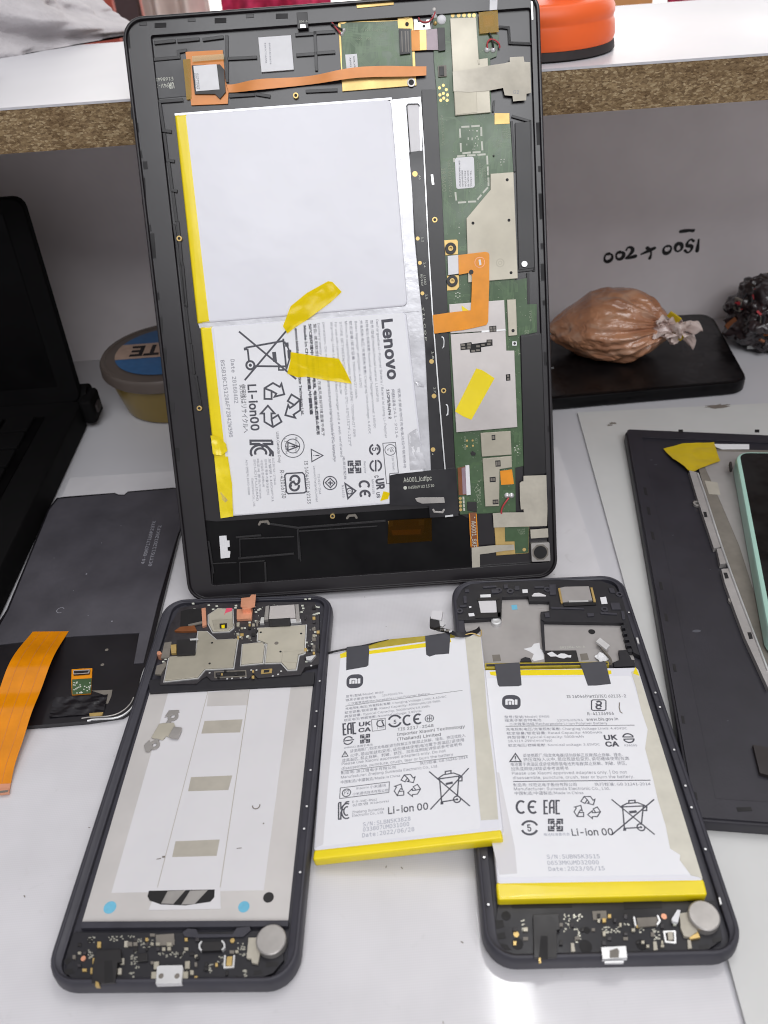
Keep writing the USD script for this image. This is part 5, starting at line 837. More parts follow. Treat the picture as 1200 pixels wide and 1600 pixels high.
for q in ([(140, 120), (165, 118), (168, 134), (142, 136)], [(375, 90), (400, 88), (402, 110), (378, 112)], [(440, 100), (470, 98), (472, 120), (444, 122)], [(130, 160), (150, 158), (152, 200), (134, 202)], [(110, 215), (150, 212), (152, 222), (112, 226)], [(650, 90), (690, 88), (692, 150), (655, 152)], [(1010, 110), (1040, 112), (1050, 140), (1020, 138)], [(1020, 200), (1075, 200), (1085, 240), (1030, 240)], [(660, 225), (860, 232), (862, 240), (662, 234)], [(880, 262), (920, 262), (922, 280), (884, 282)], [(960, 255), (1060, 262), (1062, 272), (962, 266)], [(620, 262), (650, 258), (655, 285), (628, 288)], [(1085, 250), (1105, 252), (1112, 300), (1094, 300)], [(560, 100), (620, 98), (622, 108), (562, 110)], [(250, 100), (330, 94), (332, 104), (252, 110)], [(300, 120), (345, 118), (346, 140), (302, 142)]): s2('moulded_rib', 'phone_plastic', 'r', q, 5.4, 5.9, rim2)
for c in ((415, 130), (345, 125), (640, 120), (1075, 150), (110, 250), (985, 240)): o = Point(*P2.at(V('r', c), 5.6 * mm)); obj('screw_boss', slab(o.buffer(1.5 * mm).difference(o.buffer(0.7 * mm)), 5.2 * mm, 5.8 * mm), 'phone_plastic', rim2)
s2('divider', 'phone_black', 'r', [(598, 260), (615, 260), (628, 500), (612, 480), (600, 330)], 3, 5.0); s2('divider', 'phone_black', 'r', [(608, 296), (1098, 306), (1100, 316), (610, 314)], 3, 5.0)
s2('black_pad', 'chip_black', 'r', [(624, 490), (814, 488), (832, 562), (626, 566)], 3.4, 4.2)
def blob(pts, m, name, w0=4.2, w1=4.3):
    return obj(name, slab(P(P2, V('r', *pts), w1 * mm).buffer(0.25 * mm).buffer(-0.1 * mm), w0 * mm, w1 * mm), m, ph2)
blob([(640, 508), (668, 498), (700, 520), (722, 508), (745, 510), (768, 520), (782, 518), (780, 530), (760, 528), (740, 535), (715, 532), (690, 522), (660, 524)], 'paper_white', 'white_smear')
blob([(500, 480), (545, 470), (560, 450), (590, 444), (595, 480), (612, 492), (618, 540), (560, 552), (548, 540), (560, 510), (530, 492)], 'paper_white', 'white_smear', 3.4, 3.46)
s2('grey_square', 'chip_grey', 'r', [(305, 516), (352, 513), (360, 552), (312, 556)], 3.4, 3.45); s2('grey_square', 'chip_grey', 'r', [(835, 510), (880, 505), (892, 545), (845, 550)], 3.4, 3.45)
for c, m, r in (((440, 228), 'dot_blue', 1.9), ((1045, 322), 'dot_pink', 1.6), ((600, 222), 'floor_grey', 2.0)): s2('marker_dot', m, 'r', [(c[0] - r * 10, c[1] - r * 7), (c[0] + r * 8, c[1] - r * 8), (c[0] + r * 10, c[1] + r * 6), (c[0] - r * 7, c[1] + r * 8)], 3.4, 3.5)
obj('dark_hole', sheet(affinity.scale(Point(*P2.at(V('r', (908, 376)), 3.4 * mm)).buffer(1.3 * mm), 1.1, 1.1), 3.46 * mm), 'slot_black', ph2)
k = lathe([(0.0001, 3.4 * mm), (2.2 * mm, 3.4 * mm), (2.1 * mm, 4.8 * mm), (1.5 * mm, 5.1 * mm), (0.7 * mm, 4.9 * mm), (0.0001, 4.9 * mm)], 30); k.apply_translation((*P2.at(V('r', (330, 318)), 4 * mm), 0)); obj('metal_stud', k, 'bright_steel', ph2, 40)
ink = Ink(P2, 3.45 * mm); ink.text('SR2204-10-A', V('r', (715, 478)), V('r', (870, 472)), 1.0, 26); ink.build('floor_stamp', 'silk_white', ph2)
for i in range(5): s2('side_tooth', 'phone_black', 'r', [(1085 + 9 * i, 335 + 36 * i), (1112 + 9 * i, 332 + 36 * i), (1120 + 9 * i, 352 + 36 * i), (1092 + 9 * i, 354 + 36 * i)], 3.4, 5.5)
s2('corner_block', 'phone_black', 'r', [(1070, 488), (1120, 486), (1150, 545), (1168, 548), (1168, 582), (1045, 588), (1040, 560), (1080, 545)], 3.4, 5.2); s2('clip_block', 'phone_black', 'r', [(475, 556), (480, 540), (505, 528), (535, 535), (545, 556)], 3.4, 5.0)
for v_, p in (('r', (1132, 265)), ('x', (960, 168)), ('x', (1018, 342)), ('x', (97, 376)), ('x', (115, 573)), ('x', (935, 78)), ('w', (1055, 175)), ('w', (1083, 265)), ('w', (1172, 532))): obj('rail_dot', sheet(Point(*P2.at(V(v_, p), 5.2 * mm)).buffer(0.4 * mm), 5.85 * mm), 'bright_steel', ph2)
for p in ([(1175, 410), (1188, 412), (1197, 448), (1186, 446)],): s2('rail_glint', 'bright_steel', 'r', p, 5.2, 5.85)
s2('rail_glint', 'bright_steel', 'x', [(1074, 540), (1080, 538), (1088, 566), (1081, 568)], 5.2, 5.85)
# bottom board of the right phone
s2('charging_board', 'phone_black', 'q', [(110, 95), (1080, 80), (1110, 250), (1040, 300), (900, 320), (140, 325), (85, 260)], 3, 4.6)
us = s2('usb_port', 'bright_steel', 'q', [(570, 286), (680, 280), (686, 332), (576, 338)], 4.6, 6.4); s2('usb_notch', 'chip_grey', 'q', [(608, 300), (640, 290), (650, 300), (648, 332), (608, 334)], 6.4, 6.45, us); s2('usb_lip', 'bright_steel', 'q', [(585, 348), (670, 346), (670, 354), (586, 356)], 4.6, 5.6, us)
motor(P2, ph2, 'q', (1030, 142), 4.6, 4.0, 7.4); s2('motor_bracket', 'grey_tape', 'q', [(920, 135), (962, 128), (985, 190), (1000, 215), (965, 240), (940, 236), (925, 200)], 4.6, 5.8); s2('bracket_contact', 'gold', 'q', [(990, 190), (1012, 242), (966, 250), (962, 240), (996, 222)], 4.6, 5.6)
mc = s2('microphone', 'grey_tape', 'q', [(866, 218), (888, 216), (892, 250), (870, 252)], 4.6, 5.8); obj('microphone_frame', slab(LineString([P2.at(p, 5 * mm) for p in V('q', (850, 218), (858, 262), (900, 266), (898, 216), (850, 218))]).buffer(0.28 * mm), 4.6 * mm, 5.2 * mm), 'bright_steel', mc)
bt = s2('flex_socket', 'chip_grey', 'q', [(728, 155), (820, 150), (822, 188), (734, 196)], 4.6, 5.3)
for q in ([(716, 156), (722, 190)], [(822, 150), (830, 170), (820, 186)]): obj('socket_hook', slab(LineString([P2.at(p, 5.4 * mm) for p in V('q', *q)]).buffer(0.28 * mm), 4.6 * mm, 5.9 * mm), 'bright_steel', bt)
k = s2('white_spring', 'paper_white', 'q', [(910, 118), (924, 120), (918, 150), (912, 175), (888, 170), (884, 160)], 5.4, 6.6); s2('spring_foot', 'silk_white', 'q', [(890, 172), (908, 174), (906, 186), (892, 186)], 4.6, 5.4, k)
ja = s2('jack_housing', 'chip_black', 'q', [(265, 140), (380, 135), (385, 205), (372, 207), (372, 330), (270, 332), (268, 212)], 4.6, 6.4); s2('jack_bore', 'slot_black', 'q', [(300, 235), (330, 235), (332, 340), (290, 340)], 6.4, 6.45, ja); s2('gold_spring', 'gold', 'q', [(290, 332), (300, 332), (302, 355), (291, 356)], 6.0, 6.6, ja)
for c, m, r in (((190, 228), 'gold', 0.9), ((850, 148), 'copper', 0.85), ((500, 282), 'slot_black', 1.9), ((750, 275), 'slot_black', 1.5), ((505, 210), 'slot_black', 1.0), ((196, 270), 'slot_black', 1.7), ((145, 145), 'slot_black', 1.4)): obj('board_hole' if m == 'slot_black' else 'gold_contact', slab(Point(*P2.at(V('q', c), 4.7 * mm)).buffer(r * mm), 4.6 * mm, 4.72 * mm), m, ph2)
for q in ([(90, 165), (130, 165), (138, 195), (100, 205)], [(105, 225), (138, 218), (145, 245), (112, 250)], [(120, 268), (150, 275), (168, 298), (130, 296)], [(1005, 278), (1050, 272), (1056, 292), (1010, 298)], [(1065, 245), (1105, 240), (1108, 258), (1070, 265)], [(170, 95), (440, 90), (440, 108), (170, 112)], [(670, 84), (840, 80), (840, 110), (672, 116)]): s2('recess', 'slot_black', 'q', q, 4.6, 4.7)
for x, y in ((442, 292), (810, 285), (963, 278)): s2('solder_tab', 'grey_tape', 'q', [(x - 8, y - 25), (x + 6, y - 25), (x + 12, y + 12), (x - 6, y + 14)], 4.6, 5.1)
s2('chip', 'chip_grey', 'q', [(530, 125), (592, 122), (596, 160), (534, 164)], 4.6, 4.9)
ink = Ink(P2, 4.66 * mm)
for x0, x1, y0, y1, n in ((400, 430, 130, 220, 16), (440, 480, 135, 165, 16), (445, 475, 195, 260, 16), (570, 650, 190, 218, 24), (200, 220, 160, 230, 8), (670, 690, 175, 190, 5), (735, 760, 195, 215, 5), (795, 830, 195, 250, 16)):
    for i in range(n):
        x, y = rng.uniform(x0, x1), rng.uniform(y0, y1); dx, dy = rng.uniform(4, 10), rng.uniform(3, 8); ink.fill(V('q', (x, y), (x + dx, y), (x + dx, y + dy), (x, y + dy)))
ink.build('solder_specks', 'solder_grey', ph2, kind='stuff')
smds(ph2, P2, 'q', 22, 390, 720, 130, 270, 4.6, 10); smds(ph2, P2, 'q', 10, 690, 850, 195, 300, 4.6, 9); smds(ph2, P2, 'q', 6, 160, 250, 130, 300, 4.6, 10)
# ================================================================== phone batteries
W2 = 8.4
B2 = Frame(P2.O + A([0, 0, 0.0036]), P2.ex, P2.ey); W2 = 4.3
bt2 = thing('phone_battery', B2, 'white Li-ion battery dated 2023 fitted in the right phone frame', 'battery')
def sb2(name, m, view, pts, w0, w1, parent=bt2): return obj(name, slab(P(B2, V(view, *pts), w1 * mm), w0 * mm, w1 * mm), m, parent)
qc = [B2.at(p, W2 * mm) for p in ((748, 1046), (997, 1042), (1105, 1394), (778, 1398))]
obj('cell', pillow(qc, 0, W2 * mm, 0.0008, 0.0015, 6), 'cell_white', bt2, 40)
qy = [B2.at(p, W2 * mm) for p in (V('x', (146, 474), (1012, 460), (1029, 528), (153, 548)))]
obj('yellow_end_tape', pillow(qy, 0.2 * mm, (W2 + 0.06) * mm, 0.0007, 0.0009, 5), 'tape_yellow', bt2, 50)
obj('label', slab(Polygon(round_poly([B2.at(p, W2 * mm) for p in [(760, 1060), (985, 1056), (1088, 1366), (778, 1371)]], 0, 0.001)), W2 * mm, (W2 + 0.05) * mm), 'label_white', bt2)
gl = [(986, 1050), (996, 1046), (1018, 1115), (1060, 1250), (1098, 1374), (1090, 1370), (1080, 1368), (1062, 1344), (1063, 1336), (1047, 1326), (1040, 1290), (1028, 1250), (1020, 1215), (1008, 1170), (1012, 1140), (1002, 1110), (994, 1075)]
obj('aged_glue', slab(P(B2, gl, W2 * mm).buffer(-0.2 * mm).buffer(0.2 * mm), W2 * mm, (W2 + 0.14) * mm), 'aged_glue', bt2)
obj('aged_glue', slab(P(B2, V('x', (60, 0), (160, 20), (225, 330), (235, 440), (160, 445)), W2 * mm), W2 * mm, (W2 + 0.1) * mm), 'tray_film', bt2)
ps = sb2('protection_strip', 'tape_olive', 'r', [(262, 566), (1010, 556), (1014, 578), (264, 600)], 1.0, W2 - 0.6); sb2('strip_top', 'flex_black', 'r', [(270, 572), (1005, 562), (1006, 572), (272, 584)], W2 - 0.6, W2 - 0.4, ps)
obj('yellow_top_tape', slab(P(B2, V('w', (20, 38), (200, 28), (610, 24), (780, 30), (782, 50), (760, 56), (400, 58), (50, 62), (25, 56)), (W2 + 0.1) * mm), W2 * mm, (W2 + 0.1) * mm), 'tape_yellow', bt2)
for q in ([(190, 384), (292, 378), (300, 470), (288, 474), (210, 476), (203, 468)], [(538, 380), (642, 374), (664, 465), (600, 472), (570, 472)]): sb2('black_tape', 'tape_black', 'n2', q, W2 - 0.7, W2 + 0.2) if False else obj('black_tape', slab(P(B2, [(700 + x / 2.6087, 890 + y / 2.6087) for x, y in q], (W2 + .2) * mm), (W2 - .5) * mm, (W2 + .2) * mm), 'tape_black', bt2)
def logo(fr, w, parent, o, ux, uy):
    """The maker's rounded square with its two-letter mark, in a 10 x 10 box at pixel o."""
    f = lmap(o, ux, uy); i = Ink(fr, w * mm); i.g.append(Polygon(round_poly([fr.at(f(*p), w * mm) for p in ((0, 0), (10, 0), (10, 10), (0, 10))], 0, 0.0026, 8)))
    m = Ink(fr, w * mm); wd = 0.95
    m.line([f(2.4, 3.2), f(2.4, 6.8)], wd).line([f(2.1, 6.6), f(5.2, 6.6), f(5.9, 6.0), f(5.9, 3.2)], wd).line([f(4.2, 3.2), f(4.2, 5.6)], wd).line([f(7.6, 3.2), f(7.6, 6.9)], wd)
    i.cut(m); return i.build('maker_logo', 'ink_grey', parent)
def battery_print(fr, w, parent, tx, items, fn):
    fi = Ink(fr, w * mm)
    for s, a, b, h, *o in items: fi.text(s, tx(a), tx(b), h, o[0] if o else 22, o[1] if len(o) > 1 else 0, len(o) > 2)
    return fi.build(fn[0], fn[1], parent)
Wt = W2 + 0.09
tw = lambda p: V('w', p)
logo(B2, Wt, bt2, V('w', (98, 274)), (2.9, -0.02), (0.0, -2.25))
battery_print(B2, Wt, bt2, tw, [('IS 16046(Part2)/IEC 62133-2', (502, 202), (876, 198), 1.35, 30), ('R-41136956', (630, 310), (800, 308), 1.35, 30), ('www.bis.gov.in', (625, 345), (826, 341), 1.3, 30), ('Li-ion 00', (525, 1066 - 20), (525, 1066), 1, 20)][:3], ('bold_print', 'ink_grey'))
battery_print(B2, Wt, bt2, tw, [('型号/型號/Model: BN56', (112, 328), (395, 324), 1.05), ('锂离子聚合物电池', (114, 350), (345, 346), 1.05), ('1ICP5/65/94', (440, 349), (605, 346), 0.95), ('二次鋰電池組/Rechargeable Li-ion Polymer Battery', (142, 372), (758, 366), 1.05), ('充电限制电压/充電限制電壓: Charging Voltage Limit: 4.45VDC', (122, 405), (882, 398), 1.05), ('额定容量/額定容量: Rated Capacity: 4900mAh', (126, 430), (725, 424), 1.05), ('典型容量/Typical Capacity: 5000mAh', (130, 455), (610, 450), 1.05), ('18.9/19.2Wh(min/typ)', (133, 479), (415, 474), 1.0), ('额定电压/標稱電壓: Nominal voltage: 3.85VDC', (136, 506), (712, 499), 1.05),
    ('请使用原厂/指定充电器|请勿拆解正反接|禁止拆解、撞击、', (228, 570), (872, 565), 1.25), ('挤压或投入火中, 若出现鼓包变形, 请勿继续使用|在高', (232, 596), (895, 588), 1.25), ('电池置于高温区或请使用原装电池充电器|禁止拆解、刺破、挤压,', (150, 626), (878, 618), 1.25), ('加热或燃烧|详情请参考说明书', (154, 654), (515, 650), 1.25), ('Please use Xiaomi approved adapters only. | Do not', (158, 682), (880, 674), 1.15), ('disassemble, puncture, crush, tear or burn the battery.', (165, 710), (926, 702), 1.15),
    ('制造商: 欣旺达电子股份有限公司', (168, 754), (568, 751), 1.15), ('执行标准: GB 31241-2014', (676, 750), (1028, 748), 1.15), ('Manufacturer: Sunwoda Electronic Co., Ltd.', (170, 780), (775, 776), 1.15), ('中国制造/中國製造/Made in China', (175, 806), (608, 803), 1.1), ('R38085', (862, 505), (945, 504), 0.8), ('Battery', (745, 1071), (845, 1070), 0.7)][:20], ('fine_print', 'ink_light'))
battery_print(B2, Wt, bt2, lambda p: V('x', p), [('Li-ion 00', (461, 282), (640, 279), 2.4, 60, 1)], ('capacity_print', 'ink_grey'))
battery_print(B2, Wt, bt2, lambda p: V('x', p), [('S/N:SUBN5K3S15', (358, 378), (582, 376), 1.35, 30, 0, 1), ('0653MKUMD32000', (360, 404), (578, 401), 1.35, 30, 0, 1), ('Date:2023/05/15', (365, 429), (603, 426), 1.35, 30, 0, 1), ('电池标准委员会', (345, 282), (455, 280), 0.9)], ('date_print', 'ink_pale'))
mk = Ink(B2, Wt * mm); fx_ = lambda ox, oy, sx, sy, ax=0.0: (lambda x, y: V('x', (ox + sx * x + ax * y, oy - sy * y)))
sym_ce(mk, fx_(232, 192, 4.5, 5.9, -0.1), 0.75); sym_eac(mk, fx_(348, 190, 5.0, 5.4, -0.05), 0.6); sym_box(mk, fx_(365, 262, 5.9, 4.9), 0.6); sym_five(mk, fx_(250, 280, 7.3, 6.2), 0.75); mk.text('5', V('x', (276, 264)), V('x', (298, 263)), 2.4, 40, 1)
sym_tri(mk, lambda x, y: V('w', (147 + 6.9 * x, 600 - 5.6 * y)), 0.45); sym_bis(mk, lambda x, y: V('w', (657 + 9.0 * x, 280 - 6.6 * y)), 0.45)
mk.text('UK', V('w', (733, 464)), V('w', (822, 462)), 2.0, 44, 2).text('CA', V('w', (742, 505)), V('w', (832, 504)), 2.0, 44, 2).ring(V('w', (888, 453)), 1.9, 0.55, 20, 165).ring(V('w', (888, 453)), 1.9, 0.55, 200, 345).line(V('w', (850, 446), (920, 446)), 0.5).line(V('w', (856, 460), (926, 458)), 0.5)
mk.line(V('w', (120, 379), (925, 372)), 0.22).line(V('w', (168, 724), (1025, 716)), 0.3).build('approval_marks', 'ink_grey', bt2)
i = Ink(B2, Wt * mm); sym_recycle(i, fx_(472, 212, 11.0, 9.6), 0.36); i.build('recycling_symbol', 'ink_grey', bt2)
i = Ink(B2, Wt * mm); sym_bin(i, lambda x, y: V('x', (645 + 14.2 * x + 0.4 * y, 265 - 12.2 * y)), 0.45); i.build('crossed_bin_symbol', 'ink_grey', bt2)
i = Ink(B2, Wt * mm); i.line(V('w', (832, 230), (830, 262), (836, 288), (850, 298)), 0.4); i.build('scuff', 'dirt', bt2)
obj('foil_corner', slab(P(B2, [(990, 1048), (994, 1038), (1000, 1052)], 6 * mm), (W2 - .5) * mm, (W2 + .2) * mm), 'tape_yellow', bt2)
# small coax connector in the right phone
q = P2.at(V('r', (975, 448)), 7 * mm); kf = Frame(P2.O + P2.ex * q[0] + P2.ey * q[1] + A([0, 0, 0.0045]), P2.ex, P2.ey)
obj('flex_connector', slab(P(P2, V('r', (934, 434), (958, 411), (1018, 458), (996, 484)), 6.2 * mm), 5.2 * mm, 6.2 * mm), 'bright_steel', ph2)
wire('connector_wire', 'chip_grey', 'r', [(965, 470), (990, 500), (1020, 540), (1022, 572)], [5.2, 4.6, 5.2, 6.5], 0.5, ph2, P2); crumple('crumpled_tape', 'paper_white', P2, 'r', [(925, 528), (960, 500), (1015, 548), (960, 560)], 4.0, 2.0, 14, ph2, 9)
# ---- middle battery, leaning across onto the right phone frame
zt = lambda p, z: GROUND.at(p, z)
pl, pr = zt((505, 1180), 0.0055), zt((768, 1140), 0.0128)
ex = A([*(pr - pl), 0.0073]); f0 = A([*(zt((751.5, 988.5), .0126) - zt((786.5, 1294.8), .0126)), 0.0])
B1 = Frame((*(pl), 0.0055 - 0.0043), ex, f0); W1 = 4.3
bt1 = thing('phone_battery', B1, 'white Li-ion battery dated 2022 lying loose between the two phones', 'battery')
def s3(name, m, view, pts, w0, w1, parent=bt1): return obj(name, slab(P(B1, V(view, *pts), w1 * mm), w0 * mm, w1 * mm), m, parent)
qc = [B1.at(p, W1 * mm) for p in V('s', (145, 345), (965, 235), (1085, 1300), (65, 1410))]
obj('cell', pillow(qc, 0, W1 * mm, 0.0009, 0.0016, 6), 'cell_white', bt1, 40)
qy = [B1.at(p, W1 * mm) for p in V('s', (70, 1396), (1072, 1284), (1084, 1338), (60, 1452))]
obj('yellow_end_tape', pillow(qy, -0.05 * mm, (W1 + 0.06) * mm, 0.0008, 0.0008, 5), 'tape_yellow', bt1, 50)
obj('label', slab(Polygon(round_poly([B1.at(p, W1 * mm) for p in V('s', (205, 350), (880, 262), (962, 1285), (108, 1380))], 0, 0.001)), W1 * mm, (W1 + 0.05) * mm), 'label_white', bt1)
obj('aged_glue', slab(P(B1, V('s', (880, 262), (962, 245), (985, 480), (1000, 700), (1040, 1000), (1058, 1235), (965, 1240), (950, 1100), (925, 700)), W1 * mm), W1 * mm, (W1 + 0.1) * mm), 'aged_glue', bt1)
obj('aged_glue', slab(P(B1, V('s', (150, 352), (215, 345), (150, 1000), (120, 1370), (78, 1388)), W1 * mm), W1 * mm, (W1 + 0.08) * mm), 'tray_film', bt1)
ps = s3('protection_strip', 'tape_olive', 's', [(240, 330), (370, 296), (480, 270), (670, 252), (820, 228), (826, 262), (668, 285), (365, 325), (242, 352)], 1.5, W1 - 0.1); s3('strip_top', 'flex_black', 's', [(300, 308), (370, 292), (470, 270), (415, 284), (365, 300)], W1 - 0.1, W1 + 0.3, ps)
obj('yellow_top_tape', slab(P(B1, V('s', (210, 350), (240, 338), (365, 332), (668, 290), (800, 262), (806, 285), (668, 312), (365, 350), (240, 366), (212, 372)), (W1 + .1) * mm), W1 * mm, (W1 + .1) * mm), 'tape_yellow', bt1)
for q in ([(245, 312), (362, 298), (366, 330), (362, 408), (352, 416), (243, 435)], [(666, 252), (800, 232), (800, 268), (794, 346), (720, 352), (690, 362), (672, 352)]): s3('black_tape', 'tape_black', 's', q, W1 - 0.6, W1 + 0.2)
Wt = W1 + 0.09; ty = lambda p: V('y', p); tz = lambda p: V('z', p)
logo(B1, Wt, bt1, V('z', (262, 582)), (2.6, -0.14), (0.05, -2.15))
battery_print(B1, Wt, bt1, tz, [('型号/型號/Model: BN62', (258, 642), (512, 612), 1.05), ('锂离子聚合物电池', (256, 667), (460, 643), 1.05), ('1ICP5/65/94', (500, 636), (640, 617), 0.95), ('二次鋰電池組/Rechargeable Li-ion Polymer Battery', (270, 692), (822, 621), 1.05), ('充电限制电压/充電限制電壓: Charging Voltage Limit: 4.45VDC', (254, 725), (935, 642), 1.05), ('额定容量/額定容量: Rated Capacity: 4900mAh/18.9Wh', (250, 751), (892, 672), 1.05), ('典型容量: Typical Capacity: 5000mAh/19.2Wh', (248, 777), (820, 707), 1.05), ('额定电压/標稱電壓: Nominal voltage: 3.85Vdc', (246, 802), (768, 738), 1.05), ('R38085', (480, 850), (515, 846), 0.6)], ('fine_print', 'ink_light'))
battery_print(B1, Wt, bt1, ty, [('D4M021 适用于电池', (215, 112), (385, 92), 0.8), ('请使用原厂/指定充电器|请勿拆解正反接|禁止拆解、撞击、挤压或投入', (250, 134), (928, 40), 1.2), ('火中, 若出现鼓包变形, 请勿继续使用|电池置于高温区|请使用', (250, 160), (922, 66), 1.2), ('或高温区, 禁止拆解、刺破、挤压、加热或燃烧|详情请参考说明书', (202, 190), (908, 92), 1.2), ('Please use Xiaomi approved adapters only. Do not', (200, 210), (812, 131), 1.15), ('disassemble, puncture, crush, tear or burn the battery', (200, 236), (856, 152), 1.15), ('制造商: 浙江锂电子有限公司', (196, 262), (522, 226), 1.1), ('执行标准: GB 31241-2014', (660, 206), (942, 168), 1.1), ('Manufacturer: Zhejiang Sunwoda Electronic Co., Ltd.', (196, 288), (768, 220), 1.1), ('中国制造/中國製造/Made in China', (194, 316), (545, 276), 1.1),
    ('Xiaomi 小米通讯', (285, 352), (462, 332), 1.0), ('小米通讯技术有限公司', (265, 384), (475, 360), 0.95), ('R-R-XMI-BN62', (262, 430), (410, 415), 0.8), ('상호명 Xiaomi', (262, 450), (480, 424), 0.9), ('Zhejiang Sunwoda', (262, 492), (452, 470), 0.95), ('Electronic Co., Ltd.', (262, 512), (450, 490), 0.95)], ('fine_print', 'ink_light')) if True else None
battery_print(B1, Wt, bt1, tz, [('TIS 2217-2548', (604, 866), (848, 838), 1.3, 30), ('Importer Xiaomi Technology', (600, 900), (1058, 844), 1.3, 30), ('(Thailand) Limited', (600, 932), (898, 898), 1.3, 30)], ('importer_print', 'ink_grey'))
battery_print(B1, Wt, bt1, ty, [('Li-ion 00', (470, 496), (714, 466), 2.6, 60, 1)], ('capacity_print', 'ink_grey'))
battery_print(B1, Wt, bt1, ty, [('S/N:SLBN5K3828', (325, 568), (608, 532), 1.5, 30, 0, 1), ('033807UMD31000', (325, 598), (600, 564), 1.5, 30, 0, 1), ('Date:2022/06/28', (320, 632), (630, 594), 1.5, 30, 0, 1)], ('date_print', 'ink_pale'))
mk = Ink(B1, Wt * mm); gz = lambda ox, oy, sx, sy, t=0.115: (lambda x, y: V('z', (ox + sx * x - 0.05 * sy * y, oy - sy * y - t * sx * x)))
sym_eac(mk, gz(244, 892, 6.5, 7.2), 0.65); mk.text('UK', V('z', (340, 836)), V('z', (428, 826)), 1.75, 44, 2).text('CA', V('z', (338, 876)), V('z', (428, 866)), 1.75, 44, 2)
mk.line(V('z', (436, 868), (430, 792), (522, 780), (524, 856)), 0.22, True).ring(V('z', (492, 815)), 1.5, 0.45, 40, 320).line(V('z', (500, 800), (516, 835)), 0.5).line(V('z', (470, 790), (470, 855)), 0.15)
sym_five(mk, gz(542, 846, 9.2, 8.2), 0.8); mk.text('5', V('z', (576, 820)), V('z', (600, 817)), 1.8, 40, 1); sym_ce(mk, gz(645, 834, 6.4, 7.4), 0.8); mk.ring(V('z', (818, 782)), 1.6, 0.3).line(V('z', (795, 786), (841, 780)), 0.2).line(V('z', (806, 770), (806, 797)), 0.25).line(V('z', (818, 764), (818, 800)), 0.3).line(V('z', (830, 768), (830, 794)), 0.25)
mk.ring(V('y', (240, 64)), 1.7, 0.5, 20, 165).ring(V('y', (240, 64)), 1.7, 0.5, 200, 345).line(V('y', (210, 68), (275, 58)), 0.45); sym_box(mk, lambda x, y: V('y', (312 + 5.4 * x, 80 - 4.8 * y - 0.6 * x)), 0.5); sym_tri(mk, lambda x, y: V('y', (204 + 3.5 * x, 160 - 3.4 * y - 0.45 * x)), 0.3)
mk.line(V('y', (190, 404), (194, 342), (482, 306), (478, 368)), 0.25, True).ring(V('y', (230, 370)), 1.5, 0.35).text('P2', V('y', (216, 380)), V('y', (246, 376)), 1.5, 26); sym_kc(mk, lambda x, y: V('y', (184 + 6.6 * x, 525 - 9.6 * y - 0.8 * x)), 0.5)
mk.line(V('y', (198, 244), (940, 152)), 0.2).line(V('z', (256, 700), (1040, 594)), 0.18).build('approval_marks', 'ink_grey', bt1)
i = Ink(B1, Wt * mm); sym_recycle(i, lambda x, y: V('y', (510 + 15.4 * x, 402 - 13.6 * y - 1.2 * x)), 0.36); i.build('recycling_symbol', 'ink_grey', bt1)
i = Ink(B1, Wt * mm); sym_bin(i, lambda x, y: V('y', (740 + 18.6 * x + 0.2 * y, 448 - 18.6 * y - 1.6 * x)), 0.45); i.build('crossed_bin_symbol', 'ink_grey', bt1)
# the battery's own flex tail reaching over to the right phone
q = [(782 / 4.2857 * 1, 0)]
def w3(p, z): g = GROUND.at(p, z); return (g[0], g[1], z)
tl = curve([w3(p, z) for p, z in ((V('z', (850, 170)), .006), (V('z', (900, 190)), .010), (V('z', (960, 205)), .0125), (V('z', (1010, 222)), .0130), (V('z', (1080, 218)), .0125), (V('z', (1125, 205)), .0115), (V('z', (1155, 180)), .0105))], 40)
tw_ = B1.n * 0.0; dv = A([-0.15, 1.0, 0.1]); dv /= np.linalg.norm(dv)
def into(fr, p): d = A(p) - fr.O; return np.c_[d @ fr.ex, d @ fr.ey, d @ fr.n]
ft = obj('flex_tail', ribbon(into(B1, tl - dv * 0.0012), into(B1, tl + dv * 0.0012), 0.00025), 'flex_black', bt1, 40)
for k in range(9):
    c = tl[2 + k * 2]; b_ = trimesh.creation.box((0.0012, 0.0009, 0.0004)); b_.apply_translation(into(B1, [c + A([0, 0.0, 0.0004])])[0]); obj('tail_component', b_, 'chip_grey' if k % 2 else 'bright_steel', ft)
cq = [(820, 60), (908, 70), (900, 120), (888, 165), (820, 158)]
obj('tail_plug', slab(P(B1, V('z', (822, 100), (885, 125), (890, 165), (850, 175), (820, 165)), 7 * mm), 5.5 * mm, 7 * mm), 'chip_black', bt1); obj('tail_plug_cap', slab(P(B1, V('z', (838, 60), (908, 62), (898, 125), (826, 110)), 7.4 * mm), 6.2 * mm, 7.4 * mm), 'tray_film', bt1)
obj('tail_plug_edge', slab(P(B1, V('z', (884, 122), (925, 150), (905, 168), (888, 160)), 7 * mm), 6.2 * mm, 7 * mm), 'bright_steel', bt1)
wire('yellow_wire', 'gold', 'z', [(1000, 232), (1060, 222), (1120, 215), (1150, 230), (1165, 190)], [4.2, 5.0, 5.0, 4.6, 4.8], 0.25, bt1, B1); wire('dark_lead', 'chip_black', 'z', [(140, 345), (200, 330), (262, 318)], [4.6, 5.2, 4.4], 0.45, bt1, B1)
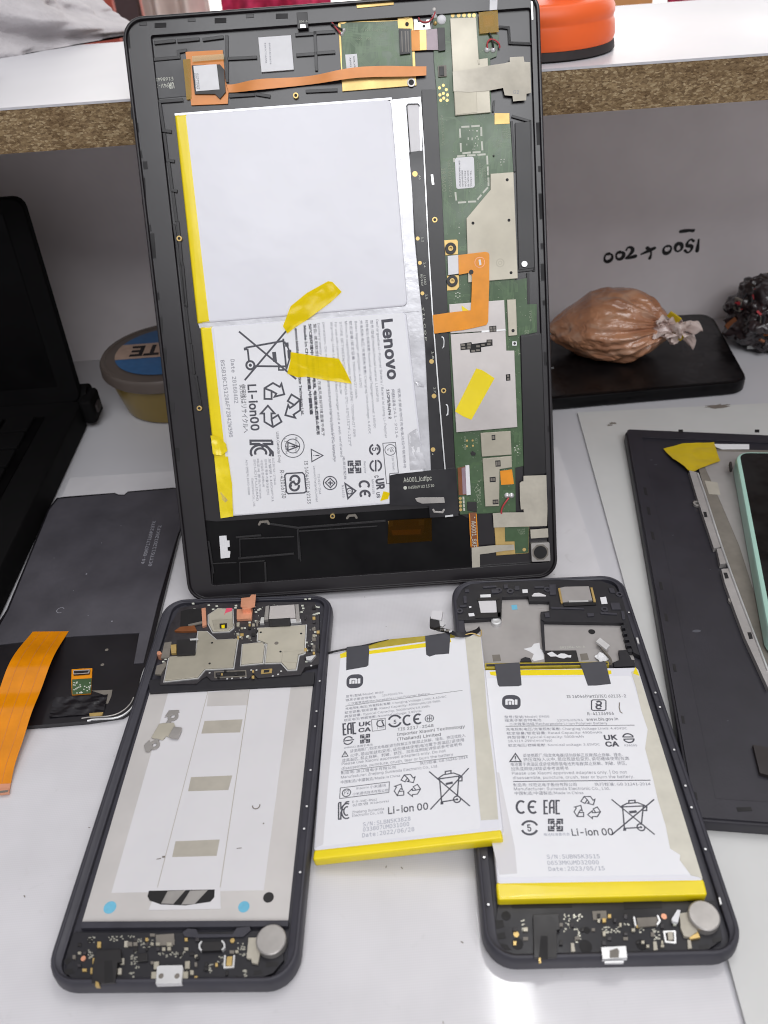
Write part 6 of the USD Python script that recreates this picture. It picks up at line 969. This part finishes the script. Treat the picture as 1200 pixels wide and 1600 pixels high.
# ================================================================== loose display lying at the left
D = flat(-0.14, 0.29, 0.0, 0.0)
dp = thing('display_assembly', D, 'loose phone display lying face down at the left with long orange ribbon cable', 'phone display')
def sd(name, m, view, pts, w0, w1, parent=dp, rc=0): return obj(name, slab(P(D, V(view, *pts), w1 * mm), w0 * mm, w1 * mm), m, parent)
out = V('t', (262, 172), (300, 166), (530, 148), (548, 156), (575, 157), (592, 142), (800, 124), (870, 130), (868, 200), (846, 300), (828, 350), (698, 880), (668, 1000), (640, 1100), (612, 1150), (565, 1180), (400, 1205), (200, 1222), (0, 1235), (-200, 1245), (-190, 1200), (-60, 830), (30, 690), (150, 400), (222, 225))
sd('glass_panel', 'display_black', 'p', out, 0.2, 2.4)
sd('metal_backing', 'display_back', 't', [(268, 176), (530, 152), (548, 160), (576, 161), (592, 147), (800, 130), (862, 134), (860, 200), (838, 300), (820, 350), (735, 640), (664, 935), (620, 938), (645, 796), (340, 812), (0, 850), (-50, 850), (40, 690), (158, 400), (228, 228)], 2.4, 2.9)
obj('bottom_edge', tube(curve([(*D.at(p, 2.2 * mm), 2.2 * mm) for p in V('t', (405, 1204), (500, 1194), (565, 1180), (605, 1150), (632, 1105), (655, 1010), (672, 960))], 24), 0.45 * mm), 'bright_steel', dp, 50)
obj('bottom_edge', tube(curve([(*D.at(p, 2.6 * mm), 2.6 * mm) for p in V('t', (378, 1193), (480, 1184), (550, 1168), (592, 1138), (618, 1095))], 24), 0.3 * mm), 'steel', dp, 50)
ink = Ink(D, 2.95 * mm); ink.text('44-0D07171U0P237X', V('t', (668, 478)), V('t', (722, 278)), 1.7, 34, 0, True).text('0CTT6112D126CF2', V('t', (702, 488)), V('t', (748, 298)), 1.7, 34, 0, True).build('serial_print', 'ink_light', dp)
ink = Ink(D, 2.94 * mm)
for x, y, r in ((400, 524, .35), (518, 743, .4), (30, 685, .4), (408, 716, .2), (560, 300, .2), (340, 600, .2), (250, 450, .18), (470, 380, .2)): ink.disc(V('t', (x, y)), r)
ink.ring(V('t', (280, 692)), 1.7, 0.25, 30, 300).build('scuff', 'ink_light', dp)
for p in ((494, 875), (474, 944)): obj('screw_dot', sheet(Point(*D.at(V('t', p), 2.45 * mm)).buffer(0.75 * mm), 2.46 * mm), 'chip_grey', dp)
fx4 = sd('connector_flex', 'flex_orange', 't', [(332, 965), (427, 960), (424, 1010), (420, 1076), (333, 1082), (330, 1010)], 2.4, 3.0); sd('flex_green', 'board_green', 't', [(334, 1012), (424, 1006), (420, 1076), (334, 1082)], 3.0, 3.15, fx4)
cn = sd('flex_plug', 'chip_black', 't', [(338, 970), (416, 966), (413, 984), (340, 990)], 3.0, 3.8, fx4); obj('plug_rim', slab(LineString([D.at(p, 3.9 * mm) for p in V('t', (340, 972), (413, 968), (411, 982), (342, 987), (340, 972))]).buffer(0.14 * mm), 3.0 * mm, 3.95 * mm), 'bright_steel', fx4)
ink = Ink(D, 3.18 * mm)
for i in range(26):
    x, y = rng.uniform(336, 416), rng.uniform(1022, 1074); ink.fill(V('t', (x, y), (x + 6, y), (x + 6, y + 5), (x, y + 5)))
ink.build('solder_specks', 'silk_white', fx4, kind='stuff')
crumple('crumpled_tape', 'display_black', D, 't', [(250, 1100), (500, 1082), (480, 1170), (228, 1190)], 2.6, 1.6, 30, dp, 11, 0.00006, 130)
sd('gold_strip', 'gold', 't', [(412, 1168), (478, 1163), (470, 1178), (415, 1182)], 2.4, 3.1); sd('grey_patch', 'chip_grey', 't', [(425, 1064), (520, 1060), (515, 1090), (500, 1124), (484, 1124), (490, 1086)], 2.4, 2.5)
# ribbon cable: thin bent strip from the display's edge down onto the counter
zs = A([2.9, 6.2, 9.0, 7.4, 7.6, 4.2, 2.9, 1.0, .5]) * mm
lp = V('t', (152, 792), (95, 860), (36, 955), (-5, 1070), (-40, 1180), (-75, 1300), (-110, 1400), (-135, 1480), (-150, 1552)); rp = V('t', (318, 790), (268, 870), (226, 960), (190, 1060), (142, 1180), (105, 1300), (70, 1405), (52, 1490), (44, 1545))
def g3(p, z): g = GROUND.at(p, z); return np.r_[g, z]
le, re_ = curve([g3(p, z) for p, z in zip(lp, zs)], 60), curve([g3(p, z) for p, z in zip(rp, zs)], 60)
rb = obj('ribbon_cable', ribbon(into(D, le), into(D, re_), 0.00015), 'flex_ribbon', dp, 50)
for fr_ in (0.22, 0.5, 0.78):
    c = le * (1 - fr_) + re_ * fr_; d = (re_ - le) / np.linalg.norm(re_ - le, axis=1)[:, None] * 0.00012; obj('trace', ribbon(into(D, c - d + A([0, 0, .00017])), into(D, c + d + A([0, 0, .00017])), 0.00005), 'flex_copper', rb, 50)
k0 = 56; obj('ribbon_end', ribbon(into(D, le[k0:] + A([0, 0, .0003])), into(D, re_[k0:] + A([0, 0, .0003])), 0.0003), 'copper', rb, 50)
q = V('t', (0, 1522), (40, 1519), (42, 1538), (0, 1544)); obj('ribbon_plug', slab(P(D, q, 1.6 * mm), 0.8 * mm, 1.8 * mm), 'copper', rb); obj('plug_slot', slab(LineString([D.at(p, 1.9 * mm) for p in V('t', (0, 1533), (32, 1529))]).buffer(0.45 * mm), 1.8 * mm, 1.9 * mm), 'chip_grey', rb)
# ================================================================== black laptop standing open at the left
LP = Frame((-0.34, 0.455, -0.0012), (1, 0, 0), (0, 1, 0))
t = thing('laptop', LP, 'black laptop standing open at the left edge in deep shade', 'laptop')
obj('base', pillow(rect4(-0.155, -0.21, 0.158, 0.0), 0.0, 0.017, 0.002, 0.008), 'laptop_black', t, 40)
obj('keyboard_well', slab(sbox(-0.14, -0.115, 0.14, -0.02), 0.0172, 0.0176), 'laptop_screen', t)
for j in range(5):
    for i in range(7): obj('key', pillow(rect4(0.135 - i * 0.019 - 0.0165, -0.037 - j * 0.0185, 0.135 - i * 0.019, -0.0205 - j * 0.0185), 0.0178, 0.0196, 0.0005, 0.0015, 3), 'laptop_black', t, 40)
sc = Frame((0, 0.004, 0.016), (1, 0, 0), (0, math.sin(0.06), math.cos(0.06)))
m = pillow(rect4(-0.155, 0, 0.158, 0.122), 0, 0.007, 0.0015, 0.006); M4 = np.eye(4); M4[:3, 0], M4[:3, 1], M4[:3, 2], M4[:3, 3] = sc.ex, sc.ey, sc.n, sc.O; m.apply_transform(M4); ld = obj('lid', m, 'laptop_black', t, 40)
m = slab(sbox(-0.143, 0.012, 0.146, 0.114), 0.0071, 0.0074); m.apply_transform(M4); obj('screen', m, 'laptop_screen', ld)
obj('hinge', tube([(0.120, 0.006, 0.016), (0.161, 0.006, 0.016)], 0.0075, 14), 'laptop_black', t, 50); obj('side_socket', pillow(rect4(0.158, -0.010, 0.166, 0.010), 0.004, 0.020, 0.002, 0.003), 'laptop_black', t, 40); obj('port', pillow(rect4(0.166, -0.006, 0.1680, 0.002), 0.010, 0.015, 0.0005, 0.001), 'rubber', t, 40)
# ================================================================== tub of paste
TB = Frame((-0.129, 0.478, -0.0012), (1, 0, 0), (0, 1, 0))
t = thing('paste_tub', TB, 'round yellow tub with blue labelled lid half hidden behind the left side of the tablet', 'tub')
obj('body', lathe([(0.0001, 0), (0.031, 0), (0.0335, 0.002), (0.0392, 0.026), (0.0395, 0.0275)]), 'tub_body', t, 40)
obj('lid', lathe([(0.039, 0.0268), (0.0418, 0.0268), (0.0426, 0.0276), (0.0424, 0.0328), (0.0412, 0.0345), (0.039, 0.0345), (0.0385, 0.034), (0.0001, 0.0342)]), 'tub_lid', t, 40)
TL = Frame(TB.O + A([0, 0, 0.0345]), (1, 0, 0), (0, 1, 0)); dsk = Point(0, 0).buffer(0.0325, quad_segs=16); band = sbox(-0.05, -0.009, 0.05, 0.0115)
obj('label', sheet(dsk.difference(band), 0.0348), 'label_blue', t); obj('label_band', sheet(dsk.intersection(band), 0.0349), 'label_cream', t)
sh, wd, cap = glyphs('PASTE', 70, 3); s_ = 0.050 / wd; sh = affinity.scale(sh, s_, 0.013 / cap, origin=(0, 0)); sh = affinity.rotate(affinity.translate(sh, -0.027, -0.0065), 180, origin=(0, 0)); obj('lettering', sheet(affinity.translate(sh, -0.001, 0.001), 0.0351), 'marker', t)
# ================================================================== black tablet, bag of brown powder, bag of scrap
BT = flat(0.118, 0.470, 0.0, -0.0012)
t = thing('small_tablet', BT, 'black tablet lying flat under the tied bag of brown powder', 'tablet')
bq = [BT.at(p, 9 * mm) for p in ((760, 632), (1172, 596), (1112, 488), (800, 505))]
obj('body', pillow(bq, 0, 0.0092, 0.0022, 0.012, 8), 'cover_black', t, 40); obj('screen', slab(Polygon(round_poly(bq, 0.0026, 0.0095, 8)), 0.0092, 0.00926), 'screen_glass', t)
bag = GROUND.at((958, 560), 0.008)
BG = Frame((bag[0], bag[1] + 0.008, 0.0083), (0.97, -0.22, 0), (0.22, 0.97, 0))
t = thing('powder_bag', BG, 'knotted clear plastic bag of brown powder resting on the black tablet', 'plastic bag')
g = trimesh.creation.icosphere(6, 1.0); v = g.vertices.copy(); nk = A([0.86, -0.40, 0.22]); nk /= np.linalg.norm(nk)
s_ = v @ nk; az = np.arctan2(v @ np.cross(nk, [0, 0, 1]), v @ np.cross(nk, np.cross(nk, [0, 0, 1])))
pl_ = 0.045 * np.sin(11 * az + 6 * meshkit.noise(v * 2.2, 4) + 1.5 * s_) * np.clip((s_ + 0.55) / 1.3, 0, 1) + 0.02 * np.sin(23 * az + 4 * meshkit.noise(v * 3, 6)) * np.clip((s_ + 0.2), 0, 1) + 0.26 * (meshkit.fbm(v * 1.8, 3, 8) - 0.5)
pin = 1 - 0.40 * np.clip((s_ - 0.62) / 0.38, 0, 1) ** 1.6
v = v * (1 + pl_)[:, None]; perp = v - (v @ nk)[:, None] * nk; v = (v @ nk)[:, None] * nk + perp * pin[:, None]
tail = np.clip((-v[:, 0] - 0.45) / 0.55, 0, 1); v[:, 1:] *= (1 - 0.30 * tail)[:, None]; v[:, 0] -= 0.16 * tail; v[:, 2] -= 0.30 * tail
v = v * [0.0345, 0.027, 0.0225]; v[:, 2] += 0.019; v[:, 2] = np.where(v[:, 2] < 0.001, 0.001 + 0.1 * (v[:, 2] - 0.001), v[:, 2]); g.vertices = v
L['bag_powder'] = usdkit.material(stage, '/World/Looks/bag_powder', {'tc': ('texture_coordinate', {}), 'mp': ('mapping', {'scale': (0.7, 1.3, 1.5), 'rotation': (0.3, 0.4, 0.5)}), 'n1': ('noise_texture', {'scale': 55.0, 'detail': 4.0, 'distortion': 1.6}), 'n2': ('noise_texture', {'scale': 60.0, 'detail': 4.0}),
    'r1': ('rgb_ramp', {'ramp': [(0.35, lin((160, 108, 78))), (0.62, lin((190, 136, 102)))]}), 'r2': ('rgb_ramp', {'ramp': [(0.5, (0, 0, 0)), (0.72, (0.5, 0.5, 0.5))]}), 'mx': ('mix_color', {'b': lin((206, 176, 154))}), 'n3': ('noise_texture', {'scale': 95.0, 'detail': 3.0, 'distortion': 2.0}), 'bp': ('bump', {'distance': 0.0012}), 'p': ('principled_bsdf', {'roughness': 0.4, 'coat_weight': 0.9, 'coat_roughness': 0.1})},
    [('tc.object', 'mp.vector'), ('mp.vector', 'n1.vector'), ('tc.object', 'n2.vector'), ('mp.vector', 'n3.vector'), ('n2.fac', 'r1.fac'), ('n1.fac', 'r2.fac'), ('r2.color', 'mx.fac'), ('r1.color', 'mx.a'), ('mx.result', 'p.base_color'), ('n3.fac', 'bp.height'), ('bp.normal', 'p.normal'), ('bp.normal', 'p.coat_normal')], 'p.BSDF')
mat('bag_film', (216, 196, 190), 0.22, var=0.08, scale=120, coat=0.5, bump=0.0004, bscale=300)
film('bag_clear', (240, 226, 220), 0.14, 0.55)
obj('filled_bag', g, 'bag_powder', t, True)
nkp = A([0.0345, 0.027, 0.0225]) * nk * 0.98 + [0, 0, 0.019]
def ruffle(dirv, ln, wd, seed, n=44):
    dirv = A(dirv, float) / np.linalg.norm(dirv); sd_ = np.cross(dirv, [0.2, 0.3, 1.0]); sd_ /= np.linalg.norm(sd_); nn = np.cross(dirv, sd_); U, W = np.meshgrid(np.linspace(-1, 1, n), np.linspace(0, 1, n)); q = np.c_[U.ravel() * 2, W.ravel() * 2, np.full(U.size, seed * 1.7)]
    wob = (0.0035 * np.sin(5 * U + seed) * W + 0.009 * (meshkit.fbm(q * 1.3, 3, seed).reshape(U.shape) - 0.5) * (0.3 + W)); wid = wd * (0.35 + 0.75 * W - 0.25 * W ** 3); lnv = ln * W * (1 + 0.12 * np.sin(3 * U + seed) - 0.25 * U ** 2)
    p = nkp + dirv * lnv[..., None] + sd_ * (U * wid)[..., None] + nn * wob[..., None]; p = p.reshape(-1, 3); f = []; N = len(p)
    for j in range(n - 1):
        for i in range(n - 1):
            a = j * n + i; b, c, d = a + 1, a + n + 1, a + n; f += [(a, b, c), (a, c, d), (N + a, N + c, N + b), (N + a, N + d, N + c)]
    return trimesh.Trimesh(np.vstack([p, p - nn * 0.0001]), A(f), process=False)
obj('knot', lathe([(0.0001, -0.0045), (0.006, -0.004), (0.0085, 0), (0.006, 0.0045), (0.0001, 0.005)], 24), 'bag_film', t, 60); UsdGeom.Xformable(stage.GetPrimAtPath('/World/powder_bag/knot')).AddTranslateOp().Set(Gf.Vec3d(*map(float, nkp)))
for i, (d, l_, w_) in enumerate((((0.9, -0.3, -0.42), 0.021, 0.0075), ((1, -0.2, 0.12), 0.021, 0.006), ((0.3, -0.85, -0.35), 0.012, 0.009), ((0.3, -0.7, 0.5), 0.011, 0.008), ((-0.2, -0.6, -0.6), 0.010, 0.009), ((0.9, -0.5, 0.0), 0.013, 0.010), ((0.6, -0.7, 0.6), 0.010, 0.010), ((0.7, -0.5, -0.7), 0.012, 0.009))): obj('bag_tail', ruffle(d, l_ * 0.95, w_ * 1.35, i + 1), 'bag_clear', t, True)
for d, p0 in (((0.5, -0.4, 0.9), (0.004, -0.004, 0.008)), ((0.8, -0.7, -0.3), (0.007, -0.007, -0.002))):
    obj('yellow_tag', trimesh.creation.box((0.008, 0.0012, 0.004), transform=trimesh.transformations.concatenate_matrices(trimesh.transformations.translation_matrix(nkp + p0), trimesh.transformations.euler_matrix(0.2, 0.5, -0.3))), 'tape_amber', t)
JB = Frame((0.2655, 0.493, -0.0012), (1, 0, 0), (0, 1, 0))
t = thing('scrap_bag', JB, 'dark clear wrapped ball of scrap electronic parts at the right edge', 'bag of scrap')
g = trimesh.creation.icosphere(5, 1.0); v = g.vertices; v = v * (1 + 0.75 * (meshkit.fbm(v * 2.6, 5, 21) - 0.5))[:, None] * [0.029, 0.026, 0.026]; v[:, 2] += 0.022; v[:, 2] = np.maximum(v[:, 2], 0.0004); g.vertices = v
mat('scrap_mix', (44, 34, 36), 0.3, var=0.6, scale=160, coat=0.6, bump=0.0012, bscale=260); obj('wrapped_mass', g, 'scrap_mix', t, True)
for i in range(80):
    d = rng.normal(size=3); d /= np.linalg.norm(d); d[1] = -abs(d[1]); p = d * [0.029, 0.026, 0.026] + [0, 0, 0.022]
    if p[2] < 0.004: continue
    b_ = trimesh.creation.box(rng.uniform([.002, .002, .0006], [.009, .006, .002])); b_.apply_transform(trimesh.transformations.euler_matrix(*rng.uniform(0, 6, 3))); b_.apply_translation(p)
    obj('scrap_piece', b_, ['chip_black', 'chip_black', 'board_dark', 'chip_grey', 'rubber', 'flex_brown', 'wire_red'][i % 7], t)
# ================================================================== navy tablet panel with rails at the right, mint phone on it
NP = flat(0.16, 0.27, 0.0, 0.0004)
t = thing('tablet_display', NP, 'large navy black tablet panel lying face down at the right edge with steel rails', 'tablet panel')
def sn(name, m, view, pts, w0, w1, parent=None): return obj(name, slab(P(NP, V(view, *pts), w1 * mm), w0 * mm, w1 * mm), m, parent or t)
nq = [NP.at(p, 6 * mm) for p in ((976, 671), (1420, 690), (1330, 1300), (1083, 1282))]
obj('panel', pillow(nq, 0, 0.006, 0.0012, 0.004, 6), 'panel_navy', t, 40)
obj('raised_border', slab(Polygon(round_poly(nq, 0.001, 0.003)).difference(Polygon(round_poly(nq, 0.0085, 0.002))), 0.006, 0.0068), 'panel_navy', t)
for y in (372, 440, 526, 700, 810, 985, 1165, 1430): 
    x = 372 + (y - 372) * 0.165; sn('clip_slot', 'slot_black', 'u', [(x - 5, y - 14), (x + 5, y - 12), (x + 10, y + 14), (x, y + 12)], 6.8, 6.9)
for x in (497, 762): sn('clip_slot', 'slot_black', 'u', [(x - 8, 158), (x + 8, 158), (x + 8, 168), (x - 8, 168)], 6.8, 6.9)
sn('clip_slot', 'slot_black', 'u', [(690, 1470), (740, 1468), (745, 1482), (695, 1484)], 6.8, 6.9)
sn('metal_sheet', 'chip_grey', 'u', [(540, 225), (900, 232), (900, 1300), (800, 1010), (665, 640), (600, 440)], 6.0, 7.0)
sn('metal_sheet_light', 'floor_grey', 'u', [(556, 232), (900, 240), (900, 900), (790, 840), (700, 560), (640, 420)], 7.0, 7.1)
for q in ([(526, 300), (552, 306), (636, 566), (612, 570), (596, 520), (556, 400)], [(622, 572), (640, 570), (658, 622), (634, 626)], [(638, 642), (664, 640), (740, 830), (800, 990), (800, 1054), (720, 880), (690, 800), (650, 690)]): sn('rail', 'floor_grey', 'u', q, 6.0, 8.4)
obj('rail_edge', tube(curve([(*NP.at(p, 8.6 * mm), 8.6 * mm) for p in V('u', (556, 310), (596, 430), (640, 566), (668, 646), (735, 825), (800, 995))], 20), 0.5 * mm), 'bright_steel', t, 50)
for c, e in (((555, 411), (575, 418)), ((680, 748), (702, 755)), ((735, 872), (750, 876))):
    o, o2 = NP.at(V('u', c), 8 * mm), NP.at(V('u', e), 8 * mm); obj('screw_ear', slab(unary_union([Point(*o).buffer(2.0 * mm), LineString([o, o2]).buffer(1.3 * mm)]).difference(Point(*o).buffer(0.9 * mm)), 6.2 * mm, 7.6 * mm), 'steel', t)
for q in ([(575, 444), (586, 444), (590, 462), (579, 462)], [(645, 655), (658, 655), (664, 674), (652, 676)], [(728, 862), (742, 862), (748, 884), (735, 886)]): sn('rail_slot', 'slot_black', 'u', q, 8.4, 8.45)
sn('white_label', 'paper_white', 'u', [(608, 208), (735, 209), (735, 226), (640, 226), (622, 220)], 7.1, 7.3); wavy('yellow_tape', 'tape_amber', NP, 'u', [(436, 228), (500, 212), (612, 204), (622, 240), (633, 270), (575, 292), (532, 312), (508, 290), (470, 262)], 7.4, 1.0, t, 6, 90)
sn('tape_patch', 'tray_patch', 'u', [(580, 335), (625, 342), (635, 385), (595, 382)], 7.1, 7.16)
for q in ([(748, 1252), (800, 1262), (860, 1270), (860, 1362), (800, 1358), (772, 1350)],): sn('rubber_block', 'rubber', 'u', q, 6.0, 7.6)
ink = Ink(NP, 6.06 * mm)
for x, y, r in ((552, 858, 1.1), (410, 280, .5), (395, 264, .5), (470, 525, .3), (600, 645, .25), (660, 1170, .25), (380, 440, .3)): ink.g.append(affinity.scale(Point(*NP.at(V('u', (x, y)), 6 * mm)).buffer(r * mm, quad_segs=3), 1.7, 0.7))
ink.build('scuff', 'ink_grey', t)
MP = flat(0.2, 0.27, 0.0, 0.0075)
t = thing('phone', MP, 'phone with mint green frame and black screen lying on the navy tablet panel', 'phone')
mq = [MP.at(p, 8.5 * mm) for p in (V('u', (684, 232)), V('u', (1010, 236)), V('u', (1110, 980)), V('u', (808, 900)))]
obj('body', pillow(mq, 0, 0.0085, 0.0016, 0.009, 8), 'mint', t, 40); obj('screen', slab(Polygon(round_poly(mq, 0.0022, 0.0075, 8)), 0.0085, 0.0087), 'screen_glass', t)
obj('side_key', pillow([MP.at(p, 4 * mm) for p in V('u', (664, 278), (672, 274), (676, 300), (668, 304))], 0.003, 0.0055, 0.0003, 0.0005, 3), 'rubber', t, 40)
